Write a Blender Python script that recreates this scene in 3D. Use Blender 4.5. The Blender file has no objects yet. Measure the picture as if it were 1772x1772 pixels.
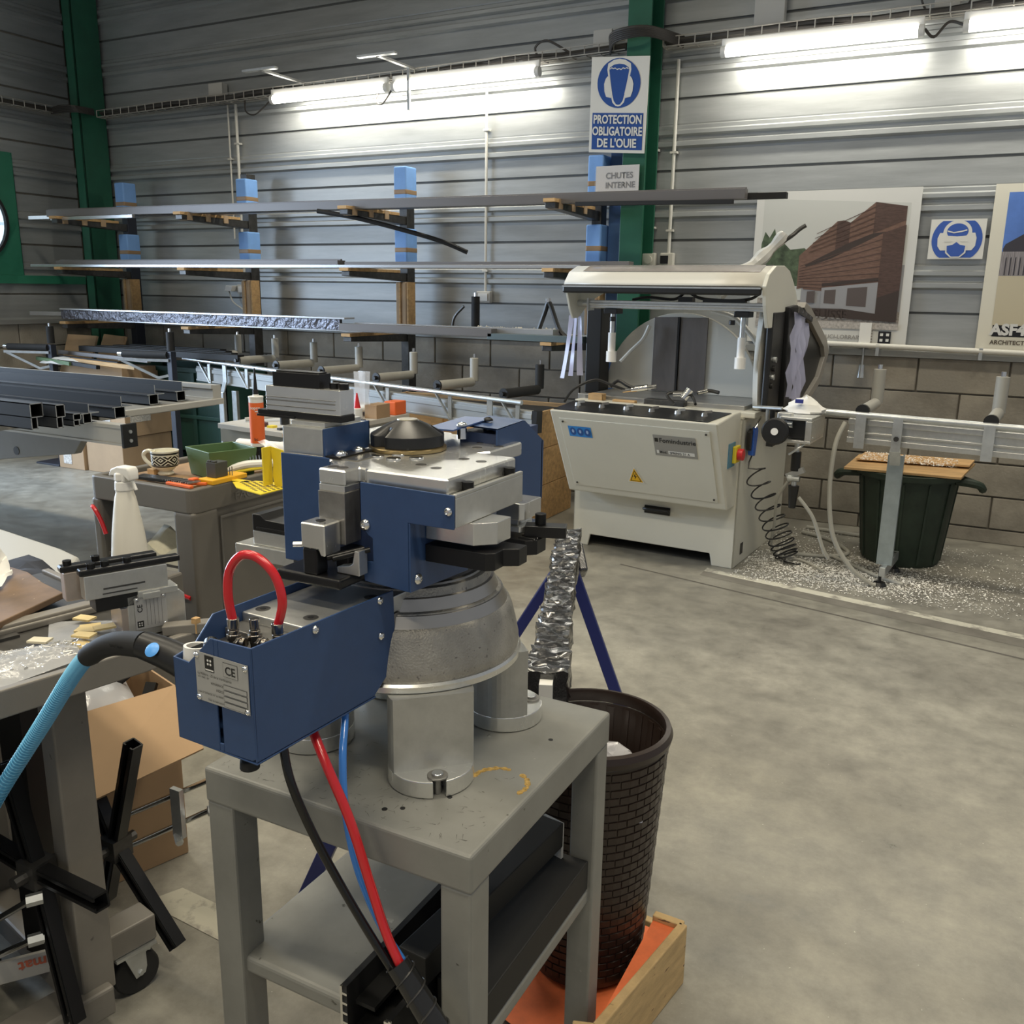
import bpy, bmesh, math, random
from math import sin, cos, pi, radians, sqrt, atan2
from mathutils import Vector, Matrix
random.seed(7)
scene = bpy.context.scene
col = scene.collection

# ------------------------------------------------------------------ camera
def set_camera():
    yaw, pitch, roll = .48276, .23896, .014678
    fwd = Vector((-sin(yaw)*cos(pitch), cos(yaw)*cos(pitch), -sin(pitch)))
    right = Vector((cos(yaw), sin(yaw), 0)); up = right.cross(fwd)
    r = right*cos(roll) + up*sin(roll); u = -right*sin(roll) + up*cos(roll)
    cam = bpy.data.cameras.new('camera'); o = bpy.data.objects.new('camera', cam); col.objects.link(o)
    cam.sensor_width = 36; cam.lens = 36*1578.6/1772; cam.clip_start = .05
    m = Matrix(((r.x, u.x, -fwd.x, 0), (r.y, u.y, -fwd.y, 0), (r.z, u.z, -fwd.z, 1.5), (0, 0, 0, 1)))
    o.matrix_world = m
    scene.camera = o
set_camera()

# ------------------------------------------------------------------ world, lights, exposure
w = bpy.data.worlds.new('world'); scene.world = w; w.use_nodes = True
w.node_tree.nodes['Background'].inputs[0].default_value = (.78, .82, .88, 1)
w.node_tree.nodes['Background'].inputs[1].default_value = .30
vs = scene.view_settings
vs.view_transform = 'Standard'; vs.look = 'None'; vs.exposure = 0.25; vs.gamma = 1; vs.use_curve_mapping = False
WARM = (1, .90, .71)
def area(name, loc, rot, sx, sy, power, color=WARM, spread=pi):
    l = bpy.data.lights.new(name, 'AREA'); l.shape = 'RECTANGLE'; l.size = sx; l.size_y = sy
    l.energy = power; l.color = color; l.spread = spread
    o = bpy.data.objects.new(name, l); col.objects.link(o); o.location = loc; o.rotation_euler = rot
    return o
# the hall's own row lamps under the roof (their housings are built with the ceiling)
HALL_LAMPS = [(-5.2, 3.1), (-2.2, 3.1), (.8, 3.1), (-5.2, .2), (-2.2, .2), (.8, .2), (-2.2, -2.6), (.8, -2.6)]
for lx, ly in HALL_LAMPS:
    area('hall_lamp_light', (lx, ly, 5.36), (0, 0, 0), 1.5, .28, 40, WARM, radians(130))
# daylight through the loading door in the left wall, outside the frame
area('door_daylight', (-8.05, 2.6, 1.7), (0, radians(-62), 0), 3.0, 3.0, 230, (.62, .78, 1), radians(120))

# the four wall batten lamps give their light downwards and onto the wall (tubes are built further down)
for bx_, bl_ in ((-4.85, 1.1), (-3.63, 1.15), (-1.18, 1.1), (.19, 1.1)):
    area('batten_light', (bx_, 6.07, 2.915), (radians(10), 0, 0), bl_, .05, 8, (1, .94, .80))

# ------------------------------------------------------------------ materials
MATS = {}
def mat(name, c, rough=.5, metal=0., nscale=0, namt=.15, bump=0., bscale=None, c2=None, spots=None, stretch=None,
        emit=None, alpha=None, trans=0, coat=0, aniso=0, thr=None, bdist=.003):
    """procedural Principled material; noise colour variation, optional fine bump and speckles"""
    if name in MATS: return MATS[name]
    m = bpy.data.materials.new(name); m.use_nodes = True; nt = m.node_tree; N = nt.nodes; L = nt.links
    b = N['Principled BSDF']
    b.inputs['Base Color'].default_value = (*c, 1); b.inputs['Roughness'].default_value = rough
    b.inputs['Metallic'].default_value = metal
    if coat: b.inputs['Coat Weight'].default_value = coat; b.inputs['Coat Roughness'].default_value = .12
    if trans: b.inputs['Transmission Weight'].default_value = trans
    if alpha is not None: b.inputs['Alpha'].default_value = alpha
    if emit:
        b.inputs['Emission Color'].default_value = (*emit[0], 1); b.inputs['Emission Strength'].default_value = emit[1]
    vec = None
    if nscale or bump:
        tc = N.new('ShaderNodeTexCoord'); mp = N.new('ShaderNodeMapping'); L.new(tc.outputs['Object'], mp.inputs[0])
        if stretch: mp.inputs['Scale'].default_value = stretch
        vec = mp.outputs[0]
    last = None
    if nscale:
        n = N.new('ShaderNodeTexNoise'); n.inputs['Scale'].default_value = nscale; n.inputs['Detail'].default_value = 6
        n.inputs['Roughness'].default_value = .62
        L.new(vec, n.inputs['Vector'])
        r = N.new('ShaderNodeValToRGB'); L.new(n.outputs['Fac'], r.inputs[0])
        lo, hi = thr if thr else (.3, .7)
        r.color_ramp.elements[0].position = lo; r.color_ramp.elements[1].position = hi
        a = c2 if c2 else tuple(max(0, v*(1-namt)) for v in c); d = c if c2 else tuple(min(1, v*(1+namt)) for v in c)
        r.color_ramp.elements[0].color = (*a, 1); r.color_ramp.elements[1].color = (*d, 1)
        last = r.outputs[0]
        rr = N.new('ShaderNodeMapRange'); L.new(n.outputs['Fac'], rr.inputs[0])
        dr = .012 if metal > .5 else .07
        rr.inputs[3].default_value = max(.02, rough-dr); rr.inputs[4].default_value = min(1, rough+dr)
        L.new(rr.outputs[0], b.inputs['Roughness'])
    if spots:   # (scale, colour, threshold)
        for sc, scol, th in spots:
            n2 = N.new('ShaderNodeTexNoise'); n2.inputs['Scale'].default_value = sc; n2.inputs['Detail'].default_value = 3
            L.new(vec, n2.inputs['Vector'])
            r2 = N.new('ShaderNodeValToRGB'); L.new(n2.outputs['Fac'], r2.inputs[0])
            r2.color_ramp.elements[0].position = th; r2.color_ramp.elements[1].position = th+.04
            r2.color_ramp.elements[0].color = (0, 0, 0, 1); r2.color_ramp.elements[1].color = (1, 1, 1, 1)
            mx = N.new('ShaderNodeMix'); mx.data_type = 'RGBA'; L.new(r2.outputs[0], mx.inputs[0])
            if last: L.new(last, mx.inputs[6])
            else: mx.inputs[6].default_value = (*c, 1)
            mx.inputs[7].default_value = (*scol, 1); last = mx.outputs[2]
    if last: L.new(last, b.inputs['Base Color'])
    if bump:
        n3 = N.new('ShaderNodeTexNoise'); n3.inputs['Scale'].default_value = bscale or 60; n3.inputs['Detail'].default_value = 4
        L.new(vec, n3.inputs['Vector'])
        bp = N.new('ShaderNodeBump'); bp.inputs['Strength'].default_value = bump; bp.inputs['Distance'].default_value = bdist
        L.new(n3.outputs['Fac'], bp.inputs['Height']); L.new(bp.outputs[0], b.inputs['Normal'])
    MATS[name] = m
    return m

M_GALV = mat('galvanised_cladding', (.40, .415, .415), .40, .45, 5, .14, .10, 40, stretch=(.35, .35, 3))
M_BLOCK = mat('concrete_block', (.31, .285, .24), .95, 0, 3.2, .3, .9, 60, spots=[(1.3, (.31, .29, .25), .60)])
M_MORTAR = mat('mortar', (.23, .21, .175), .95, 0, 8, .2, .5, 80)
M_GREEN = mat('green_steel_paint', (.016, .105, .062), .42, 0, 3, .18)
M_GREEN_L = mat('green_panel_paint', (.03, .20, .12), .4, 0, 3, .12)
M_BLUE = mat('blue_sheet_paint', (.032, .070, .175), .38, .1, 40, .05, .03, 400)
M_ALU = mat('machined_aluminium', (.78, .78, .75), .27, .9, 30, .05, 0, stretch=(1, 6, 1))
M_ALU2 = mat('brushed_aluminium', (.66, .66, .63), .36, .88, 40, .07)
M_CAST = mat('cast_iron_grey', (.40, .385, .35), .5, .7, 30, .14, .5, 300, spots=[(120, (.22, .21, .2), .66)])
M_ZINC = mat('zinc_steel', (.58, .60, .60), .34, .8, 20, .12)
M_CHROME = mat('bright_steel', (.78, .78, .77), .16, 1)
M_BOLT = mat('black_oxide', (.018, .018, .018), .32, .6)
M_BLACK = mat('black_plastic', (.012, .012, .012), .38)
M_KNOB = mat('dark_glossy_knob', (.012, .012, .012), .33, 0, 30, .3, spots=[(46, (.09, .09, .09), .70)])
M_BLKMETAL = mat('black_anodised', (.016, .016, .017), .33, .35)
M_BLKPROF = mat('black_profile', (.005, .005, .005), .62, 0)
M_DKSTEEL = mat('dark_steel', (.085, .083, .08), .4, .7, 20, .3)
M_STEEL = mat('raw_steel', (.33, .32, .30), .38, .85, 22, .25)
M_TABLE = mat('grey_table_paint', (.235, .235, .215), .46, .15, 8, .12, .05, 60,
              spots=[(55, (.08, .075, .065), .715), (23, (.37, .36, .33), .72)])
M_BENCH = mat('taupe_bench_paint', (.205, .19, .165), .5, .05, 7, .1, .04, 60, spots=[(40, (.1, .09, .08), .72)])
M_CREAM = mat('cream_machine_paint', (.66, .645, .56), .42, 0, 3, .03)
M_CREAM2 = mat('cream_cover_paint', (.66, .64, .57), .35)
M_WHITE = mat('white_plastic', (.80, .79, .75), .42)
M_GREY_PL = mat('grey_plastic', (.48, .47, .44), .5)
M_RUBBER = mat('rubber', (.015, .015, .015), .75)
M_WOOD = mat('pine_wood', (.52, .33, .15), .7, 0, 3, .22, .2, 40, stretch=(1.5, 10, 14))
M_WOODX = mat('pine_wood_long', (.56, .35, .16), .7, 0, 3.2, .28, .2, 40, stretch=(1.2, 12, 12))
M_CARD = mat('cardboard', (.40, .265, .15), .85, 0, 5, .07, .05, 90)
M_CARD2 = mat('pale_cardboard', (.45, .32, .20), .85, 0, 5, .07, .05, 90)
M_PAPER = mat('paper', (.78, .77, .73), .8)
M_BFOAM = mat('blue_foam', (.20, .40, .80), .6, 0, 10, .06)
M_BFOAM_D = mat('blue_rack_paint', (.045, .11, .26), .5)
M_TAPE = mat('brown_tape', (.30, .20, .11), .4)
M_RED = mat('red_plastic', (.60, .02, .025), .3, coat=.3)
M_REDT = mat('red_hose', (.56, .012, .018), .25, coat=.5)
M_BLUET = mat('blue_hose', (.045, .22, .68), .25, coat=.5)
M_YELLOW = mat('yellow_plastic', (.80, .62, .04), .4)
M_ORANGE = mat('orange_label', (.82, .15, .03), .45)
M_SIGNB = mat('sign_blue', (.018, .075, .30), .4)
M_SIGNW = mat('sign_white', (.72, .71, .66), .45)
M_BROWN = mat('brown_wicker_plastic', (.026, .016, .012), .34)
M_WALNUT = mat('worn_wood_top', (.15, .095, .055), .6, 0, 9, .35, .15, 60, spots=[(60, (.5, .38, .24), .72)])
M_GREENPL = mat('olive_green_plastic', (.085, .15, .06), .45)
M_DKGREEN = mat('dark_green_plastic', (.010, .050, .038), .55)
M_BIN = mat('dark_green_bin_plastic', (.020, .034, .022), .6, 0, 12, .3, spots=[(14, (.08, .09, .07), .74)])
M_CLEAR = mat('clear_plastic_film', (.80, .82, .85), .16, 0, alpha=.42, bump=.8, bscale=22)
M_STRIP = mat('violet_tinted_pvc_strip', (.58, .59, .80), .2, 0, alpha=.72)
M_WRAP = mat('black_stretch_film', (.022, .022, .023), .12, 0, bump=1.0, bscale=34, coat=1, stretch=(.7, 2.4, 1), bdist=.02)
M_CABLE = mat('dark_cable', (.05, .045, .04), .6)
M_GREYPROF = mat('grey_coated_profile', (.15, .14, .135), .4, .2)
M_SILVPROF = mat('silver_profile', (.60, .61, .62), .25, .7)
M_PALEHOSE = mat('pale_grey_hose', (.42, .41, .36), .5)

# ------------------------------------------------------------------ mesh helpers
class MB:
    def __init__(s): s.v = []; s.f = []; s.mi = []; s.sm = []
    def add(s, vs, fs, mi=0, smooth=False):
        k = len(s.v); s.v += [tuple(p) for p in vs]
        for f in fs: s.f.append(tuple(i+k for i in f)); s.mi.append(mi); s.sm.append(smooth)
        return s
    def box(s, x0, x1, y0, y1, z0, z1, mi=0):
        if x0 > x1: x0, x1 = x1, x0
        if y0 > y1: y0, y1 = y1, y0
        if z0 > z1: z0, z1 = z1, z0
        return s.add([(x0,y0,z0),(x1,y0,z0),(x1,y1,z0),(x0,y1,z0),(x0,y0,z1),(x1,y0,z1),(x1,y1,z1),(x0,y1,z1)],
                     [(0,3,2,1),(4,5,6,7),(0,1,5,4),(1,2,6,5),(2,3,7,6),(3,0,4,7)], mi)
    def prism(s, poly, a, b, axis='Z', mi=0, T=None, smooth=False):
        """extrude 2D polygon between a and b; axis Z:(x,y) Y:(x,z) X:(y,z)"""
        n = len(poly)
        def P(p, h):
            q = {'Z': (p[0], p[1], h), 'Y': (p[0], h, p[1]), 'X': (h, p[0], p[1])}[axis]
            return tuple(T(Vector(q))) if T else q
        vs = [P(p, a) for p in poly] + [P(p, b) for p in poly]
        fs = [tuple(range(n-1, -1, -1)), tuple(range(n, 2*n))]
        s.add(vs, fs, mi)
        k = len(s.v)-2*n
        for i in range(n):
            j = (i+1) % n; s.f.append((k+i, k+j, k+n+j, k+n+i)); s.mi.append(mi); s.sm.append(smooth)
        return s
    def cyl(s, p0, p1, r, n=16, r1=None, mi=0, cap=True):
        p0 = Vector(p0); p1 = Vector(p1); d = (p1-p0).normalized(); r1 = r if r1 is None else r1
        a = d.orthogonal().normalized(); b = d.cross(a)
        vs = []
        for p, rr in ((p0, r), (p1, r1)):
            for i in range(n):
                t = 2*pi*(i+.5)/n; vs.append(p + a*cos(t)*rr + b*sin(t)*rr)
        k = len(s.v)
        s.v += [tuple(v) for v in vs]
        for i in range(n):
            j = (i+1) % n; s.f.append((k+i, k+j, k+n+j, k+n+i)); s.mi.append(mi); s.sm.append(n > 8)
        if cap:
            s.f.append(tuple(k+i for i in range(n-1, -1, -1))); s.mi.append(mi); s.sm.append(False)
            s.f.append(tuple(k+n+i for i in range(n))); s.mi.append(mi); s.sm.append(False)
        return s
    def lathe(s, prof, c=(0, 0), n=48, mi=0, a0=0, smooth=True, ax=None):
        """prof list of (r,z); optional ax=(origin,dir) for a tilted axis"""
        k = len(s.v)
        if ax:
            o = Vector(ax[0]); d = Vector(ax[1]).normalized(); A = d.orthogonal().normalized(); B_ = d.cross(A)
        for r, z in prof:
            for i in range(n):
                t = a0+2*pi*i/n
                s.v.append(tuple(o+d*z+A*r*cos(t)+B_*r*sin(t)) if ax else (c[0]+r*cos(t), c[1]+r*sin(t), z))
        for q in range(len(prof)-1):
            for i in range(n):
                j = (i+1) % n
                s.f.append((k+q*n+i, k+q*n+j, k+(q+1)*n+j, k+(q+1)*n+i)); s.mi.append(mi); s.sm.append(smooth)
        return s
    def tube(s, pts, r, n=10, res=6, mi=0, smooth_path=True, taper=None):
        P = [Vector(p) for p in pts]
        if smooth_path and len(P) > 2:
            Q = []
            for i in range(len(P)-1):
                p0 = P[max(i-1, 0)]; p1 = P[i]; p2 = P[i+1]; p3 = P[min(i+2, len(P)-1)]
                for k in range(res):
                    t = k/res
                    Q.append(.5*((2*p1)+(-p0+p2)*t+(2*p0-5*p1+4*p2-p3)*t*t+(-p0+3*p1-3*p2+p3)*t**3))
            Q.append(P[-1]); P = Q
        k = len(s.v); m = len(P); prev = None
        for i, p in enumerate(P):
            d = (P[min(i+1, m-1)]-P[max(i-1, 0)]).normalized()
            if prev is None: a = d.orthogonal().normalized()
            else:
                a = prev - d*prev.dot(d); a = a.normalized() if a.length > 1e-6 else d.orthogonal().normalized()
            prev = a; b = d.cross(a); rr = taper(i/(m-1)) if taper else r
            for q in range(n):
                t = 2*pi*q/n; s.v.append(tuple(p+a*cos(t)*rr+b*sin(t)*rr))
        for i in range(m-1):
            for q in range(n):
                j = (q+1) % n; s.f.append((k+i*n+q, k+i*n+j, k+(i+1)*n+j, k+(i+1)*n+q)); s.mi.append(mi); s.sm.append(True)
        s.f.append(tuple(k+q for q in range(n-1, -1, -1))); s.mi.append(mi); s.sm.append(False)
        s.f.append(tuple(k+(m-1)*n+q for q in range(n))); s.mi.append(mi); s.sm.append(False)
        return s
    def bar(s, p0, p1, w, h, up=(0, 0, 1), mi=0):
        """rectangular bar from p0 to p1, w sideways, h along up"""
        p0 = Vector(p0); p1 = Vector(p1); d = (p1-p0).normalized(); u = Vector(up); u = (u-d*u.dot(d)).normalized(); r = d.cross(u)
        vs = []
        for p in (p0, p1):
            for a, b in ((-1, -1), (1, -1), (1, 1), (-1, 1)): vs.append(p+r*a*w/2+u*b*h/2)
        return s.add(vs, [(0,1,2,3),(7,6,5,4),(0,4,5,1),(1,5,6,2),(2,6,7,3),(3,7,4,0)], mi)
    def sheet(s, grid, thick=.0, mi=0):
        R = len(grid); Cn = len(grid[0]); k = len(s.v)
        for row in grid: s.v += [tuple(p) for p in row]
        for i in range(R-1):
            for j in range(Cn-1):
                s.f.append((k+i*Cn+j, k+i*Cn+j+1, k+(i+1)*Cn+j+1, k+(i+1)*Cn+j)); s.mi.append(mi); s.sm.append(True)
        return s
    def xf(s, fn): s.v = [tuple(fn(Vector(p))) for p in s.v]; return s

ORG = {}
def new_obj(name, data): 
    o = bpy.data.objects.new(name, data); col.objects.link(o); return o
def thing(name, label, cat, loc, group=None, rot=0):
    o = new_obj(name, None); o.empty_display_size = .05; o.location = loc; o.rotation_euler = (0, 0, rot)
    o['label'] = label; o['category'] = cat
    if group: o['group'] = group
    ORG[o.name] = (Vector(loc), rot)
    return o
def mk(name, mb, m, parent=None, bevel=0, seg=2, label=None, solid=0, loc=None, kind=None, recalc=True):
    """one mesh object; mb is in world coordinates; a child keeps its parent's frame"""
    if parent is not None: org, rot = ORG[parent.name]
    else: org, rot = (Vector(loc) if loc else Vector((0, 0, 0))), 0
    R = Matrix.Rotation(-rot, 3, 'Z')
    me = bpy.data.meshes.new(name)
    me.from_pydata([tuple(R @ (Vector(v)-org)) for v in mb.v], [], mb.f)
    ms = m if isinstance(m, (list, tuple)) else [m]
    for q in ms: me.materials.append(q)
    me.polygons.foreach_set('material_index', mb.mi); me.polygons.foreach_set('use_smooth', mb.sm)
    me.update()
    if recalc:
        bm = bmesh.new(); bm.from_mesh(me); bmesh.ops.recalc_face_normals(bm, faces=bm.faces); bm.to_mesh(me); bm.free()
    if any(mb.sm): me.set_sharp_from_angle(angle=radians(32))
    o = new_obj(name, me)
    if parent is not None: o.parent = parent
    else: o.location = org
    ORG[o.name] = (org, rot)
    if bevel:
        b = o.modifiers.new('bevel', 'BEVEL'); b.width = bevel; b.segments = seg; b.limit_method = 'ANGLE'; b.angle_limit = radians(40)
    if solid:
        b = o.modifiers.new('solid', 'SOLIDIFY'); b.thickness = solid; b.offset = 0
    if label: o['label'] = label
    if kind: o['kind'] = kind
    return o
def tag(o, label, cat, group=None, kind=None):
    o['label'] = label; o['category'] = cat
    if group: o['group'] = group
    if kind: o['kind'] = kind
    return o
def single(name, mb, m, label, cat, loc, group=None, bevel=0, solid=0, kind=None):
    return tag(mk(name, mb, m, None, bevel, loc=loc, solid=solid), label, cat, group, kind)
def struct(name, mb, m, loc=(0, 0, 0), bevel=0):
    return mk(name, mb, m, None, bevel, loc=loc, kind='structure')
def mk_each(name, mb, m, parent=None, **k):
    """each loose piece of mb becomes an object of its own"""
    n = len(mb.v); par = list(range(n))
    def find(x):
        while par[x] != x: par[x] = par[par[x]]; x = par[x]
        return x
    for f in mb.f:
        for q in f[1:]: par[find(q)] = find(f[0])
    groups = {}
    for i, f in enumerate(mb.f): groups.setdefault(find(f[0]), []).append(i)
    out = []
    for g in groups.values():
        s = MB(); idx = {}
        for i in g:
            for q in mb.f[i]:
                if q not in idx: idx[q] = len(s.v); s.v.append(mb.v[q])
            s.f.append(tuple(idx[q] for q in mb.f[i])); s.mi.append(mb.mi[i]); s.sm.append(mb.sm[i])
        out.append(mk(name, s, m, parent, **k))
    return out
def share(src, name, parent, delta=(0, 0, 0), label=None):
    """a further piece sharing mesh data with src, shifted"""
    o = src.copy(); o.name = name; col.objects.link(o); o.parent = parent
    o.location = src.location + Vector(delta)
    if 'label' in o and not label: pass
    if label: o['label'] = label
    ORG[o.name] = (ORG[src.name][0] + Vector(delta), ORG[src.name][1])
    return o
def copy_tree(o, loc, label, rot=None, parent=None):
    c = o.copy(); col.objects.link(c)
    if parent is None:
        c.location = loc; c['label'] = label
        if rot is not None: c.rotation_euler = (0, 0, rot)
    else: c.parent = parent
    for ch in [x for x in bpy.data.objects if x.parent == o]: copy_tree(ch, None, None, None, c)
    return c
def text_mb(txt, origin, ux, uy, size, off=.0008, align='LEFT', bold=0, wscale=1):
    """flat lettering as mesh geometry, placed on a plane"""
    cu = bpy.data.curves.new('t', 'FONT'); cu.body = txt; cu.size = size; cu.align_x = align; cu.align_y = 'BOTTOM_BASELINE'
    cu.offset = bold; cu.resolution_u = 3
    o = bpy.data.objects.new('t', cu); col.objects.link(o)
    dg = bpy.context.evaluated_depsgraph_get(); me = bpy.data.meshes.new_from_object(o.evaluated_get(dg))
    ux = Vector(ux).normalized(); uy = Vector(uy).normalized(); n = ux.cross(uy); O = Vector(origin)
    mb = MB(); mb.add([O+ux*v.co.x*wscale+uy*v.co.y+n*off for v in me.vertices], [tuple(p.vertices) for p in me.polygons])
    bpy.data.objects.remove(o); bpy.data.curves.remove(cu); bpy.data.meshes.remove(me)
    return mb
def merge(a, b, mi=0):
    k = len(a.v); a.v += b.v
    for f in b.f: a.f.append(tuple(i+k for i in f)); a.mi.append(mi)
    a.sm += b.sm
    return a
def flat_polys(origin, ux, uy, layers, step=.0004):
    """printed picture: list of (material index, [(u,v)...]) stacked in order"""
    ux = Vector(ux).normalized(); uy = Vector(uy).normalized(); n = ux.cross(uy); O = Vector(origin)
    mb = MB()
    for i, (mi, poly) in enumerate(layers):
        P = [O+ux*u+uy*v+n*step*(i+1) for u, v in poly]; mb.add(P, [tuple(range(len(P)))], mi)
    return mb
def circ2(cx_, cy_, rx, ry=None, n=28, a0=0, a1=2*pi):
    ry = ry or rx
    return [(cx_+rx*cos(a0+(a1-a0)*i/n), cy_+ry*sin(a0+(a1-a0)*i/n)) for i in range(n)]

# ================================================================== SETTING
WY = 6.28       # back wall face
LX = -8.1       # left wall face
fl = MB(); fl.add([(LX, -5, 0), (5, -5, 0), (5, 6.4, 0), (LX, 6.4, 0)], [(0, 1, 2, 3)])
def floor_mat():
    m = bpy.data.materials.new('polished_concrete'); m.use_nodes = True; nt = m.node_tree; N = nt.nodes; L = nt.links
    b = N['Principled BSDF']; tc = N.new('ShaderNodeTexCoord')
    def noise(sc, det=8, rough=.6):
        n = N.new('ShaderNodeTexNoise'); n.inputs['Scale'].default_value = sc; n.inputs['Detail'].default_value = det
        n.inputs['Roughness'].default_value = rough; L.new(tc.outputs['Object'], n.inputs['Vector']); return n
    n1 = noise(1.1); n2 = noise(7, 8, .75); n3 = noise(90, 2)
    r1 = N.new('ShaderNodeValToRGB'); L.new(n1.outputs['Fac'], r1.inputs[0])
    r1.color_ramp.elements[0].position = .35; r1.color_ramp.elements[1].position = .66
    r1.color_ramp.elements[0].color = (.215, .205, .178, 1); r1.color_ramp.elements[1].color = (.36, .345, .295, 1)
    r2 = N.new('ShaderNodeValToRGB'); L.new(n2.outputs['Fac'], r2.inputs[0])
    r2.color_ramp.elements[0].position = .3; r2.color_ramp.elements[1].position = .7
    r2.color_ramp.elements[0].color = (.66, .66, .66, 1); r2.color_ramp.elements[1].color = (1.22, 1.22, 1.2, 1)
    mx = N.new('ShaderNodeMix'); mx.data_type = 'RGBA'; mx.blend_type = 'MULTIPLY'; mx.inputs[0].default_value = 1
    L.new(r1.outputs[0], mx.inputs[6]); L.new(r2.outputs[0], mx.inputs[7])
    r3 = N.new('ShaderNodeValToRGB'); L.new(n3.outputs['Fac'], r3.inputs[0])
    r3.color_ramp.elements[0].position = .73; r3.color_ramp.elements[1].position = .78
    m2 = N.new('ShaderNodeMix'); m2.data_type = 'RGBA'; L.new(r3.outputs[0], m2.inputs[0]); L.new(mx.outputs[2], m2.inputs[6])
    m2.inputs[7].default_value = (.55, .53, .47, 1); L.new(m2.outputs[2], b.inputs['Base Color'])
    rr = N.new('ShaderNodeMapRange'); L.new(n2.outputs['Fac'], rr.inputs[0]); rr.inputs[1].default_value = .3; rr.inputs[2].default_value = .7
    rr.inputs[3].default_value = .26; rr.inputs[4].default_value = .58; L.new(rr.outputs[0], b.inputs['Roughness'])
    bp = N.new('ShaderNodeBump'); bp.inputs['Strength'].default_value = .12; bp.inputs['Distance'].default_value = .004
    L.new(n2.outputs['Fac'], bp.inputs['Height']); L.new(bp.outputs[0], b.inputs['Normal'])
    return m
M_FLOOR = floor_mat()
floor = struct('floor', fl, M_FLOOR)
M_LINE = mat('worn_white_floor_paint', (.62, .60, .50), .6, 0, 9, .1, c2=(.30, .28, .24), thr=(.38, .50))
M_LINE2 = mat('worn_floor_paint_left', (.50, .48, .39), .6, 0, 14, .1, c2=(.29, .27, .23), thr=(.36, .48))
ln = MB(); ln.add([(-1.3, 4.78, .0015), (1.2, 4.33, .0015), (1.2, 4.39, .0015), (-1.3, 4.85, .0015)], [(0, 1, 2, 3)])
ln.add([(-1.72, 1.335, .0015), (-1.0, 1.30, .0015), (-1.0, 1.40, .0015), (-1.68, 1.42, .0015)], [(0, 1, 2, 3)], 1)
mk('floor_line', ln, [M_LINE, M_LINE2], floor)
jt = MB(); jt.add([(-1.75, 4.66, .001), (1.2, 4.03, .001), (1.2, 4.045, .001), (-1.75, 4.675, .001)], [(0, 1, 2, 3)])
mk('floor_joint', jt, mat('floor_joint_filler', (.12, .11, .095), .8), floor)
bd = MB(); bd.add([(-1.3, 4.70, .0008), (1.2, 4.20, .0008), (1.2, 4.34, .0008), (-1.3, 4.80, .0008)], [(0, 1, 2, 3)])
mk('floor_patch', bd, mat('darker_floor_patch', (.21, .197, .17), .5, 0, 6, .2), floor)

# ceiling with purlins (out of frame, closes the hall)
ce = MB(); ce.box(LX-.1, 5, -5, 6.4, 5.6, 5.68)
ceiling = struct('ceiling', ce, mat('roof_sheet', (.42, .43, .42), .6))
pb = MB()
for y in (-3, -.6, 1.8, 4.2): pb.box(LX, 5, y-.05, y+.05, 5.45, 5.6)
mk('purlin', pb, M_GREEN, ceiling)

def cladding(parent, name, zc, a0, a1, along):
    """one horizontal cladding panel, centred on its ribbed joint at zc"""
    prof = [(-.216, .0), (-.085, 0), (-.072, -.030), (-.045, -.030), (-.034, -.002), (-.010, -.002), (.002, -.028), (.024, -.028),
            (.034, -.012), (.056, -.012), (.064, .002), (.072, 0), (.216, .0), (.216, .018), (-.216, .018)]
    mb = MB()
    if along == 'X': mb.prism([(WY+d, zc+z) for z, d in prof], a0, a1, 'X')
    else: mb.prism([(LX-d, zc+z) for z, d in prof], a0, a1, 'Y')
    return mk(name, mb, M_GALV, parent)
# back wall
bw = MB(); bw.box(LX-.2, 2.0, WY+.02, WY+.2, 0, 5.6)
wall_back = struct('wall_back', bw, M_MORTAR)
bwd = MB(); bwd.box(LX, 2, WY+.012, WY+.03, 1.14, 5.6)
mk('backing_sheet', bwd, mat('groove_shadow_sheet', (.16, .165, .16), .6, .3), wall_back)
zcs = [1.62+.45*k for k in range(9)]
src = None
for z in zcs:
    if z > 5.4: break
    for a0, a1 in ((LX+.01, -2.32), (-2.31, 1.98)):
        cladding(wall_back, 'cladding_panel', z, a0, a1, 'X')
lowp = MB(); lowp.box(LX+.01, 1.98, WY-.004, WY+.015, 1.165, 1.389)
mk('cladding_panel', lowp, M_GALV, wall_back)
sill = MB(); sill.prism([(WY-.03, 1.125), (WY-.035, 1.165), (WY, 1.185), (WY+.02, 1.185), (WY+.02, 1.125)], LX, 1.98, 'X')
mk('sill_flashing', sill, M_GALV, wall_back)
def blocks(parent, along, a0, a1):
    courses = [(.0, .085), (.095, .288), (.298, .495), (.505, .702), (.712, .909), (.919, 1.122)]
    protos = {}
    for k, (z0, z1) in enumerate(courses):
        off = (.255 if k % 2 else 0)
        x = a1 - off
        while x > a0+.02:
            xa = max(x-.50, a0)
            L_ = round(x-xa, 3); key = (k, L_)
            j = random.uniform(0, .004)
            if key in protos:
                s, sx = protos[key]
                d = (xa-sx, -j if along == 'X' else 0, 0) if along == 'X' else (j, xa-sx, 0)
                share(s, 'block', parent, d)
            else:
                mb = MB()
                if along == 'X': mb.box(xa, xa+L_, WY-.0, WY+.03, z0, z1)
                else: mb.box(LX-.03, LX, xa, xa+L_, z0, z1)
                s = mk('block', mb, M_BLOCK, parent, bevel=.004, seg=1)
                protos[key] = (s, xa)
            x -= .51
blocks(wall_back, 'X', LX, 1.85)
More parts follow.
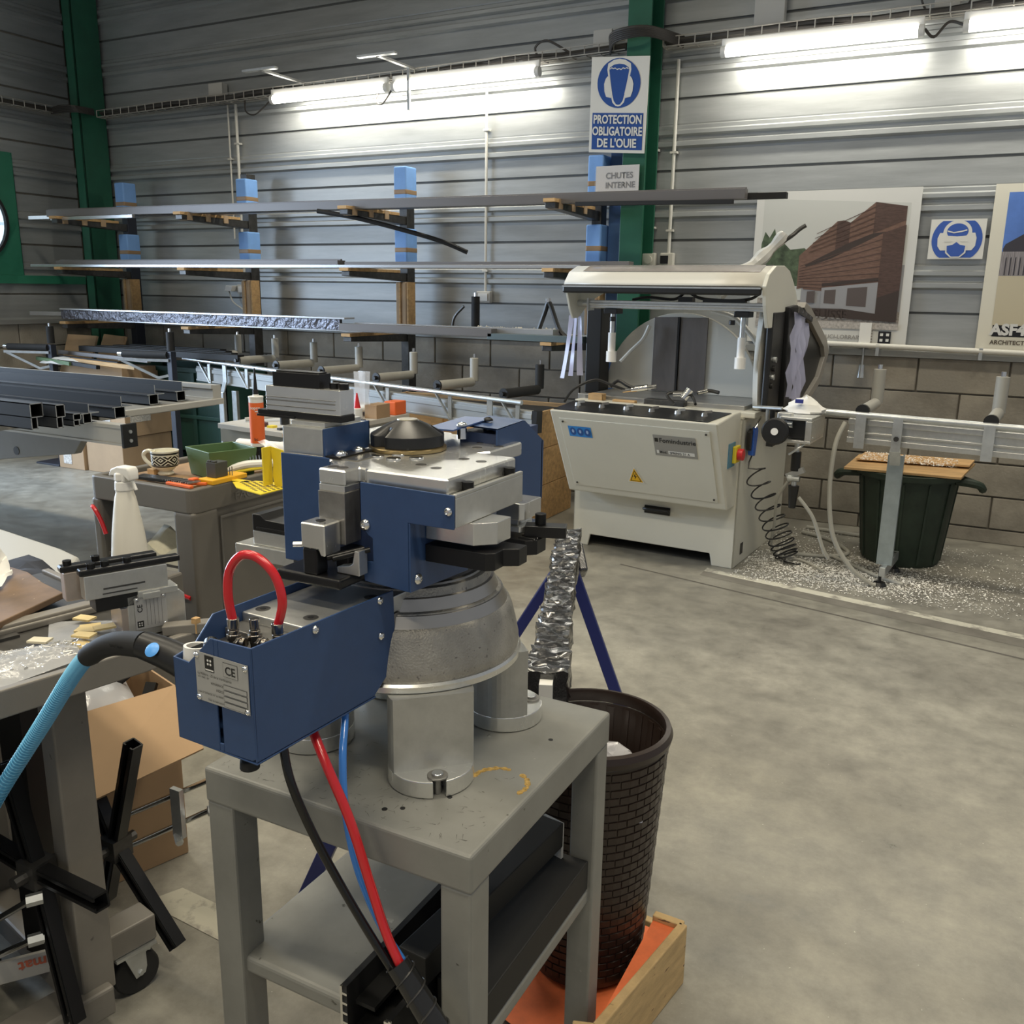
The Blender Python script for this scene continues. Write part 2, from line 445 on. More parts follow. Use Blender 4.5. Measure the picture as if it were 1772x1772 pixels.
# left wall
lw = MB(); lw.box(LX-.2, LX-.02, 4.2, 6.5, 0, 5.6); lw.box(LX-.2, LX-.02, -5, 1.0, 0, 5.6); lw.box(LX-.2, LX-.02, 1.0, 4.2, 3.4, 5.6)
wall_left = struct('wall_left', lw, M_MORTAR)
for z in zcs:
    if z > 5.4: break
    cladding(wall_left, 'cladding_panel', z, 4.22, 6.27, 'Y')
lowp = MB(); lowp.box(LX-.015, LX+.004, 4.22, 6.27, 1.165, 1.389); mk('cladding_panel', lowp, M_GALV, wall_left)
sl = MB(); sl.prism([(LX+.04, 1.125), (LX+.045, 1.165), (LX, 1.185), (LX-.02, 1.185), (LX-.02, 1.125)], 4.22, 6.27, 'Y')
mk('sill_flashing', sl, M_GALV, wall_left)
blocks(wall_left, 'Y', 4.22, 6.27)

# green columns (H sections)
def column(n, x0, x1, y0, y1):
    t = .016
    mb = MB(); mb.box(x0, x1, y0, y0+t, 0, 5.6); mb.box(x0, x1, y1-t, y1, 0, 5.6); mb.box((x0+x1)/2-.006, (x0+x1)/2+.006, y0+t, y1-t, 0, 5.6)
    return mb
cm = MB(); cm.box(-7.70, -7.685, 5.97, 6.25, 0, 5.6); cm.box(-7.595, -7.58, 5.97, 6.25, 0, 5.6); cm.box(-7.70, -7.58, 5.97, 5.985, 0, 5.6)
cm.box(-7.685, -7.595, 6.10, 6.112, 0, 5.6)
struct('trim_1', cm, M_GREEN, bevel=.004)
cm = MB(); cm.box(-2.36, -2.20, 6.00, 6.014, 0, 5.6); cm.box(-2.36, -2.20, 6.226, 6.24, 0, 5.6); cm.box(-2.285, -2.273, 6.014, 6.226, 0, 5.6)
struct('trim_2', cm, M_GREEN, bevel=.004)
# green rail and door leaf with a porthole in the left wall
gr = MB(); gr.box(LX+.004, LX+.05, 4.25, 6.24, 1.49, 1.565)
struct('trim_3', gr, M_GREEN_L, bevel=.003)
dl = MB(); dc = (5.14, 2.02)
ring = circ2(dc[0], dc[1], .335, n=40); outer = []
y0, y1, z0, z1 = 4.30, 5.595, 1.566, 2.63
for (u, v) in ring:
    du, dv = u-dc[0], v-dc[1]
    s1 = ((y1-dc[0])/du if du > 0 else (y0-dc[0])/du) if abs(du) > 1e-6 else 1e9
    s2 = ((z1-dc[1])/dv if dv > 0 else (z0-dc[1])/dv) if abs(dv) > 1e-6 else 1e9
    s_ = min(s1, s2); outer.append((dc[0]+du*s_, dc[1]+dv*s_))
n = 40
dl.add([(LX+.045, u, v) for u, v in ring]+[(LX+.045, u, v) for u, v in outer]+[(LX+.01, u, v) for u, v in ring],
       [(i, (i+1) % n, n+(i+1) % n, n+i) for i in range(n)]+[(i, (i+1) % n, 2*n+(i+1) % n, 2*n+i) for i in range(n)])
dl.prism([(y1-.004, z0), (y1, z0), (y1, z1), (y1-.004, z1)], LX+.004, LX+.045, 'X')
door = struct('door_1', dl, M_GREEN_L)
rb = MB(); rb.lathe([(.318, 0), (.345, 0), (.345, .03), (.318, .03), (.318, 0)], n=40, ax=((LX+.04, dc[0], dc[1]), (1, 0, 0)))
mk('porthole_gasket', rb, M_RUBBER, door)
gl = MB(); gl.lathe([(.0001, 0), (.32, 0)], n=40, ax=((LX+.03, dc[0], dc[1]), (1, 0, 0)))
mk('porthole_pane', gl, mat('daylit_glass', (.6, .75, .85), .2, emit=((.70, .86, 1.0), 1.05)), door)

# housings of the hall lamps, parts of the ceiling
for i, (lx, ly) in enumerate(HALL_LAMPS):
    h = MB(); h.box(lx-.8, lx+.8, ly-.16, ly+.16, 5.37, 5.43); mk('lamp_housing', h, M_WHITE, ceiling)
    for q in (-.5, .5): h = MB(); h.cyl((lx+q, ly, 5.43), (lx+q, ly, 5.6), .008, 8); mk('lamp_hanger', h, M_ZINC, ceiling)

# ================================================================== WALL FITTINGS
M_TUBE = mat('lit_tube_diffuser', (.9, .9, .85), .3, emit=((1, .96, .86), 10))
lamp_specs = [(-5.42, -4.28, 'left of the two butted batten lamps above the storage rack'),
              (-4.24, -3.02, 'right of the two butted batten lamps above the storage rack'),
              (-1.76, -.60, 'lit batten lamp on the wall above the posters'),
              (-.40, .78, 'lit batten lamp cut off by the right edge, above the posters')]
for x0, x1, lab in lamp_specs:
    t = thing('batten_lamp', lab, 'lamp', ((x0+x1)/2, WY-.16, 2.96), 'fluorescent batten lamps on the back wall')
    y = WY-.20
    b = MB(); b.box(x0, x1, y-.012, y+.012, 2.985, 3.03); mk('lamp_body', b, M_WHITE, t, bevel=.006)
    b = MB(); b.cyl((x0+.03, y-.005, 2.955), (x1-.03, y-.005, 2.955), .032, 16); mk('lamp_tube', b, M_TUBE, t)
    b = MB(); b.cyl((x0, y-.005, 2.955), (x0+.03, y-.005, 2.955), .034, 16); b.cyl((x1-.03, y-.005, 2.955), (x1, y-.005, 2.955), .034, 16)
    mk_each('end_cap', b, M_WHITE, t)
    b = MB()
    for xx in (x0+.15, x1-.15): b.box(xx-.012, xx+.012, y, WY-.02, 3.01, 3.035)
    mk_each('wall_bracket', b, M_ZINC, t)
# aluminium T brackets holding the rack lamps
for bx, lab in ((-5.15, 'small T-shaped bracket left of the rack lamps'), (-4.08, 'T-shaped bracket between the two rack lamps')):
    b = MB(); b.box(bx-.015, bx+.015, WY-.62, WY-.03, 3.065, 3.08); b.box(bx-.16, bx+.16, WY-.64, WY-.60, 3.065, 3.08)
    if bx > -5: b.box(bx-.01, bx+.01, WY-.24, WY-.22, 2.78, 3.07)
    single('lamp_bracket', b, M_ALU2, lab, 'bracket', (bx, WY, 3.07), 'lamp brackets')

# cable trays (wire mesh) with cables
def tray(name, p0, p1, label):
    p0 = Vector(p0); p1 = Vector(p1); d = (p1-p0); L_ = d.length; d.normalize(); side = Vector((d.y, -d.x, 0))
    if (side.y > 0 and abs(d.x) > .5): side = -side
    if abs(d.y) > .5: side = Vector((1, 0, 0))
    t = thing(name, label, 'cable tray', tuple(p0), 'wire cable trays')
    b = MB(); W, H = .10, .055
    for (a, h) in ((0, 0), (0, H), (W, 0), (W, H), (W/2, 0)):
        o = side*a+Vector((0, 0, h)); b.cyl(p0+o, p1+o, .0042, 5)
    nn = int(L_/.105)
    for i in range(nn+1):
        q = p0+d*(i*.105)
        b.cyl(q+Vector((0, 0, H)), q, .004, 4); b.cyl(q, q+side*W, .004, 4); b.cyl(q+side*W, q+side*W+Vector((0, 0, H)), .004, 4)
    mk('wire_basket', b, mat('dull_zinc_wire', (.42, .40, .36), .5, .4), t)
    rnd = random.Random(3)
    for i in range(4):
        b = MB(); pts = []
        m = int(L_/.45)
        for k in range(m+1):
            q = p0+d*(L_*k/m)+side*(W*(.15+.7*rnd.random()))+Vector((0, 0, .012+.03*rnd.random()))
            pts.append(q)
        b.tube(pts, .015, 6, 3); mk('cable', b, M_CABLE, t)
    return t
tray('cable_tray', (-7.54, WY-.06, 2.975), (-2.42, WY-.06, 3.045), 'wire cable tray running over the storage rack between the two green columns')
tray('cable_tray', (-2.16, WY-.06, 3.035), (1.3, WY-.06, 3.06), 'wire cable tray above the posters, right of the right green column')
tray('cable_tray', (LX+.05, 3.6, 3.02), (LX+.05, 6.1, 3.02), 'wire cable tray along the left wall, behind the left green column')
# bundles looping round the columns
def cable(name, pts, r, label, m=M_CABLE, n=8, cat='cable', group=None, res=6):
    b = MB(); b.tube(pts, r, n, res); return single(name, b, m, label, cat, tuple(pts[0]), group)
b = MB()
for k in range(5):
    b.tube([(-7.56-.05, 6.2, 3.0+.012*k), (-7.54, 5.93-.008*k, 2.99+.01*k), (-7.72, 5.93-.008*k, 3.0+.012*k), (-8.0, 6.0, 3.02+.01*k)], .009, 6, 5)
single('cable_bundle', b, M_CABLE, 'bundle of dark cables bent round the left green column', 'cable', (-7.6, 5.95, 3.0))
b = MB()
for k in range(6):
    b.tube([(-2.55, WY-.10, 3.04+.012*k), (-2.42, 5.96-.01*k, 3.06+.008*k), (-2.2, 5.96-.01*k, 3.07+.008*k), (-2.05, WY-.08, 3.04+.012*k)], .009, 6, 5)
single('cable_bundle', b, M_CABLE, 'bundle of dark cables bent round the right green column above the sign', 'cable', (-2.3, 5.95, 3.05))
cable('cable', [(-2.85, WY-.1, 3.08), (-3.0, WY-.14, 3.16), (-3.1, WY-.12, 3.13), (-3.08, WY-.1, 3.06)], .008, 'loop of dark cable standing up from the tray left of the hearing protection sign')
cable('cable', [(-5.45, WY-.18, 2.96), (-5.6, WY-.2, 2.86), (-5.75, WY-.15, 2.9), (-5.8, WY-.1, 3.0)], .006, 'thin cable drooping at the left end of the rack lamps')
cable('cable', [(-4.25, WY-.2, 2.94), (-4.33, WY-.22, 2.84), (-4.40, WY-.2, 2.88), (-4.36, WY-.18, 2.96)], .006, 'thin cable loop hanging below the T-shaped bracket')
cable('cable', [(-.60, WY-.18, 2.97), (-.55, WY-.15, 2.93), (-.48, WY-.15, 3.0), (-.40, WY-.18, 2.97)], .008, 'short dark cable linking the two batten lamps above the posters')
for x in (-.62, -.40):
    cable('cable', [(x, WY-.05, 3.3), (x+.03*(-1 if x < -.5 else 1), WY-.06, 3.18), (x, WY-.06, 3.1)], .006, 'thin dark cable curving down to the tray, %s of the topmost junction box' % ('left' if x < -.5 else 'right'))
# junction boxes
for x0, x1, z0, z1, lab in ((-6.22, -6.07, 3.05, 3.16, 'small grey junction box above the tray near the left column'),
                            (-2.68, -2.55, 3.10, 3.20, 'grey junction box just left of the right green column'),
                            (-1.60, -1.42, 3.10, 3.32, 'large beige junction box above the tray right of the sign'),
                            (-.57, -.44, 3.10, 3.3, 'grey junction box cut by the top edge above the right lamp')):
    t = thing('junction_box', lab, 'junction box', ((x0+x1)/2, WY, z0), 'junction boxes over the tray')
    b = MB(); b.box(x0, x1, WY-.07, WY-.012, z0, z1); mk('box_body', b, M_GREY_PL, t, bevel=.005)
    b = MB(); b.box(x0-.003, x1+.003, WY-.085, WY-.07, z0-.003, z1+.003); mk('lid', b, M_GREY_PL, t, bevel=.004)
# conduits, sockets
M_COND = mat('pale_conduit', (.62, .61, .56), .5)
def conduit(x, z0, z1, lab, r=.010, x2=None):
    t = thing('conduit', lab, 'conduit', (x, WY-.03, z0), 'vertical pale conduits')
    b = MB(); b.cyl((x, WY-.035, z0), (x2 if x2 else x, WY-.035, z1), r, 8); mk('pipe', b, M_COND, t)
    b = MB()
    zz = z0+.15
    while zz < z1-.1: b.box(x-r-.012, x+r+.012, WY-.05, WY-.005, zz, zz+.014); zz += .5
    mk_each('pipe_clip', b, M_COND, t)
conduit(-5.97, 1.52, 2.99, 'thicker of the two conduits left of the second rack post', .013)
conduit(-6.06, 1.9, 2.99, 'thinner of the two conduits left of the second rack post', .008)
conduit(-3.53, 1.48, 2.9, 'single conduit on the wall between the third and fourth rack posts', .010)
conduit(-2.215, 1.77, 2.98, 'conduit right beside the right green column, the left one of the pair', .009)
conduit(-2.09, 1.75, 2.98, 'brighter conduit right of the green column, the right one of the pair', .012)
for x0, x1, z0, z1, lab, dk in ((-6.05, -5.93, 1.43, 1.51, 'white socket with a plugged cable under the thick conduit behind the rack', 0),
                            (-3.60, -3.48, 1.40, 1.485, 'beige socket box on the wall behind the rack, right of the third post', 0),
                            (-2.275, -2.18, 1.67, 1.76, 'cream round-faced switch beside the foot of the green column', 1),
                            (-2.145, -2.05, 1.67, 1.76, 'white socket with a dark insert right of the cream switch', 2)):
    t = thing('wall_socket', lab, 'socket', ((x0+x1)/2, WY, z0), 'wall sockets')
    b = MB(); b.box(x0, x1, WY-.055, WY-.01, z0, z1); mk('socket_body', b, M_GREY_PL if dk == 0 else M_CREAM2, t, bevel=.006)
    b = MB()
    if dk == 1: b.cyl(((x0+x1)/2, WY-.055, (z0+z1)/2), ((x0+x1)/2, WY-.067, (z0+z1)/2), .028, 20); mk('dial', b, M_CREAM2, t)
    elif dk == 2: b.box(x0+.005, x0+.06, WY-.062, WY-.05, z0+.018, z1-.018); mk('insert', b, M_BLACK, t)
    else: b.box(x0+.02, x1-.02, WY-.062, WY-.05, z0+.015, z1-.015); mk('insert', b, M_WHITE, t)
t = thing('power_plug', 'white plug adaptor beside the socket behind the rack', 'plug', (-6.14, WY-.08, 1.47))
b = MB(); b.prism([(-6.16, 1.45), (-6.08, 1.45), (-6.06, 1.50), (-6.14, 1.50)], WY-.10, WY-.03, 'Y'); mk('plug_body', b, M_WHITE, t, bevel=.004)
b = MB(); b.tube([(-6.13, WY-.07, 1.45), (-6.1, WY-.06, 1.36), (-5.98, WY-.05, 1.28), (-5.93, WY-.04, 1.17)], .007, 8); mk('plug_cable', b, M_COND, t)

# sill pipe along the top of the blocks, right part
b = MB(); b.cyl((-1.12, WY-.075, 1.195), (1.9, WY-.075, 1.155), .017, 14)
t = thing('air_pipe', 'pale horizontal pipe along the top of the block wall under the posters', 'pipe', (-1.1, WY-.07, 1.2)); mk('pipe', b, M_COND, t)
b = MB()
for x in (-.98, -.68, -.1, .5, 1.2): b.box(x-.01, x+.01, WY-.09, WY-.0, 1.13, 1.2)
mk_each('pipe_clip', b, M_ZINC, t)
t = thing('wall_tap', 'small steel drop with a coupling hanging from the pipe under the poster', 'pipe fitting', (-.76, WY-.06, 1.0))
b = MB(); b.cyl((-.765, WY-.05, 1.30), (-.765, WY-.05, 1.06), .006, 8); mk('rod', b, M_ZINC, t)
b = MB(); b.cyl((-.765, WY-.055, 1.07), (-.765, WY-.055, .985), .018, 12, r1=.026); mk('coupling', b, M_ZINC, t, bevel=.002)
b = MB(); b.box(-.80, -.73, WY-.058, WY-.05, 1.19, 1.33); mk('tag', b, M_PAPER, t)

# ================================================================== SIGNS AND POSTERS
# hearing protection sign on the right column
t = thing('safety_sign', 'tall blue and white sign reading PROTECTION OBLIGATOIRE DE L\'OUIE on the green column', 'sign', (-2.39, 5.98, 2.37))
b = MB(); b.prism([(-2.593, 2.40), (-2.2, 2.372), (-2.19, 2.955), (-2.592, 2.985)], 5.975, 5.98, 'Y'); mk('sign_plate', b, M_SIGNW, t, bevel=.012)
ux = Vector((1, 0, -.072)).normalized(); uy = Vector((0.0, 0, 1)); O = Vector((-2.595, 5.9735, 2.39))
L = []
L.append((0, [(.022, .03), (.378, .03), (.378, .255), (.022, .255)]))
L.append((0, circ2(.20, .435, .150, .150, 40)))
c_, cz_ = .2, .435
head = [(.125, .50), (.118, .40), (.155, .33), (.175, .305), (.2, .30), (.225, .305), (.245, .33), (.282, .40), (.275, .50), (.255, .535), (.2, .55), (.145, .535)]
L.append((1, [(.117, .515), (.122, .552), (.16, .573), (.2, .58), (.24, .573), (.278, .552), (.283, .515), (.268, .44), (.252, .36), (.24, .318), (.218, .298), (.2, .294), (.182, .298), (.16, .318), (.148, .36), (.132, .44)]))
L.append((0, [(.131, .512), (.138, .538), (.17, .552), (.2, .556), (.23, .552), (.262, .538), (.269, .512), (.256, .44), (.242, .366), (.231, .328), (.214, .307), (.2, .304), (.186, .307), (.169, .328), (.158, .366), (.144, .44)]))
L.append((1, [(.13, .533), (.165, .556), (.2, .561), (.235, .556), (.27, .533), (.268, .527), (.235, .546), (.2, .550), (.165, .546), (.132, .527)]))
L.append((1, [(.136, .522), (.148, .530), (.158, .524), (.172, .528), (.184, .519), (.2, .524), (.213, .518), (.226, .528), (.242, .523), (.252, .53), (.264, .522), (.262, .517), (.25, .524), (.24, .517), (.226, .522), (.213, .512), (.2, .518), (.186, .513), (.172, .522), (.158, .518), (.148, .524), (.138, .516)]))
L.append((1, [(.120, .475), (.108, .46), (.098, .43), (.102, .385), (.115, .352), (.15, .345), (.158, .37), (.138, .46), (.134, .475)]))
L.append((1, [(.280, .475), (.292, .46), (.302, .43), (.298, .385), (.285, .352), (.25, .345), (.242, .37), (.262, .46), (.266, .475)]))
mk('pictogram', flat_polys(O, ux, uy, L), [M_SIGNB, M_SIGNW], t, recalc=False)
tx = MB()
for s_, u0, v0, wd in (('PROTECTION', .2, .190, .34), ('OBLIGATOIRE', .2, .118, .352), ("DE L'OUIE", .2, .045, .28)):
    q = text_mb(s_, O+ux*u0+uy*v0, ux, uy, .074, off=.0045, align='CENTER', bold=.0022, wscale=.78)
    xs = [(Vector(v)-O).dot(ux) for v in q.v]; f = wd/(max(xs)-min(xs))
    q.v = [tuple(Vector(v)+ux*(((Vector(v)-O).dot(ux)-u0)*(f-1))) for v in q.v]
    merge(tx, q)
mk('lettering', tx, M_SIGNW, t, recalc=False)
# paper notice in a plastic sleeve
t = thing('paper_notice', 'paper notice CHUTES INTERNE in a shiny plastic sleeve below the blue sign', 'notice', (-2.37, 5.95, 2.1))
b = MB(); b.box(-2.525, -2.222, 5.955, 5.957, 2.095, 2.305); mk('sheet', b, mat('notice_paper', (.62, .60, .58), .6), t)
b = MB(); b.sheet([[(-2.53+.31*j/6, 5.950-.004*sin(j*2.1+i), 2.075+.225*i/4) for j in range(7)] for i in range(5)]); mk('sleeve', b, mat('thin_sleeve', (.9, .9, .92), .08, alpha=.18), t)
tx = text_mb('CHUTES', (-2.455, 5.953, 2.225), (1, 0, 0), (0, 0, 1), .052, bold=.0012)
merge(tx, text_mb('INTERNE', (-2.455, 5.953, 2.165), (1, 0, 0), (0, 0, 1), .052, bold=.0012))
mk('lettering', tx, mat('grey_ink', (.10, .10, .10), .6), t, recalc=False)

# small blue mask / headset sign
t = thing('safety_sign', 'small square blue and white sign of a head with headset and mask between the posters', 'sign', (-.31, WY-.03, 1.72))
b = MB(); b.box(-.458, -.158, WY-.040, WY-.034, 1.716, 1.945); mk('sign_plate', b, M_SIGNW, t)
O = Vector((-.458, WY-.0405, 1.716)); L = []
cxx, cyy = .15, .112
arcL = [(.15-.137*cos(a), cyy+.137*sin(a)) for a in [radians(q) for q in range(-52, 53, 8)]]
arcR = [(.15+.137*cos(a), cyy+.137*sin(a)) for a in [radians(q) for q in range(-52, 53, 8)]]
L.append((0, [(p[0], min(.219, max(.008, p[1]))) for p in arcL] + [(p[0], min(.219, max(.008, p[1]))) for p in reversed(arcR)]))
L.append((1, circ2(.15, .150, .078, .074, 30)))
L.append((1, [(.055, .15), (.10, .15), (.12, .10), (.10, .05), (.065, .05), (.048, .075), (.045, .12)]))
L.append((1, [(.245, .15), (.20, .15), (.18, .10), (.20, .05), (.235, .05), (.252, .075), (.255, .12)]))
L.append((0, circ2(.15, .158, .058, .046, 26)))
L.append((1, [(.085, .10), (.215, .10), (.205, .135), (.15, .13), (.095, .135)]))
L.append((1, [(.095, .165), (.13, .155), (.17, .162), (.20, .17), (.20, .162), (.17, .154), (.13, .148), (.095, .157)]))
L.append((1, [(.092, .08), (.15, .11), (.208, .08), (.205, .035), (.175, .008), (.125, .008), (.095, .035)]))
L.append((0, [(.10, .076), (.13, .082), (.15, .098), (.17, .082), (.20, .076), (.197, .04), (.172, .015), (.128, .015), (.103, .04)]))
mk('pictogram', flat_polys(O, (1, 0, 0), (0, 0, 1), L), [mat('sign_blue_bright', (.045, .11, .42), .4), M_SIGNW], t, recalc=False)

# poster 1: building with timber cladding
PX0, PX1, PZ0, PZ1 = -1.51, -.525, 1.19, 2.135
pc = [mat('print_sky', (.56, .565, .53), .5), mat('print_brick', (.165, .095, .07), .5, 0, 30, .25, stretch=(1, 1, 5)), mat('print_brick_dark', (.085, .05, .04), .5, 0, 30, .3, stretch=(1, 1, 5)),
      mat('print_tree', (.07, .10, .055), .5, 0, 22, .6), mat('print_base_wall', (.30, .30, .31), .5), mat('print_window', (.10, .08, .075), .5),
      mat('print_gravel', (.30, .27, .24), .6, 0, 60, .5), mat('print_black', (.01, .01, .015), .5), mat('print_white', (.68, .68, .66), .5), mat('print_shade', (.05, .035, .03), .5), mat('print_pale_gravel', (.42, .39, .36), .6, 0, 60, .4)]
t = thing('poster', 'large poster of a brick-red timber clad building behind the cutting machine', 'poster', ((PX0+PX1)/2, WY-.03, PZ0))
b = MB(); b.box(PX0, PX1, WY-.038, WY-.033, PZ0, PZ1); mk('poster_sheet', b, mat('poster_white_glossy', (.66, .655, .62), .3), t)
Wd, Ht = PX1-PX0, PZ1-PZ0
def U(px, py):   # poster unit square -> metres
    return (px*Wd, py*Ht)
def poly(mi, *pts): return (mi, [U(*p) for p in pts])
L = [poly(0, (.05, .14), (.945, .14), (.945, .905), (.05, .955)),
     poly(3, (.05, .38), (.05, .66), (.07, .74), (.10, .70), (.13, .76), (.16, .64), (.20, .66), (.24, .62), (.33, .63), (.40, .56), (.40, .38)),
     poly(6, (.05, .14), (.945, .14), (.945, .26), (.05, .30)),
     poly(4, (.33, .24), (.945, .22), (.945, .52), (.33, .46)),
     poly(1, (.30, .36), (.30, .58), (.52, .80), (.60, .79), (.74, .915), (.925, .885), (.925, .50), (.30, .36)),
     poly(2, (.52, .80), (.56, .805), (.60, .79), (.60, .64), (.52, .60)),
     poly(2, (.74, .915), (.925, .885), (.925, .80), (.74, .72)),
     poly(9, (.34, .52), (.60, .66), (.74, .72), (.925, .74), (.925, .70), (.72, .66), (.58, .58), (.36, .49)),
     poly(1, (.34, .36), (.34, .50), (.50, .56), (.80, .72), (.93, .77), (.93, .40), (.80, .32)),
     poly(2, (.80, .72), (.93, .77), (.93, .36), (.80, .28)),
     poly(4, (.46, .22), (.80, .19), (.80, .41), (.46, .37)),
     poly(9, (.46, .38), (.80, .42), (.80, .44), (.46, .40)),
     poly(5, (.48, .27), (.55, .265), (.55, .36), (.48, .355)), poly(5, (.62, .255), (.74, .25), (.74, .38), (.62, .37)),
     poly(5, (.37, .27), (.42, .27), (.42, .35), (.37, .345)),
     poly(9, (.80, .19), (.93, .19), (.93, .36), (.80, .31)),
     poly(9, (.30, .19), (.93, .155), (.93, .19), (.60, .235), (.30, .235)),
     poly(10, (.05, .105), (.945, .105), (.945, .145), (.05, .16)), poly(7, (.835, .015), (.91, .015), (.91, .095), (.835, .095))]
for k in range(9): L.insert(9, poly(2, (.31, .375+.021*k*.8), (.80, .335+.043*k), (.80, .341+.043*k), (.31, .379+.021*k*.8)))
for k in range(5): L.insert(18, poly(2, (.36+.01*k, .60+.03*k), (.74, .745+.034*k), (.74, .751+.034*k), (.36+.01*k, .604+.03*k)))
for a, c2_ in ((.03, 0), (.0, 1)):
    pass
for dx, dy in ((-.018, .018), (.018, .018), (-.018, -.018), (.018, -.018)):
    q = (.8725+dx, .055+dy); L.append(poly(8, (q[0]-.009, q[1]-.009), (q[0]+.009, q[1]-.009), (q[0]+.009, q[1]+.009), (q[0]-.009, q[1]+.009)))
for k in range(5): L.append(poly(6, (.745, .02+.018*k), (.80, .02+.018*k), (.80, .028+.018*k), (.745, .028+.018*k)))
mk('printed_picture', flat_polys((PX0, WY-.0382, PZ0), (1, 0, 0), (0, 0, 1), L, .0003), pc, t, recalc=False)
tx = text_mb('BUCI-LORRAINE', (PX0+.52*Wd-.03, WY-.0465, PZ0+.035), (1, 0, 0), (0, 0, 1), .036, bold=.0006)
merge(tx, text_mb('SUISSE', (PX0+.42*Wd, WY-.0467, PZ0+.16), (1, 0, 0), (0, 0, 1), .075, bold=.001))
mk('lettering', tx, mat('print_grey', (.26, .245, .235), .5), t, recalc=False)

# poster 2 (cut by the frame edge)
t = thing('poster', 'poster of a dark roofed building under blue sky, headed ASF4.0, at the right edge', 'poster', (.35, WY-.03, 1.19))
Q0, Q1 = -.135, .85
b = MB(); b.box(Q0, Q1, WY-.038, WY-.033, 1.19, 2.135); mk('poster_sheet', b, mat('poster_cream', (.74, .71, .60), .35), t)
p2 = [mat('print_blue_sky', (.09, .19, .52), .5, 0, 2, .3), mat('print_dark_roof', (.045, .042, .055), .5), mat('print_slats', (.26, .24, .25), .5, 0, 90, .5, stretch=(3, 1, .1)),
      mat('print_sand', (.56, .50, .36), .5), mat('print_glass', (.33, .48, .47), .4), pc[7], pc[8]]
Wd2, Ht2 = Q1-Q0, .945
def poly2(mi, *pts): return (mi, [(p[0]*Wd2, p[1]*Ht2) for p in pts])
L = [poly2(0, (.075, .40), (.96, .40), (.96, .95), (.075, .95)),
     poly2(1, (.08, .62), (.09, .645), (.34, .81), (.96, .90), (.96, .45), (.08, .60)),
     poly2(2, (.075, .455), (.075, .60), (.30, .60), (.42, .455)),
     poly2(2, (.10, .55), (.30, .61), (.30, .455), (.10, .455)),
     poly2(3, (.075, .155), (.96, .155), (.96, .40), (.40, .40), (.30, .455), (.075, .455)),
     poly2(4, (.33, .46), (.42, .46), (.42, .60), (.33, .60)), poly2(1, (.29, .41), (.96, .30), (.96, .40), (.33, .455)),
     poly2(5, (.08, .085), (.50, .085), (.50, .155), (.08, .155))]
for k in range(9): L.append(poly2(1, (.10+.025*k, .46), (.106+.025*k, .46), (.106+.025*k, .57), (.10+.025*k, .56)))
mk('printed_picture', flat_polys((Q0, WY-.0382, 1.19), (1, 0, 0), (0, 0, 1), L, .0003), p2, t, recalc=False)
mk('lettering', text_mb('ASF4.0', (Q0+.07*Wd2, WY-.0425, 1.19+.092), (1, 0, 0), (0, 0, 1), .088, bold=.004), pc[8], t, label='white heading lettering', recalc=False)
tx = text_mb('ARCHITECTE : EA', (Q0+.075*Wd2, WY-.0425, 1.19+.035), (1, 0, 0), (0, 0, 1), .034, bold=.0008)
mk('caption', tx, mat('print_brownish', (.09, .07, .05), .5), t, recalc=False)

# ================================================================== STORAGE RACK
PXS = [-7.18, -5.72, -4.13, -2.545]
LV = [1.145, 1.60, 2.015]
rack = thing('storage_rack', 'four-post cantilever rack with blue padded posts holding long profiles against the back wall', 'rack', (-4.9, 6.05, 0))
for i, px in enumerate(PXS):
    b = MB(); b.box(px-.035, px+.035, 6.03, 6.13, 0, 2.33 if i != 1 else 2.40); b.box(px-.06, px+.06, 6.0, 6.15, 0, .03)
    mk('post', b, M_DKSTEEL if i != 0 else mat('navy_post', (.02, .025, .04), .5), rack, bevel=.003)
    for z0, z1 in ((1.66, 1.94), (2.09, 2.385 if i != 1 else 2.36)):
        b = MB(); b.box(px-.057, px+.057, 5.99, 6.135, z0, z1); mk('foam_pad', b, M_BFOAM, rack, bevel=.012, seg=3)
        b = MB(); zz = z0+.10 if z0 < 2 else z0+.09
        b.box(px-.0585, px+.0585, 5.9885, 6.1365, zz, zz+.045); mk('tape', b, M_TAPE, rack, bevel=.012, seg=3)
    b = MB(); b.box(px-.05, px+.05, 5.985, 6.04, 1.20, 1.545); mk('cardboard_wrap', b, M_CARD2, rack, bevel=.012)
    b = MB(); b.box(px+.05, px+.062, 5.99, 6.09, 1.20, 1.545); b.box(px-.015, px+.0, 5.975, 5.986, 1.20, 1.545); mk_each('wood_strip', b, M_WOOD, rack)
    for k, z in enumerate(LV):
        b = MB(); tip = 5.32
        b.prism([(6.03, z-.05), (6.03, z+.012), (tip, z+.012), (tip, z-.022)], px-.045, px+.025, 'X'); mk('arm', b, M_DKSTEEL, rack, bevel=.003)
        b = MB(); b.box(px-.05, px+.03, tip-.02, tip+.62, z+.012, z+.034)
        mk('wood_strip', b, M_WOOD, rack, bevel=.002)
        b = MB()
        for q in range(3): b.box(px-.052, px+.032, tip+.05+.19*q, tip+.10+.19*q, z-.025, z+.036)
        if k == 2: mk_each('tape', b, M_CARD2, rack)
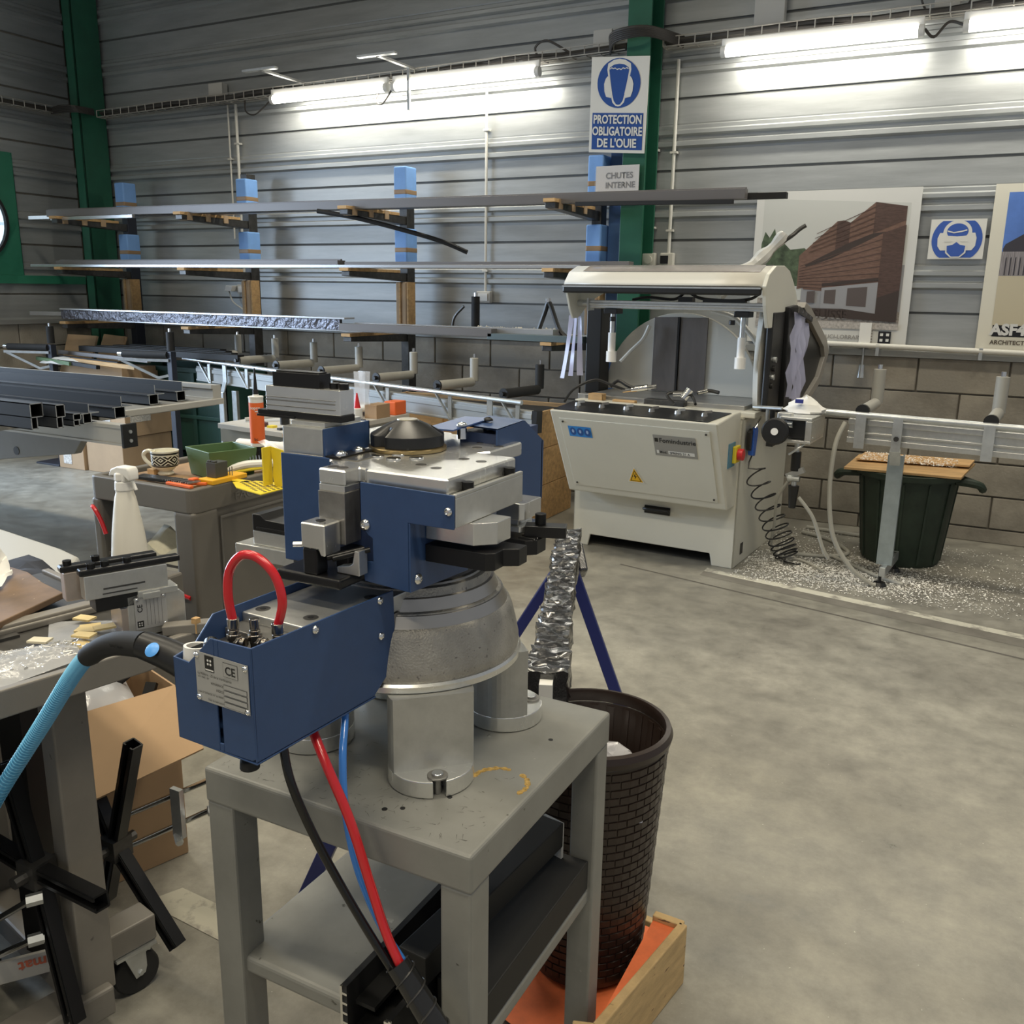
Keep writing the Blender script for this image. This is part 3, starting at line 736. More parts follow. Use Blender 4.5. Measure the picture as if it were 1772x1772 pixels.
# profiles lying on the rack; each long profile a thing
def prof_bar(name, x0, x1, y, z, w_, h, m, lab, grp, z2=None, y2=None, hollow=False):
    z2 = z if z2 is None else z2; y2 = y if y2 is None else y2
    b = MB(); b.bar((x0, y, z), (x1, y2, z2), w_, h)
    if hollow: b.bar((x0, y, z+h/2+.004), (x1, y2, z2+h/2+.004), w_*.25, .01)
    return single(name, b, m, lab, 'profile', (x0, y, z), grp, bevel=.0015)
G1 = 'aluminium profiles on the top rack level'; G2 = 'aluminium profiles on the middle rack level'; G3 = 'aluminium profiles on the bottom rack level'
T1 = 2.05
prof_bar('aluminium_profile', -7.38, -1.375, 5.42, T1+.030, .06, .056, M_GREYPROF, 'wide grey profile on the front of the top rack level', G1, hollow=True, z2=T1-.005)
prof_bar('aluminium_profile', -7.0, -1.165, 5.50, T1+.018, .05, .034, M_BLKPROF, 'black profile whose right end sticks out furthest on the top rack level', G1, z2=T1-.012)
prof_bar('aluminium_profile', -7.86, -3.5, 5.575, T1+.016, .04, .03, M_SILVPROF, 'pale profile whose left end sticks out furthest on the top rack level', G1)
prof_bar('aluminium_profile', -6.8, -1.9, 5.64, T1+.018, .05, .034, M_GREYPROF, 'grey profile behind the front ones on the top rack level', G1)
prof_bar('aluminium_profile', -6.9, -2.1, 5.71, T1+.016, .04, .03, M_SILVPROF, 'pale profile next to the posts on the top rack level', G1)
prof_bar('aluminium_profile', -7.3, -6.3, 5.38, T1-.018, .03, .026, M_SILVPROF, 'short pale profile end hanging under the left end of the top rack level', G1)
prof_bar('aluminium_profile', -2.4, -1.43, 5.36, T1-.035, .025, .024, M_BLKPROF, 'thin black profile below the right end of the top rack level', G1, z2=T1-.05)
b = MB(); b.tube([(-4.42, 5.38, 2.025), (-4.1, 5.46, 1.97), (-3.6, 5.62, 1.84), (-3.37, 5.70, 1.75)], .016, 10)
single('black_tube', b, M_BLKPROF, 'black tube slipped down from the top rack level beside the third post', 'tube', (-4.4, 5.4, 2.0))
T2 = LV[1]+.034
prof_bar('aluminium_profile', -7.56, -2.34, 5.34, T2+.010, .05, .020, M_SILVPROF, 'bright profile on the front edge of the middle rack level', G2)
prof_bar('aluminium_profile', -7.3, -4.25, 5.42, T2+.028, .09, .05, M_GREYPROF, 'wide grey profile on the left of the middle rack level', G2, hollow=True)
prof_bar('aluminium_profile', -4.20, -2.05, 5.43, T2+.022, .08, .042, M_GREYPROF, 'grey profile on the right of the middle rack level, ending behind the machine', G2)
prof_bar('aluminium_profile', -7.2, -2.3, 5.53, T2+.020, .06, .036, M_DKSTEEL, 'dark profile behind the front ones on the middle rack level', G2)
prof_bar('aluminium_profile', -7.1, -2.4, 5.62, T2+.020, .06, .036, M_SILVPROF, 'pale profile next to the posts on the middle rack level', G2)
T3 = LV[0]+.034
prof_bar('aluminium_profile', -7.22, -4.2, 5.33, T3+.06, .03, .075, mat('crinkled_silver_film', (.13, .13, .15), .25, .6, 0, bump=1, bscale=24, bdist=.02), 'film wrapped silver profile on the left front of the bottom rack level', G3)
prof_bar('aluminium_profile', -7.22, -4.15, 5.365, T3+.105, .12, .012, M_SILVPROF, 'flat bright profile on top of the film wrapped one, bottom rack level', G3)
prof_bar('aluminium_profile', -4.20, -2.95, 5.34, T3+.045, .08, .05, M_GREYPROF, 'dark grey profile on the middle front of the bottom rack level', G3)
prof_bar('aluminium_profile', -4.13, -2.55, 5.44, T3+.045, .09, .06, M_SILVPROF, 'pale profile behind the dark grey one on the bottom rack level', G3)
prof_bar('aluminium_profile', -2.98, -2.30, 5.34, T3+.022, .08, .04, mat('teal_grey_profile', (.13, .17, .18), .4, .4), 'teal grey profile at the right end of the bottom rack level', G3)
prof_bar('aluminium_profile', -7.0, -2.45, 5.55, T3+.022, .08, .04, M_SILVPROF, 'pale profile behind, on the bottom rack level', G3)
prof_bar('aluminium_profile', -7.9, -7.0, 5.52, T3+.05, .05, .035, M_SILVPROF, 'pale profile sticking out left of the bottom rack level', G3, z2=T3+.06)
# beads of expanded filler along the bottom level
b = MB(); rnd = random.Random(5)
for i in range(150):
    x = -3.98+1.35*rnd.random(); y = 5.50+.10*rnd.random(); z = T3+.055+.012*rnd.random(); r = .011+.008*rnd.random()
    if x < -3.2: z -= .006; r *= .6
    b.lathe([(.0001, z-r), (r, z), (.0001, z+r)], (x, y), 6)
single('corner_fittings', b, mat('off_white_granules', (.62, .58, .48), .6), 'row of small off-white pieces lying on the bottom rack level', 'fittings', (-3.3, 5.5, T3), kind='stuff')
# black gas struts / rollers standing on the bottom level
t = thing('stand_roller', 'black upright roller with a slanted brace standing on the bottom rack level', 'roller', (-3.33, 5.7, T3))
b = MB(); b.cyl((-3.33, 5.75, T3), (-3.33, 5.75, 1.45), .03, 14); mk('roller', b, M_RUBBER, t)
b = MB(); b.cyl((-3.33, 5.75, 1.45), (-3.33, 5.75, 1.475), .012, 10); mk('pin', b, M_CHROME, t)
b = MB(); b.tube([(-3.42, 5.74, 1.38), (-3.50, 5.74, 1.30), (-3.52, 5.74, 1.2)], .010, 8); mk('brace', b, M_DKSTEEL, t)
t = thing('stand_roller', 'black triangular roller stand on the bottom rack level close to the machine', 'roller', (-2.62, 5.6, T3))
b = MB(); b.tube([(-2.72, 5.5, 1.20), (-2.66, 5.5, 1.36), (-2.63, 5.5, 1.42), (-2.56, 5.5, 1.26), (-2.50, 5.5, 1.2)], .016, 8, 4); mk('frame', b, M_BLACK, t)
b = MB(); b.cyl((-2.64, 5.5, 1.42), (-2.64, 5.5, 1.45), .015, 10); b.cyl((-2.72, 5.5, 1.20), (-2.5, 5.5, 1.2), .012, 8); mk_each('pin', b, M_CHROME, t)
b = MB(); b.box(-2.475, -2.36, 6.08, 6.2, 0, 2.75)
single('blue_post', b, M_BFOAM_D, 'plain dark blue upright right of the last padded rack post', 'post', (-2.42, 6.14, 0), bevel=.004)

# ================================================================== ROLLER CONVEYORS
def conveyor(name, A, Bp, posts, label, hz=0, zdrop=.0, rollers=(), dark=(), brk=True):
    A = Vector(A); Bp = Vector(Bp); d = (Bp-A); L_ = d.length; dn = d.normalized(); back = Vector((-dn.y, dn.x, 0)).normalized()
    t = thing(name, label, 'conveyor', (A.x, A.y, 0))
    b = MB(); b.tube([A, Bp], .014, 10, smooth_path=False); mk('guide_tube', b, M_ZINC, t)
    c0 = A+dn*.12+Vector((0, 0, -.11))+back*.06; c1 = Bp+dn*.05+Vector((0, 0, -.11))+back*.06
    b = MB(); b.bar(c0, c1, .05, .12); b.bar(c0-back*.027+Vector((0, 0, .03)), c1-back*.027+Vector((0, 0, .03)), .01, .03); b.bar(c0-back*.027-Vector((0, 0, .05)), c1-back*.027-Vector((0, 0, .05)), .014, .014)
    mk('beam', b, mat('dull_rail_aluminium', (.36, .37, .36), .55, .35), t, bevel=.003)
    b = MB(); b.bar(c1, c1+dn*.035, .056, .13); mk('end_cap', b, M_BLACK, t)
    for i, s in enumerate(rollers):
        q = A+dn*(L_*s); rm = M_RUBBER if i in dark else mat('grey_roller', (.38, .37, .33), .5)
        b = MB(); b.cyl(q+back*.03+Vector((0, 0, .035)), q+back*.36+Vector((0, 0, .035)), .030, 14); mk('roller', b, rm, t, bevel=.006)
        b = MB(); b.cyl(q+back*.02+Vector((0, 0, .035)), q+back*.03+Vector((0, 0, .035)), .034, 12); b.cyl(q+back*0+Vector((0, 0, .035)), q+back*.02+Vector((0, 0, .035)), .014, 10); mk('roller_end', b, M_BLACK, t)
        b = MB(); b.cyl(q+back*.38+Vector((0, 0, .04)), q+back*.38+Vector((0, 0, .19)), .028, 14); mk('upright_roller', b, rm, t, bevel=.004)
        b = MB(); b.cyl(q+back*.38+Vector((0, 0, .19)), q+back*.38+Vector((0, 0, .215)), .010, 8); mk('pin', b, M_CHROME, t)
        b = MB(); b.bar(q, q+dn*.11+back*.02-Vector((0, 0, .16)), .02, .008)
        b.bar(q+dn*.11+back*.02-Vector((0, 0, .17)), q+dn*.11+back*.02-Vector((0, 0, .02)), .025, .01, up=(0, 1, 0)); mk('bracket', b, M_STEEL if not dark else M_ZINC, t)
    for s in posts:
        q = A+dn*(L_*s)+back*.0; zt = q.z
        b = MB(); b.bar(q+Vector((0, 0, 0)), q+Vector((0, 0, -.14)), .035, .012, up=(0, 1, 0)); b.bar(q+Vector((0, 0, -.13)), q+Vector((0, 0, -.24))-dn*.05, .035, .012, up=(0, 1, 0))
        mk('clamp_bar', b, M_ZINC, t)
        for e in (0, .12):
            b = MB(); p = q+back*e-dn*.05; b.bar((p.x, p.y, zt-.22), (p.x, p.y, .05), .05, .03, up=(0, 1, 0)); mk('leg', b, M_ZINC, t, bevel=.003)
            b = MB(); b.cyl((p.x, p.y, 0), (p.x, p.y, .02), .032, 14, r1=.022); b.cyl((p.x, p.y, .02), (p.x, p.y, .06), .008, 8); mk('foot', b, M_BLACK, t)
    return t
conveyor('roller_conveyor', (-5.80, 5.33, .925), (-2.42, 4.72, .862), (.16, .93), 'long infeed roller conveyor left of the cutting machine under the rack',
         rollers=(.06, .20, .335, .48, .64, .80, .955), dark=(6,))
# right outfeed conveyor
A = Vector((-.80, 4.965, .905)); Bp = Vector((1.1, 4.81, .893)); dn = (Bp-A).normalized(); back = Vector((-dn.y, dn.x, 0))
t = thing('roller_conveyor', 'outfeed roller conveyor right of the cutting machine with a tall zinc leg', 'conveyor', (-.42, 5.0, 0))
b = MB(); b.tube([A, Bp], .017, 12, smooth_path=False); mk('guide_tube', b, M_ZINC, t)
b = MB(); c0 = A+dn*.15-Vector((0, 0, .085)); c1 = Bp-Vector((0, 0, .085))
b.bar(c0+back*.07, c1+back*.07, .06, .13); b.bar(c0+back*.03+Vector((0, 0, .045)), c1+back*.03+Vector((0, 0, .045)), .02, .028); b.bar(c0+back*.03-Vector((0, 0, .01)), c1+back*.03-Vector((0, 0, .01)), .02, .012)
b.bar(c0+back*.03-Vector((0, 0, .05)), c1+back*.03-Vector((0, 0, .05)), .025, .03)
mk('beam', b, M_ALU2, t, bevel=.003)
for s in (.115, .365+.06, .74):
    q = A+dn*(1.9*s); rm = mat('grey_roller', (.38, .37, .33), .5)
    b = MB(); b.cyl(q+back*.02+Vector((0, 0, .02)), q+back*.30+Vector((0, 0, .03)), .030, 14); mk('roller', b, rm, t, bevel=.006)
    b = MB(); b.cyl(q-back*.005+Vector((0, 0, .02)), q+back*.02+Vector((0, 0, .02)), .034, 14); mk('roller_end', b, M_BLACK, t)
    b = MB(); b.cyl(q+back*.34+Vector((0, 0, .03)), q+back*.34+Vector((0, 0, .21)), .032, 14); mk('upright_roller', b, rm, t)
    b = MB(); b.cyl(q+back*.34+Vector((0, 0, .21)), q+back*.34+Vector((0, 0, .235)), .012, 8); mk('pin', b, M_CHROME, t)
    b = MB(); b.bar(q-Vector((0, 0, .0))-back*.012, q-Vector((0, 0, .17))-back*.012, .05, .012, up=(0, 1, 0)); mk('bracket', b, M_ZINC, t)
q = Vector((-.405, 4.93, .90))
b = MB(); b.bar((q.x, q.y-.01, .90), (q.x, q.y-.01, .735), .045, .014, up=(0, 1, 0)); b.bar((q.x, q.y-.01, .74), (q.x, q.y+.06, .66), .05, .02, up=(0, 1, 0)); mk('clamp_bar', b, M_ZINC, t)
b = MB(); b.cyl((q.x, q.y-.018, .80), (q.x, q.y-.03, .80), .013, 8); mk('bolt', b, M_DKSTEEL, t)
b = MB(); b.bar((-.405, 5.03, .70), (-.405, 5.03, .11), .075, .008, up=(0, 1, 0)); b.bar((-.440, 5.05, .70), (-.440, 5.05, .11), .008, .05, up=(0, 1, 0)); b.bar((-.370, 5.05, .70), (-.370, 5.05, .11), .008, .05, up=(0, 1, 0)); mk('leg', b, mat('blue_zinc', (.42, .49, .52), .34, .7, 12, .12), t, bevel=.002)
b = MB(); b.bar((-.405, 4.97, .085), (-.375, 5.36, .085), .03, .05); mk('foot_bar', b, M_ZINC, t, bevel=.003)
for fx, fy in ((-.415, 5.0), (-.378, 5.32)):
    b = MB(); b.cyl((fx, fy, .003), (fx, fy, .022), .040, 16, r1=.028); b.cyl((fx, fy, .02), (fx, fy, .11), .009, 8); mk('foot', b, M_BLACK, t)

# ================================================================== CUTTING MACHINE
SO = Vector((-2.169, 4.946, 0)); sa = -.048
su = Vector((cos(sa), sin(sa), 0)); sv = Vector((-sin(sa), cos(sa), 0))
def SM(p): return SO+su*p[0]+sv*p[1]+Vector((0, 0, p[2]))
saw = thing('cutting_machine', 'large cream profile cutting machine with raised hood and front control console', 'machine', tuple(SM((.5, .5, 0))))
def sm(name, mb, m, parent=saw, **k): mb.xf(SM); return mk(name, mb, m, parent, **k)
# cabinet
b = MB(); b.prism([(0, 0), (.10, 0), (.115, .07), (.86, .07), (.875, 0), (.998, 0), (.998, .845), (0, .845)], 0, .012, 'Y')
b.box(0, .012, 0, 1.0, 0, .845); b.box(.986, .998, 0, 1.0, 0, .845); b.box(0, .998, .99, 1.0, 0, .845); b.box(.0, .998, 0, 1.0, .83, .845)
cab = sm('cabinet', b, M_CREAM, bevel=.006)
b = MB(); b.box(.02, .97, .03, .95, .075, .09); sm('inner_floor', b, M_DKSTEEL)
b = MB(); b.box(.9985, 1.0, .12, .17, .055, .12); sm('vent', b, M_BLACK)
b = MB(); b.tube([(.47, -.004, .28), (.475, -.035, .285), (.60, -.035, .285), (.605, -.004, .28)], .010, 8); b.box(.46, .615, -.008, .0, .255, .30); sm('drawer_handle', b, M_BLACK)
# console wedge
def wedge(s0, s1, inset=0): return [(-.40+inset, .860-inset), (-.13+inset*.5, .36+inset), (0, .36+inset), (0, .882), (-.12, .882)]
b = MB(); b.prism(wedge(0, 1), .03, .985, 'X'); con = sm('console', b, M_CREAM, bevel=.008)
fd = Vector((0, -.27, .50)).normalized(); fn_ = Vector((0, -.50, -.27)).normalized()
def CF(s, h, off=0):   # point on the sloping console front, h upward along the face from its foot
    return Vector((s, -.13, .36))+fd*h+fn_*off
b = MB(); P = [CF(.08, .05, .004), CF(.94, .05, .004), CF(.94, .520, .004), CF(.08, .520, .004)]; Q = [CF(.08, .05, -.002), CF(.94, .05, -.002), CF(.94, .520, -.002), CF(.08, .520, -.002)]
b.add(P+Q, [(0, 1, 2, 3), (0, 4, 5, 1), (1, 5, 6, 2), (2, 6, 7, 3), (3, 7, 4, 0)]); pan = sm('front_panel', b, M_CREAM, label='flat cream service panel', bevel=.002)
b = MB()
for s_, h_ in ((.10, .50), (.92, .50), (.10, .07), (.92, .07)): b.cyl(CF(s_, h_, .004), CF(s_, h_, .008), .006, 8)
sm('panel_screw', b, M_DKSTEEL, pan)
def on_face(us, hs): return [(us[i], hs[i]) for i in range(len(us))]
FO = SM(CF(0, 0, .0052)); FU = su.copy(); FV = (su*fd.x+sv*fd.y+Vector((0, 0, fd.z)))
L = [(0, [(.125, .405), (.265, .405), (.265, .475), (.125, .475)])]
for k in range(3):
    L.append((1, circ2(.152+.044*k, .440, .019, .026, 16))); L.append((2, circ2(.152+.044*k, .442, .007, .012, 10)))
mk('pictogram_label', flat_polys(FO, FU, FV, L), [mat('label_blue', (.03, .25, .68), .4), mat('label_dark_blue', (.015, .09, .33), .4), mat('label_pale', (.35, .5, .75), .4)], pan, recalc=False)
L = [(0, [(.625, .335), (.86, .335), (.86, .47), (.625, .47)]), (1, [(.632, .425), (.652, .425), (.652, .450), (.632, .450)]),
     (2, [(.70, .350), (.845, .350), (.845, .372), (.70, .372)]), (2, [(.635, .350), (.648, .350), (.648, .372), (.635, .372)])]
mk('nameplate', flat_polys(FO, FU, FV, L), [mat('plate_grey', (.34, .34, .33), .35, .4), M_BLACK, M_PAPER], pan, recalc=False)
tx = text_mb('Fomindustrie', FO+FU*.657+FV*.424, FU, FV, .040, off=.0025, bold=.0006, wscale=.95)
merge(tx, text_mb('SPRING 21 A', FO+FU*.708+FV*.354, FU, FV, .020, off=.003, bold=.0003))
merge(tx, text_mb('Mod.', FO+FU*.652+FV*.354, FU, FV, .020, off=.003, bold=.0003))
mk('lettering', tx, mat('plate_ink', (.03, .03, .03), .5), pan, recalc=False)
L = [(1, [(.43, .125), (.53, .125), (.48, .235)]), (0, [(.438, .130), (.522, .130), (.48, .225)]), (1, [(.447, .135), (.513, .135), (.48, .212)]), (0, [(.453, .139), (.507, .139), (.48, .203)]),
     (1, [(.484, .192), (.470, .166), (.479, .168), (.474, .146), (.490, .172), (.481, .170)])]
L[0] = (2, L[0][1])
mk('warning_triangle', flat_polys(FO, FU, FV, L), [mat('warning_yellow', (.85, .48, .01), .4), M_BLACK, M_PAPER], pan, recalc=False)
# black top strip with six knobs
b = MB()
tp = [(-.385, .8645), (-.125, .8855)]
b.add([(.045, tp[0][0], tp[0][1]), (.93, tp[0][0], tp[0][1]), (.97, tp[1][0], tp[1][1]), (.045, tp[1][0], tp[1][1])], [(0, 1, 2, 3)])
b.add([(p[0], p[1], p[2]-.006) for p in [(.045, tp[0][0], tp[0][1]), (.93, tp[0][0], tp[0][1]), (.97, tp[1][0], tp[1][1]), (.045, tp[1][0], tp[1][1])]], [(3, 2, 1, 0)])
strip = sm('control_strip', b, M_BLACK, solid=.002)
for k in range(6):
    s_ = .13+.147*k; b = MB(); b.cyl((s_, -.25, .872), (s_, -.252, .893), .019, 14, r1=.014); b.bar((s_, -.25, .896), (s_+.035, -.235, .900), .010, .012)
    sm('selector_knob', b, M_ZINC if k % 2 == 0 else M_STEEL, strip)
# main switch on the console side
b = MB(); b.box(.985, .99, -.19, -.08, .60, .73); sm('switch_plate', b, mat('teal_label', (.10, .25, .36), .5))
b = MB(); b.box(.99, 1.01, -.13, -.05, .62, .71); sm('switch_base', b, M_YELLOW, bevel=.004)
b = MB(); b.cyl((1.01, -.09, .665), (1.04, -.09, .665), .032, 12); sm('switch_knob', b, M_RED, label='red main switch knob', bevel=.003)
# work table
b = MB(); b.box(-.03, 1.05, .03, .56, .845, .875); sm('table_base', b, M_CREAM, bevel=.004)
b = MB(); b.box(.0, .97, .10, .62, .868, .900); b.box(-.045, .03, .10, .14, .868, .902); sm('work_table', b, mat('ground_table', (.38, .375, .36), .35, .6, 10, .1), bevel=.003)
b = MB(); b.box(.40, .64, .05, .11, .865, .905); sm('fence_bar', b, M_DKSTEEL, bevel=.003)
b = MB(); b.box(.06, .15, .02, .08, .875, .915); b.box(.22, .36, .01, .05, .875, .892); mk_each('wood_block', b.xf(SM), M_WOOD, saw, bevel=.003)
# round backdrop with dark centre plates
cx_, r_ = .432, .487
arc = [(cx_+r_*cos(a), .90+r_*sin(a)*.985) for a in [radians(q) for q in range(0, 181, 6)]]
b = MB(); b.prism([(p[0], p[1]) for p in arc], .52, .56, 'Y'); back_panel = sm('round_guard', b, M_CREAM2, bevel=.004)
for a0_, a1_ in ((.256, .408), (.426, .596)):
    b = MB(); b.prism([(a0_, .906), (a1_, .906), (a1_, 1.355), (a0_, 1.350)], .508, .519, 'Y'); sm('centre_plate', b, mat('brushed_dark_plate', (.20, .185, .175), .38, .75, 7, .2, stretch=(1, 1, .3)), bevel=.002)
b = MB(); b.box(.411, .422, .50, .52, .906, 1.355); sm('blade_slot', b, M_BLACK)
# curved cream casing, dark end cover with greige rim
g = []
for i in range(10):
    z = .88+.54*i/9; bu = .045*sin(pi*i/9)
    g.append([(.93+.02*cos(i), .53, z) if False else (.96-bu*.3, .50, z), (1.0, .16-bu, z), (1.035, .12-bu, z), (1.06, .16-bu, z)])
b = MB(); b.sheet(g); sm('curved_cover', b, M_CREAM2, solid=.006)
out = [(.30, 1.43), (.47, 1.44), (.66, 1.385), (1.16, 1.20), (1.24, 1.13), (1.08, 1.0), (.61, .83), (.34, .85)]
b = MB(); b.prism(out, 1.05, 1.12, 'X'); sm('end_cover', b, M_BLACK, bevel=.004)
edge = [(.52, 1.425), (.56, 1.455), (.70, 1.42), (1.19, 1.225), (1.275, 1.14), (1.12, .965), (.72, .83), (.66, .86), (1.05, 1.0), (1.17, 1.12), (1.12, 1.18), (.68, 1.36)]
b = MB(); b.prism(edge, 1.04, 1.145, 'X'); sm('end_cover_rim', b, mat('greige_rim', (.30, .28, .245), .5), bevel=.003)
# hood: curved shell, black seal, end caps
hp = [(-.10, 1.525), (-.095, 1.545), (-.04, 1.60), (.06, 1.635), (.20, 1.640), (.32, 1.625), (.42, 1.58), (.49, 1.52)]
g = []
for a, z in hp: g.append([(s_, a, z) for s_ in (-.055, .2, .5, .8, 1.075)])
b = MB(); b.sheet(g); hood = sm('hood', b, M_CREAM2, solid=.008)
g = []
for a, z in hp[2:6]: g.append([(s_, a, z+.0075) for s_ in (.03, .3, .6, 1.04)])
b = MB(); b.sheet(g); sm('hood_window', b, mat('scuffed_polycarbonate', (.46, .43, .41), .12, .3, 6, .15), hood)
b = MB(); b.box(-.06, 1.07, -.115, -.085, 1.488, 1.535); sm('hood_seal', b, M_BLACK, bevel=.01)
b = MB(); b.box(-.06, 1.07, -.118, -.108, 1.52, 1.528); sm('hood_bead', b, M_ZINC)
capr = [(-.11, 1.535), (-.06, 1.595), (.06, 1.640), (.22, 1.645), (.34, 1.62), (.44, 1.56), (.52, 1.50), (.58, 1.43), (.50, 1.41), (.38, 1.415), (.26, 1.40), (.16, 1.36), (.06, 1.325), (-.01, 1.325), (-.08, 1.44)]
b = MB(); b.prism(capr, 1.075, 1.095, 'X'); sm('hood_end_plate', b, M_CREAM, bevel=.003)
capl = [(-.11, 1.51), (-.02, 1.60), (.2, 1.64), (.4, 1.58), (.44, 1.50), (.20, 1.44), (.10, 1.38), (.04, 1.345), (-.02, 1.345), (-.06, 1.40)]
b = MB(); b.prism(capl, -.045, -.03, 'X'); sm('hood_end_plate', b, M_CREAM, bevel=.003)
# rail under the hood with two clamp cylinders
b = MB(); b.box(.05, 1.075, .02, .065, 1.405, 1.45); b.box(.05, 1.075, .012, .02, 1.42, 1.435); sm('clamp_rail', b, M_ALU2, bevel=.003)
b = MB(); b.cyl((-.03, .04, 1.43), (.05, .04, 1.43), .02, 12); b.box(.042, .052, .0, .08, 1.39, 1.46); sm('rail_end', b, M_ZINC)
b = MB(); b.tube([(.30, .06, 1.455), (.40, .05, 1.47), (.55, .05, 1.462), (.62, .05, 1.50), (.70, .05, 1.47), (.85, .05, 1.46), (.97, .05, 1.47), (1.02, .05, 1.5)], .008, 8); b.box(.58, .66, .03, .08, 1.45, 1.475); b.box(.72, .95, .03, .07, 1.45, 1.468); sm('air_lines', b, M_BLACK)
for s_ in (.19, .945):
    b = MB(); b.box(s_-.04, s_+.04, .0, .09, 1.375, 1.405); b.cyl((s_+(.02 if s_ < .5 else -.045), -.005, 1.36), (s_+(.02 if s_ < .5 else -.045), -.005, 1.335), .017, 12); sm('clamp_head', b, M_BLACK, bevel=.003)
    b = MB(); b.cyl((s_, .04, 1.375), (s_, .04, 1.20), .014, 12); sm('piston_rod', b, M_ZINC)
    b = MB(); b.cyl((s_, .04, 1.27), (s_, .04, 1.165), .022, 14); b.cyl((s_, .04, 1.165), (s_, .04, 1.105), .030, 16); sm('clamp_pad', b, M_WHITE)
# arched guards beside the round panel
b = MB(); b.tube([(.62, .50, 1.395), (.76, .48, 1.36), (.87, .46, 1.27), (.93, .46, 1.19)], .016, 8); sm('guard_arm', b, M_CREAM2)
b = MB(); b.tube([(.25, .45, 1.30), (.22, .43, 1.22), (.16, .40, 1.15), (.10, .38, 1.08)], .013, 8); sm('guard_arm', b, M_CREAM2)
# bellows columns
b = MB(); b.box(1.065, 1.10, .06, .30, .88, 1.405); sm('bellows', b, M_BLACK, bevel=.01)
b = MB(); b.box(-.13, -.03, .36, .50, .88, 1.40); sm('bellows', b, M_BLACK, bevel=.006)
for i in range(4): b = MB(); b.cyl((1.10, .10+.01*i, 1.02+.045*i), (1.115, .10+.01*i, 1.02+.045*i), .016, 10); sm('gauge', b, M_ZINC if i % 2 else M_BLACK)
# strip curtains
def strips(s0, s1, t0, z0, z1, nn, fan):
    for k in range(nn):
        s_ = s0+(s1-s0)*k/nn; g = []
        for i in range(7):
            z = z1+(z0-z1)*i/6+.04*random.random()*(i == 6); f = i/6
            g.append([(s_+fan*f*(k-nn/2)/nn, t0+.015*sin(3*f+k), z), (s_+(s1-s0)/nn*1.1+fan*f*(k-nn/2)/nn, t0+.01*cos(2*f+k*2), z)])
        b = MB(); b.sheet(g); sm('curtain_strip', b, M_STRIP)
strips(-.10, -.02, .06, .985, 1.36, 3, .10)
for k in range(4):
    t0 = .34+.075*k; g = []
    for i in range(8):
        z = 1.405-.02*k+(.93-1.39)*i/7; g.append([(1.135+.012*sin(2.2*i+k), t0-.05*(i/7)*(k == 0), z), (1.15+.012*sin(1.7*i+2*k), t0+.085-.03*(i/7)+.015*sin(i*2.3+k), z-.01)])
    b = MB(); b.sheet(g); sm('curtain_strip', b, M_STRIP)
b = MB(); b.prism([(.33, 1.40), (.66, 1.345), (.67, 1.37), (.34, 1.435)], 1.155, 1.165, 'X'); cc_ = sm('curtain_clamp', b, M_DKSTEEL, bevel=.002)
for k in range(3): b = MB(); b.cyl((1.165, .40+.10*k, 1.405-.017*k), (1.17, .40+.10*k, 1.405-.017*k), .008, 8); sm('clamp_screw', b, M_CHROME, cc_)
# clamps, hoses on the table
b = MB(); b.cyl((.33, .03, .955), (.42, .05, .97), .018, 12); b.cyl((.42, .05, .97), (.47, .06, .98), .012, 10); b.cyl((.28, .02, .945), (.33, .03, .955), .013, 10); sm('clamp', b, M_CHROME, label='chrome clamp with a black lever')
b = MB(); b.tube([(.21, .0, .965), (.25, .02, 1.0), (.31, .02, .975), (.36, .03, .96)], .010, 8); sm('lever', b, M_BLACK)
b = MB(); b.tube([(.02, -.20, .885), (.03, -.10, .95), (.12, -.02, 1.0), (.22, .0, .975), (.30, .02, .95)], .008, 8); sm('air_hose', b, M_BLACK)
b = MB(); b.cyl((.66, -.02, .93), (.69, .0, .98), .022, 12); b.cyl((.60, -.02, .95), (.67, .0, .955), .012, 10); b.cyl((.73, .02, .965), (.78, .03, .98), .01, 10); sm('clamp', b, M_CHROME, label='chrome clamp beside the blade slot')
b = MB(); b.tube([(.62, -.05, .90), (.57, -.03, .95), (.66, .02, .965)], .009, 8); b.tube([(.70, .0, .95), (.73, -.04, .93), (.76, -.10, .915)], .008, 8); b.tube([(.72, .03, .96), (.78, .05, .975), (.84, .04, .97)], .010, 8); sm('lever', b, M_BLACK)
# wheel, measuring stop housing at the right side
wheel = sm('hand_wheel', MB().lathe([(.0001, -.008), (.060, -.008), (.068, 0), (.068, .022), (.060, .030), (.022, .030), (.0001, .030)], n=32, ax=((1.235, -.235, .828), (.05, -1, .05))), M_BLACK)
b = MB(); b.lathe([(.0001, .031), (.018, .031), (.018, .036), (.0001, .036)], n=20, ax=((1.235, -.235, .828), (.05, -1, .05))); sm('wheel_hub', b, M_WHITE, wheel)
b = MB(); b.box(1.24, 1.40, -.20, .10, .77, .785); b.box(1.24, 1.40, -.20, .10, .885, .90); b.box(1.37, 1.40, -.20, .10, .785, .885); b.box(1.22, 1.29, -.17, -.12, .88, .915); sm('stop_housing', b, M_ALU2, bevel=.003)
b = MB(); b.box(1.27, 1.365, -.17, .06, .79, .88); sm('housing_core', b, M_BLACK)
b = MB(); b.cyl((1.255, -.16, .86), (1.30, -.16, .86), .02, 10); b.tube([(1.40, -.15, .80), (1.35, -.19, .75), (1.30, -.2, .71)], .006, 6); b.cyl((1.03, .06, .905), (1.20, .0, .915), .010, 8); b.cyl((1.11, .05, .91), (1.11, .05, .80), .008, 8); mk_each('fitting', b.xf(SM), M_ZINC, saw)
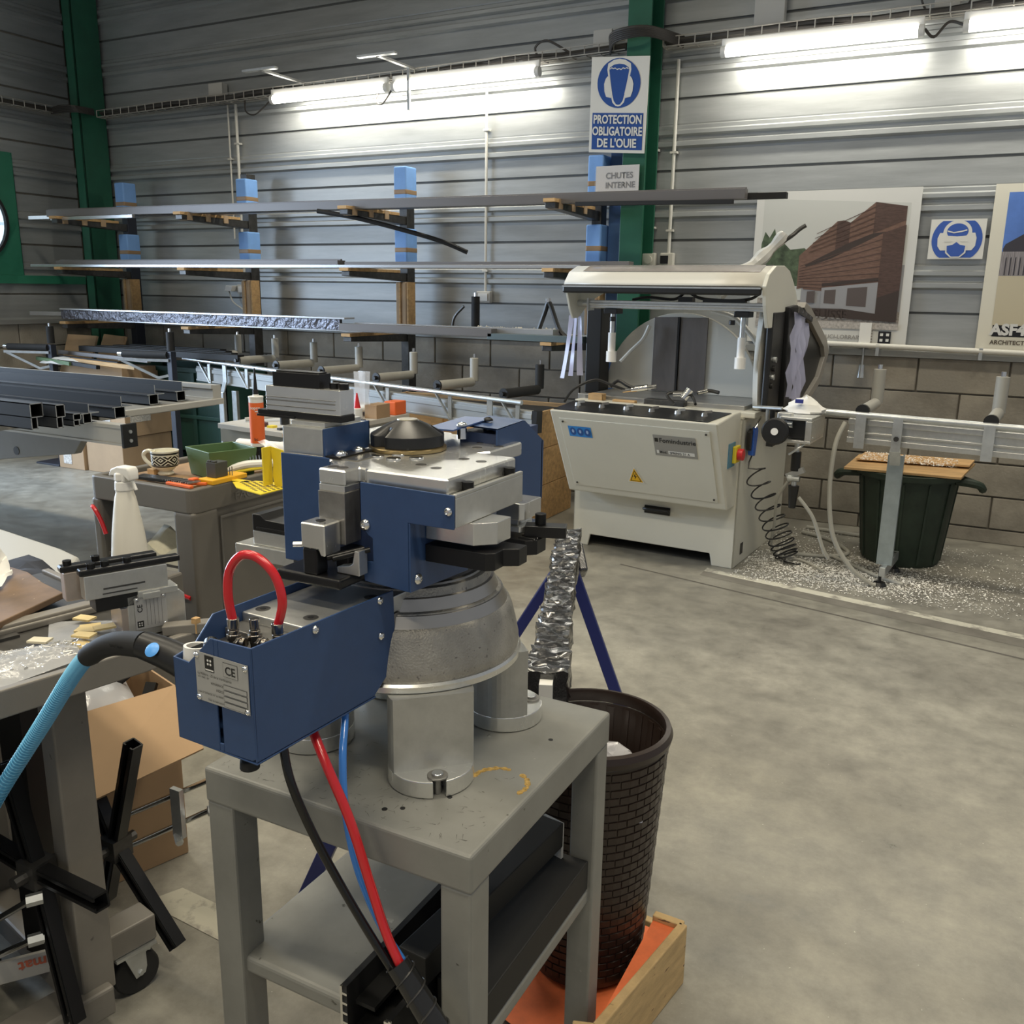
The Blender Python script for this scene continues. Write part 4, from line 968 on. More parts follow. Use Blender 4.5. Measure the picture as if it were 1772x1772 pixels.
b = MB(); b.cyl((1.13, .08, .90), (1.13, .08, .72), .014, 10); b.box(1.115, 1.15, .05, .11, .70, .75); sm('latch', b, M_BLACK)
b = MB(); b.cyl((1.30, -.03, .765), (1.30, -.03, .40), .014, 12); sm('regulator_stem', b, M_ZINC)
b = MB(); b.cyl((1.30, -.03, .70), (1.30, -.03, .60), .025, 14); b.cyl((1.30, -.03, .52), (1.30, -.03, .40), .028, 14, r1=.018); mk_each('air_regulator', b.xf(SM), M_BLACK, saw)
b = MB(); b.bar((1.26, -.03, .565), (1.345, -.03, .61), .03, .03); b.cyl((1.27, -.045, .56), (1.33, -.045, .56), .016, 10); sm('regulator_valve', b, M_ZINC)
b = MB(); b.lathe([(.0001, 0), (.026, 0), (.028, .02), (.028, .05), (.012, .06), (.0001, .06)], n=14, ax=((1.05, .10, .84), (0, 0, 1)))
# air gun (separate thing), coil hose
t = thing('air_gun', 'blue air gun hanging on the right side of the cutting machine', 'air gun', tuple(SM((1.02, .12, .66))))
b = MB(); b.prism([(.085, .635), (.135, .625), (.165, .765), (.15, .785), (.09, .775)], 1.01, 1.04, 'X').xf(SM); mk('gun_body', b, mat('air_gun_blue', (.03, .12, .50), .35), t, bevel=.006)
b = MB(); b.prism([(.045, .67), (.08, .66), (.085, .785), (.04, .77)], 1.01, 1.032, 'X').xf(SM); mk('trigger', b, M_BLACK, t, bevel=.004)
b = MB(); b.cyl((1.025, .13, .775), (1.03, .23, .835), .006, 8); b.xf(SM); mk('nozzle', b, M_CHROME, t)
pts = [SM((1.03, .10, .63)), SM((1.03, .05, .57))]
nturn = 12; S_ = Vector((1.06, .07, .55)); E_ = Vector((1.215, .33, .03))
for i in range(nturn*10):
    f = i/(nturn*10); g_ = min(1, f*1.12)
    f2 = 1-(1-g_)**1.7   # turns open at the top, packed near the floor
    c = S_.lerp(E_, f2); rr = .045+.012*sin(pi*f); a = 2*pi*i/10
    dir_ = (E_-S_).normalized(); A1 = Vector((.62, .30, .28)).normalized(); A2 = Vector((-.1, .5, .35 if f < .6 else .12))
    p = c+A1*cos(a)*rr*1.25+A2*sin(a)*rr*.9
    if f > .86:
        q = (f-.86)/.14; c2 = Vector((1.235+.03*sin(q*9), .28+.04*cos(q*7), .012)); p = c2+Vector((cos(a)*.055, sin(a)*.055, .006+.01*sin(a*1.5)))
    pts.append(SM(p))
pts = [Vector((p.x, p.y, max(p.z, .006))) for p in pts]
b = MB(); b.tube(pts, .0045, 6, 2); single('coil_hose', b, M_BLACK, 'black spiral air hose hanging from the air gun to the floor beside the machine', 'hose', tuple(pts[0]))
cable('hose', [(-.66, 4.96, .86), (-.695, 4.93, .74), (-.70, 4.92, .5), (-.66, 4.92, .26), (-.56, 4.93, .10), (-.46, 4.96, .02), (-.43, 4.97, .012)], .012, 'long pale hose hanging from the outfeed conveyor down to its foot', M_PALEHOSE, 10, 'hose')
cable('hose', [tuple(SM((1.33, -.03, .46))), tuple(SM((1.41, -.02, .36))), tuple(SM((1.47, 0, .2))), tuple(SM((1.50, .02, .14)))], .010, 'short pale hose leaving the black regulator to the right', M_PALEHOSE, 8, 'hose')
cable('hose', [tuple(SM((1.27, -.03, .54))), tuple(SM((1.20, .05, .42))), tuple(SM((1.16, .2, .25))), tuple(SM((1.14, .3, .05))), tuple(SM((1.3, .35, .012))), tuple(SM((1.45, .2, .012)))], .008, 'thin pale hose dropping from the regulator to the floor', M_PALEHOSE, 8, 'hose')
cable('cable', [(-.98, 5.9, .012), (-.8, 5.80, .012), (-.65, 5.55, .012), (-.75, 5.40, .012), (-.95, 5.35, .012)], .012, 'pale cable curving over the chips behind the machine', M_PALEHOSE, 8)
cable('cable', [(-.98, 6.05, .012), (-.6, 6.0, .012), (-.2, 6.05, .012)], .012, 'pale cable along the foot of the wall behind the bin', M_PALEHOSE, 8)
cable('cable', [(-.72, 5.42, .012), (-.55, 5.25, .012), (-.42, 5.12, .012), (-.3, 5.05, .012)], .010, 'pale cable running under the conveyor foot bar', M_PALEHOSE, 8)
# crumpled white rag on the stop housing
t = thing('rag', 'crumpled white cloth lying on the stop housing right of the machine', 'cloth', tuple(SM((1.30, .03, .90))))
b = MB(); g = []
rnd = random.Random(11)
for i in range(9):
    row = []
    for j in range(12):
        a = 2*pi*j/11; f = i/8
        r = .075*sin(pi*min(1, f*.55+.45))*(1+.25*rnd.random())*(1 if i < 8 else .2)
        row.append((1.31+r*cos(a)*1.25, .03+r*sin(a), .903+.085*f*(.8+.3*rnd.random())))
    row[-1] = row[0]; g.append(row)
b.sheet(g); b.xf(SM); mk('cloth', b, M_PAPER, t)
b = MB(); b.box(1.275, 1.315, -.055, -.045, .955, .975); b.xf(SM); mk('blue_patch', b, mat('patch_navy', (.02, .03, .2), .5), t)
# film covered arm sticking up behind the hood
t = thing('film_covered_arm', 'glossy film wrapped arm sticking up behind the hood of the machine', 'machine arm', tuple(SM((.85, .75, 1.5))))
b = MB(); b.tube([SM((.62, .55, 1.50)), SM((.70, .62, 1.58)), SM((.78, .70, 1.66)), SM((.86, .76, 1.75)), SM((.93, .80, 1.84))], .03, 8, 4, taper=lambda f: .05-.02*f+.008*sin(f*22)); mk('film', b, mat('glossy_white_film', (.72, .70, .64), .12, 0, bump=.9, bscale=24, coat=.5), t)
b = MB(); b.tube([SM((.93, .78, 1.80)), SM((.97, .80, 1.83)), SM((1.01, .82, 1.87)), SM((1.04, .83, 1.89))], .012, 8, 3); mk('hook', b, M_DKSTEEL, t)

# ================================================================== BIN WITH BOARD
t = thing('waste_bin', 'round dark green plastic bin with handles below the outfeed conveyor', 'bin', (-.37, 5.62, 0))
bc = (-.375, 5.62)
b = MB(); prof = [(.0001, .0), (.205, .0), (.215, .02), (.262, .50), (.285, .505), (.288, .535), (.262, .535), (.255, .50), (.20, .03), (.0001, .03)]
b.lathe(prof, bc, 40); mk('bin_body', b, M_BIN, t)
b = MB()
for k in range(12):
    a = 2*pi*k/12; b.bar((bc[0]+.214*cos(a), bc[1]+.214*sin(a), .02), (bc[0]+.262*cos(a), bc[1]+.262*sin(a), .49), .012, .012, up=(cos(a), sin(a), 0))
mk('rib', b, M_BIN, t)
for s_ in (-1, 1):
    b = MB(); b.tube([(bc[0]+s_*.25, bc[1]-.07, .50), (bc[0]+s_*.36, bc[1]-.06, .49), (bc[0]+s_*.385, bc[1]-.02, .46), (bc[0]+s_*.36, bc[1]+.05, .47), (bc[0]+s_*.25, bc[1]+.06, .50)], .022, 8, 4); mk('handle', b, M_BIN, t)
t = thing('board', 'thin wooden board strewn with chips lying on the green bin', 'board', (-.38, 5.45, .55))
b = MB(); b.add([(-.70, 5.38, .545), (-.10, 5.40, .545), (-.045, 5.80, .565), (-.67, 5.76, .565)], [(0, 1, 2, 3)]); mk('panel', b, M_WOOD, t, solid=.012)
b = MB(); b.add([(-.66, 5.55, .575), (-.07, 5.62, .58), (-.05, 5.80, .585), (-.64, 5.78, .58)], [(0, 1, 2, 3)]); mk('upper_panel', b, M_WOODX, t, solid=.010)
# aluminium chips
M_CHIP = mat('aluminium_chip', (.86, .84, .79), .4, .35)
rnd = random.Random(21)
def chips(n, fn, name, lab, loc, s=.005):
    b = MB()
    for i in range(n):
        x, y, z = fn(); a = rnd.random()*pi; q = s*(.5+rnd.random()); h = q*.5
        b.add([(x+q*cos(a), y+q*sin(a), z+h*rnd.random()), (x-q*sin(a)*.5, y+q*cos(a)*.5, z+h), (x-q*cos(a), y-q*sin(a), z), (x+q*sin(a)*.3, y-q*cos(a)*.5, z+h*1.5*rnd.random())], [(0, 1, 2, 3)])
    return single(name, b, M_CHIP, lab, 'metal chips', loc, kind='stuff')
def floorchip():
    while True:
        x = -1.15+2.0*rnd.random(); y = 4.75+1.3*rnd.random()
        d = exp_d = ((x+.62)/.50)**2+((y-5.12)/.26)**2
        if rnd.random() < math.exp(-d) + .05: return x, y, .002
chips(9500, floorchip, 'metal_chips', 'bright aluminium chips strewn over the floor around the machine and bin', (-.6, 5.1, 0), .006)
chips(900, lambda: (-.63+.5*rnd.random(), 5.45+.30*rnd.random(), .592), 'metal_chips', 'aluminium chips lying on the board over the green bin', (-.4, 5.6, .59))
chips(700, lambda: (-1.1+2.6*rnd.random(), WY-.02*rnd.random(), 1.128), 'metal_chips', 'aluminium chips along the ledge on top of the block wall', (-.3, WY, 1.13))

# ================================================================== UNDER THE RACK, LEFT OF THE MACHINE
# big open pine crate
def plank_crate(name, x0, x1, y0, y1, z0, z1, label, m=M_WOODX, nb=3, th=.02, skip=(), cat='crate'):
    t = thing(name, label, cat, ((x0+x1)/2, (y0+y1)/2, z0)); h = (z1-z0)/nb
    for k in range(nb):
        za, zb = z0+h*k+.002, z0+h*(k+1)-.002
        for nm, bx in (('F', (x0, x1, y0, y0+th)), ('B', (x0, x1, y1-th, y1)), ('L', (x0, x0+th, y0+th, y1-th)), ('R', (x1-th, x1, y0+th, y1-th))):
            if nm in skip: continue
            b = MB(); b.box(*bx, za, zb); mk('plank', b, m, t, bevel=.002, seg=1)
    return t
cr = plank_crate('wooden_crate', -3.95, -2.56, 5.12, 5.78, .0, .74, 'large pine plank crate standing behind the infeed conveyor')
for x in (-3.9, -3.25, -2.66):
    b = MB(); b.box(x-.045, x+.045, 5.10, 5.12, 0, .735); mk('batten', b, M_WOOD, cr, bevel=.002)
b = MB(); b.box(-3.9, -2.6, 5.2, 5.7, .69, .72); single('dark_board', b, M_BLACK, 'black board lying in the pine crate', 'board', (-3.2, 5.4, .69), bevel=.003)
# red strap loops hanging on the crate
t = thing('red_strap', 'red looped strap hanging on the right front corner of the pine crate', 'strap', (-2.62, 5.06, .6))
b = MB()
for k, x in enumerate((-2.70, -2.62)):
    b.tube([(x-.03, 5.07, .52), (x-.035, 5.06, .62), (x, 5.05, .66), (x+.035, 5.06, .62), (x+.03, 5.07, .45), (x, 5.07, .38), (x-.03, 5.07, .45)], .014, 8, 4)
mk('loop', b, M_RED, t)
b = MB(); b.bar((-2.52, 5.02, .50), (-2.42, 5.0, .52), .02, .03); mk('hook', b, M_BLACK, t)
# small white table with clutter
t = thing('small_table', 'small pale worktable covered with clutter in front of the conveyor', 'table', (-3.6, 4.2, 0))
TZ = .72
tp = [(-3.92, 4.05), (-3.42, 4.02), (-3.40, 4.12), (-3.17, 4.88), (-3.75, 4.95)]
tp = [(-3.98, 3.88), (-3.32, 3.80), (-3.30, 4.86), (-3.95, 4.92)]
b = MB(); b.prism(tp, TZ-.03, TZ, 'Z'); mk('tabletop', b, mat('pale_laminate', (.52, .50, .45), .5), t, bevel=.003)
b = MB(); b.prism([(-3.42, 3.799), (-3.34, 3.796), (-3.33, 3.84), (-3.42, 3.84)], TZ-.024, TZ-.004, 'Z'); mk('worn_corner', b, M_WOOD, t)
for x, y in ((-3.93, 3.92), (-3.36, 3.84), (-3.34, 4.80), (-3.90, 4.85)):
    b = MB(); b.box(x-.03, x+.03, y-.03, y+.03, 0, TZ-.03); mk('leg', b, mat('table_leg_grey', (.36, .37, .34), .5), t, bevel=.003)
b = MB(); b.box(-3.95, -3.34, 3.87, 3.89, TZ-.10, TZ-.03); b.box(-3.35, -3.33, 3.87, 4.85, TZ-.10, TZ-.03); mk('apron', b, mat('table_leg_grey', (.36, .37, .34), .5), t)
b = MB(); b.box(-3.78, -3.42, 3.86, 4.25, .30, .60); mk('drawer_box', b, M_CREAM, t, bevel=.004)
b = MB(); b.box(-3.66, -3.50, 3.852, 3.862, .42, .56); mk('drawer_recess', b, M_BLACK, t)
def clutter(name, mb, m, lab, cat, loc, **k): return single(name, mb, m, lab, cat, loc, **k)
b = MB(); b.cyl((-3.50, 4.08, TZ), (-3.50, 4.08, TZ+.155), .028, 16, r1=.030); clutter('cup', b, M_GREY_PL, 'tall pale plastic cup on the small table', 'cup', (-3.5, 4.08, TZ))
b = MB(); b.cyl((-3.62, 4.05, TZ), (-3.62, 4.05, TZ+.05), .028, 14); clutter('tape_roll', b, M_BLACK, 'black roll beside the pale cup on the small table', 'tape', (-3.62, 4.05, TZ), bevel=.003)
b = MB(); b.cyl((-3.68, 3.93, TZ), (-3.68, 3.93, TZ+.022), .032, 14); clutter('tape_roll', b, mat('dark_red_lid', (.10, .04, .04), .4), 'flat dark reddish roll at the front of the small table', 'tape', (-3.68, 3.93, TZ), bevel=.003)
b = MB(); b.bar((-3.50, 3.86, TZ+.006), (-3.33, 4.42, TZ+.006), .035, .01); clutter('ruler', b, M_BLACK, 'long black rule along the edge of the small table', 'ruler', (-3.4, 4.1, TZ))
t = thing('glue_bottle', 'small white bottle with a red pointed cap on the small table', 'bottle', (-3.38, 4.42, TZ))
b = MB(); b.cyl((-3.38, 4.42, TZ), (-3.38, 4.42, TZ+.075), .032, 14); mk('bottle_body', b, M_WHITE, t, bevel=.004)
b = MB(); b.cyl((-3.38, 4.42, TZ+.075), (-3.38, 4.42, TZ+.165), .022, 12, r1=.004); mk('cap', b, M_RED, t)
b = MB(); b.box(-3.40, -3.31, 4.52, 4.66, TZ, TZ+.085); clutter('small_box', b, M_CARD, 'small brown box next to the red capped bottle', 'box', (-3.35, 4.6, TZ), bevel=.002)
b = MB(); b.box(-3.40, -3.31, 4.72, 4.84, TZ, TZ+.085); clutter('small_box', b, M_ORANGE, 'small orange box at the far corner of the small table', 'box', (-3.35, 4.78, TZ), bevel=.006)
b = MB(); b.sheet([[(-3.9+.45*j/5, 4.35+.5*i/4, TZ+.03+.012*sin(i*1.3+j)) for j in range(6)] for i in range(5)]); clutter('paper_stack', b, M_PAPER, 'loose white papers at the back of the small table', 'paper', (-3.7, 4.5, TZ), solid=.02)
b = MB(); b.tube([(-3.88, 4.0, TZ+.015), (-3.75, 4.15, TZ+.03), (-3.62, 4.2, TZ+.02), (-3.55, 4.3, TZ+.03), (-3.45, 4.3, TZ+.015)], .012, 8); clutter('cord', b, M_GREY_PL, 'pale cord lying among the papers on the small table', 'cord', (-3.7, 4.1, TZ))
b = MB(); g = []
for i in range(8):
    f = i/7; g.append([(-3.42+.10*f*sin(j*1.9)*.4+.02*cos(j*1.7)*(1-f)+(.045*cos(2*pi*j/8))*(1-.5*f), 4.52+(.045*sin(2*pi*j/8))*(1-.4*f), TZ+.085+.20*f) for j in range(9)])
b.sheet(g); clutter('plastic_bag', b, M_CLEAR, 'clear crumpled bag standing up behind the red capped bottle', 'bag', (-3.42, 4.5, TZ+.08))
b = MB(); b.box(-3.62, -3.58, 3.9, 3.94, TZ, TZ+.012); clutter('notepad', b, M_YELLOW, 'tiny yellow piece at the front of the small table', 'paper', (-3.6, 3.92, TZ))

# dark green folding crate
t = thing('plastic_crate', 'big dark green plastic pallet box behind the black profiles', 'crate', (-6.3, 5.7, 0))
X0, X1, Y0, Y1, Z1 = -6.74, -5.50, 5.46, 5.96, .84
b = MB(); b.box(X0, X1, Y0, Y0+.03, .12, Z1); b.box(X0, X1, Y1-.03, Y1, .12, Z1); b.box(X0, X0+.03, Y0, Y1, .12, Z1); b.box(X1-.03, X1, Y0, Y1, .12, Z1); b.box(X0, X1, Y0, Y1, .12, .15); mk('box_wall', b, M_DKGREEN, t, bevel=.006)
b = MB()
for k in range(5): x = X0+.06+k*(X1-X0-.12)/4; b.box(x-.02, x+.02, Y0-.015, Y0, .14, Z1-.03)
b.box(X0-.01, X1+.01, Y0-.02, Y0, Z1-.04, Z1); b.box(X0, X1, Y0-.02, Y0, .42, .45)
mk('rib', b, M_DKGREEN, t, bevel=.003)
for x in (X0+.10, (X0+X1)/2, X1-.10): b = MB(); b.box(x-.08, x+.08, Y0, Y1, 0, .12); mk('foot', b, M_DKGREEN, t)
# cardboard boxes behind the bench
M_LABEL = mat('shipping_label', (.62, .60, .56), .7, 0, 70, .4)
def cbox(x0, x1, y0, y1, z0, z1, lab, labels=(), m=M_CARD2, grp='cardboard boxes under the black profiles'):
    t = thing('cardboard_box', lab, 'box', ((x0+x1)/2, (y0+y1)/2, z0), grp)
    b = MB(); b.box(x0, x1, y0, y1, z0, z1); mk('carton', b, m, t, bevel=.004)
    b = MB(); b.box((x0+x1)/2-.03, (x0+x1)/2+.03, y0-.001, y1+.001, z1-.001, z1+.001); mk('tape', b, M_TAPE, t)
    for (face, a0, a1, za, zb) in labels:
        b = MB()
        if face == 'F': b.box(a0, a1, y0-.003, y0-.001, za, zb)
        else: b.box(x1+.001, x1+.003, a0, a1, za, zb)
        mk('label', b, M_LABEL, t)
    return t
cbox(-6.86, -6.55, 4.90, 5.40, 0, .30, 'low closed carton with a label at the left, on the floor', [('F', -6.80, -6.70, .04, .18)])
cbox(-6.53, -6.10, 4.92, 5.42, 0, .30, 'low closed carton right of the labelled one, on the floor')
cbox(-6.50, -6.08, 4.95, 5.42, .305, .66, 'carton with a shipping label stacked under the black profiles', [('F', -6.42, -6.25, .42, .58), ('R', 5.0, 5.2, .42, .56)])
t = cbox(-7.0, -6.25, 5.10, 5.46, .665, .84, 'open carton holding profile offcuts, top of the stack')
for k, (x0, x1, y, z, m, lab) in enumerate(((-7.15, -6.2, 5.10, .90, M_BLKPROF, 'long black offcut with a bright edge on the open carton'), (-6.9, -6.35, 5.02, .87, M_BLKPROF, 'short black offcut on the front of the open carton'),
                                  (-6.8, -5.95, 5.05, .885, M_WOOD, 'pale wooden batten sticking out of the open carton'), (-7.1, -5.95, 5.18, .93, M_GREYPROF, 'dark offcut at the back of the open carton'), (-7.2, -6.7, 5.04, .88, M_GREENPL, 'greenish dark offcut at the left of the open carton'))):
    b = MB(); b.bar((x0, y, z), (x1, y-.06, z-.02), .035, .03); single('offcut', b, m, lab, 'offcut', (x0, y, z), 'offcuts on the open carton', bevel=.002)
t = thing('plastic_bag', 'crumpled milky bag among the offcuts on the open carton', 'bag', (-6.9, 5.0, .84))
b = MB(); rnd = random.Random(4); b.sheet([[(-7.1+.5*j/7, 4.98+.12*i/5, .845+.05*sin(pi*i/5)*sin(pi*j/7)+.02*rnd.random()) for j in range(8)] for i in range(6)]); mk('film', b, mat('milky_film', (.55, .53, .48), .4), t, solid=.004)
# wooden boards leaning at the left wall
b = MB(); b.prism([(-7.72, .55), (-7.28, .55), (-7.40, 1.02), (-7.60, 1.05), (-7.80, 1.02)], 5.93, 5.96, 'Y')
b = MB(); b.add([(-7.95, 5.55, .0), (-7.50, 5.50, .0), (-7.52, 5.90, 1.02), (-7.97, 5.93, 1.02)], [(0, 1, 2, 3)]); single('board', b, M_CARD2, 'brown board leaning in the left corner behind the black roller', 'board', (-7.7, 5.6, 0), solid=.02)
b = MB(); b.add([(-7.45, 5.45, .0), (-7.05, 5.40, .0), (-7.08, 5.86, 1.03), (-7.42, 5.90, 1.04)], [(0, 1, 2, 3)]); single('board', b, M_CARD, 'second brown board leaning just right of the black upright roller', 'board', (-7.3, 5.5, 0), solid=.02)
# upright black rollers on arms at the left
for (x, y, lab) in ((-7.02, 5.05, 'black roller on an angled arm and post at the far left'), (-5.62, 5.05, 'black roller on an angled arm and post left of the long conveyor')):
    t = thing('roller_stand', lab, 'roller stand', (x, y, 0), 'black roller stands')
    b = MB(); b.bar((x, y, 0), (x, y, 1.0), .05, .05, up=(0, 1, 0)); b.box(x-.15, x+.15, y-.15, y+.15, 0, .015); mk('post', b, mat('navy_post', (.02, .025, .04), .5), t, bevel=.003)
    b = MB(); b.cyl((x, y, 1.01), (x, y, 1.15), .030, 14); b.cyl((x-.38, y-.13, .975), (x-.02, y-.02, .975), .028, 14); mk('roller', b, M_RUBBER, t)
    b = MB(); b.cyl((x, y, 1.15), (x, y, 1.175), .010, 8); b.cyl((x-.42, y-.14, .975), (x-.38, y-.13, .975), .018, 10); mk_each('pin', b, M_CHROME, t)
    b = MB(); b.bar((x-.40, y-.16, .935), (x, y-.03, .935), .012, .02); b.bar((x-.38, y-.15, .93), (x-.10, y-.05, .80), .012, .02); b.bar((x-.10, y-.05, .80), (x-.02, y-.02, .82), .012, .02); mk('arm', b, M_ZINC, t)
# black profile stack behind the conveyor start
for k in range(4):
    prof_bar('black_profile', -6.9+.1*k, -5.1-.15*k, 5.25+.09*k, .965+.004*k, .07, .045, M_BLKPROF, ('front', 'second', 'third', 'rearmost')[k]+' black profile lying on the rollers behind the open carton', 'black profiles on the far rollers')

# ================================================================== STEEL TABLE (foreground)
cx, cy = -.836, 1.225
TT = .75
tb = thing('steel_table', 'scratched grey steel table with a lower shelf carrying the blue turret press', 'table', (-.80, 1.20, 0))
b = MB(); b.box(-1.048, -.550, .945, 1.452, TT-.006, TT); b.box(-1.048, -.550, .945, .951, .688, TT); b.box(-1.048, -.550, 1.446, 1.452, .688, TT)
b.box(-1.048, -1.042, .945, 1.452, .688, TT); b.box(-.556, -.550, .945, 1.452, .688, TT)
b = MB(); b.box(-1.048, -.550, .945, 1.452, .688, TT)
mk('tabletop', b, M_TABLE, tb, bevel=.006, seg=3)
for x0, x1 in ((-1.046, -.992), (-.602, -.552)):
    for y0, y1 in ((.947, 1.002), (1.40, 1.450)):
        b = MB(); b.box(x0, x1, y0, y1, 0, .69); mk('leg', b, M_TABLE, tb, bevel=.004)
b = MB(); b.box(-1.03, -.56, .957, 1.44, .375, .408); mk('shelf', b, M_TABLE, tb, bevel=.008, seg=3)
b = MB()
for x, y in ((-.655, 1.06), (-.60, 1.30), (-.70, 1.0)): b.cyl((x, y, TT+.0002), (x, y, TT+.0006), .004, 12)
b.cyl((-.722, .985, TT+.0002), (-.722, .985, TT+.0006), .0045, 12)
mk_each('drilled_hole', b, M_BLACK, tb)
# dried glue ring on the top
b = MB(); rnd = random.Random(9); gm = mat('dried_amber_glue', (.42, .27, .08), .12, 0, 160, .5, bump=.4, bscale=200)
for i in range(46):
    a = radians(-20+ (i/46)*215); rr = .043+.003*rnd.random(); q = .0022+.0035*rnd.random()
    if 60 < math.degrees(a) < 95: continue
    c = (-.610+rr*cos(a), 1.135+rr*sin(a)*.95)
    b.lathe([(q, TT), (q*.9, TT+.0008), (.0001, TT+.0012)], c, 8)
mk('glue_ring', b, gm, tb, kind='stuff')
# small debris scratches
b = MB()
for i in range(170):
    x = -1.03+.46*rnd.random(); y = .96+.2*rnd.random()**1.5; a = rnd.random()*pi; l = .002+.006*rnd.random()
    b.add([(x-l*cos(a), y-l*sin(a), TT+.0003), (x+l*cos(a), y+l*sin(a), TT+.0003), (x+l*cos(a)-.0008*sin(a), y+l*sin(a)+.0008*cos(a), TT+.0003)], [(0, 1, 2)])
mk('scratches', b, mat('scratch_dark', (.06, .055, .05), .6), tb, kind='stuff', recalc=False)

# things on the shelf
t = thing('black_profile', 'long black channel profile lying on the table shelf, its silver sawn end to the front', 'profile', (-.66, 1.2, .41), 'black profiles on the table shelf')
b = MB(); b.box(-.745, -.735, .90, 1.43, .410, .50); b.box(-.735, -.665, .90, 1.43, .410, .418); b.box(-.665, -.655, .90, 1.43, .410, .475); b.box(-.735, -.70, .92, 1.43, .455, .462)
mk('channel', b, M_BLKPROF, t)
b = MB(); b.box(-.7455, -.7415, .897, .900, .410, .50); b.box(-.7415, -.659, .897, .9, .41, .4135)
for k in range(5): b.box(-.7415, -.733, .897, .900, .418+.017*k, .422+.017*k)
b.box(-.659, -.655, .897, .9, .41, .475)
for k in range(4): b.box(-.667, -.659, .897, .900, .420+.016*k, .424+.016*k)
mk('sawn_edge', b, M_CHROME, t)
t = thing('black_profile', 'black flat profile lying on the right half of the table shelf', 'profile', (-.59, 1.2, .41), 'black profiles on the table shelf')
b = MB(); b.box(-.648, -.560, 1.01, 1.395, .410, .470); mk('channel', b, M_BLKPROF, t, bevel=.002)
t = thing('black_profile', 'upper black profile on the shelf, tilted over the others', 'profile', (-.62, 1.2, .52), 'black profiles on the table shelf')
b = MB(); b.bar((-.66, .96, .52), (-.63, 1.38, .52), .05, .05); mk('channel', b, M_BLKPROF, t, bevel=.002)
b = MB(); b.bar((-.629, 1.381, .505), (-.6275, 1.387, .505), .045, .075); mk('pale_end', b, M_GREY_PL, t)
t = thing('metal_clip', 'small bent metal clip lying on the table shelf', 'clip', (-.74, 1.30, .41))
b = MB(); b.box(-.775, -.735, 1.285, 1.290, .409, .425); b.box(-.775, -.735, 1.285, 1.315, .409, .412); b.box(-.775, -.735, 1.313, 1.316, .409, .432); mk('clip_body', b, M_CHROME, t)

# ================================================================== TURRET PRESS
press = thing('turret_press', 'blue and silver rotating turret punch press standing on the grey steel table', 'press', (cx, cy, TT))
def V(p): return Vector((cx+p[0], cy+p[1], p[2]))
def pr(name, mb, m, parent=press, **k): mb.xf(V); return mk(name, mb, m, parent, **k)
# three visible feet + the hidden one
for fx, fy in ((.123, -.127), (.123, .117), (-.123, -.112), (-.123, .125)):
    ra = atan2(fy, fx); ca, sa_ = cos(ra), sin(ra)
    R_ = .068
    b = MB()
    pts = []
    h = .026   # slot half width .012 facing outwards
    a0 = math.asin(.010/R_)
    for i in range(33):
        a = a0+(2*pi-2*a0)*i/32; pts.append((R_*cos(a), R_*sin(a)))
    pts += [(.036, -.010), (.036, .010)]
    pts = [(fx+p[0]*ca-p[1]*sa_, fy+p[0]*sa_+p[1]*ca) for p in pts]
    b.prism(pts, TT+.001, TT+.028, 'Z', smooth=False); ft = pr('foot', b, M_ALU, bevel=.0015)
    d = .024; ac = math.acos(d/(R_-.001)); pts = []
    for i in range(33):
        a = ac+(2*pi-2*ac)*i/32; pts.append(((R_-.001)*cos(a), (R_-.001)*sin(a)))
    pts = [(fx+p[0]*ca-p[1]*sa_, fy+p[0]*sa_+p[1]*ca) for p in pts]
    b = MB(); b.prism(pts, TT+.028, .898, 'Z', smooth=False); pr('pillar', b, mat('cast_pillar', (.50, .50, .475), .4, .8, 24, .1, .05, 200))
    b = MB(); q = .050; c = (fx+q*ca, fy+q*sa_); b.cyl((c[0], c[1], TT+.028), (c[0], c[1], TT+.031), .016, 24); b.cyl((c[0], c[1], TT), (c[0], c[1], TT+.028), .006, 10); pr('washer', b, M_STEEL, ft, bevel=.0006)
    b = MB(); b.cyl((c[0], c[1], TT+.031), (c[0], c[1], TT+.0345), .009, 18); pr('screw', b, M_CHROME, ft, bevel=.001)
# bell shaped base
prof = [(.0001, .897), (.186, .897), (.190, .900), (.190, .909), (.187, .913)]
b = MB(); b.lathe(prof+[(.0001, .913)], n=96); pr('base_ring', b, M_ALU)
prof = [(.184, .912), (.1865, .918), (.186, .93), (.181, .955), (.175, .978), (.1705, .990), (.166, .994)]
b = MB(); b.lathe(prof, n=96); b.lathe([(.166, .994), (.0001, .996)], n=96); pr('bell', b, M_CAST)
for z0, r0, r1, m in ((.994, .1655, .1575, mat('ring_steel', (.46, .44, .41), .3, .9)), (1.0125, .1555, .151, M_CAST), (1.0165, .150, .1425, mat('ring_steel', (.46, .44, .41), .3, .9)), (1.030, .140, .134, M_CAST), (1.034, .1325, .124, M_STEEL), (1.046, .121, .113, M_DKSTEEL), (1.052, .112, .10, M_STEEL)):
    zt = z0+(.018 if r0-r1 > .006 else .0035)
    b = MB(); b.lathe([(r0, z0), (r0-.001, z0+.002), (r1, zt), (r1-.004, zt+.001), (.0001, zt+.001)], n=96); pr('ring', b, m)
b = MB(); b.cyl((0, 0, 1.06), (0, 0, 1.10), .085, 40); pr('neck', b, M_DKSTEEL)

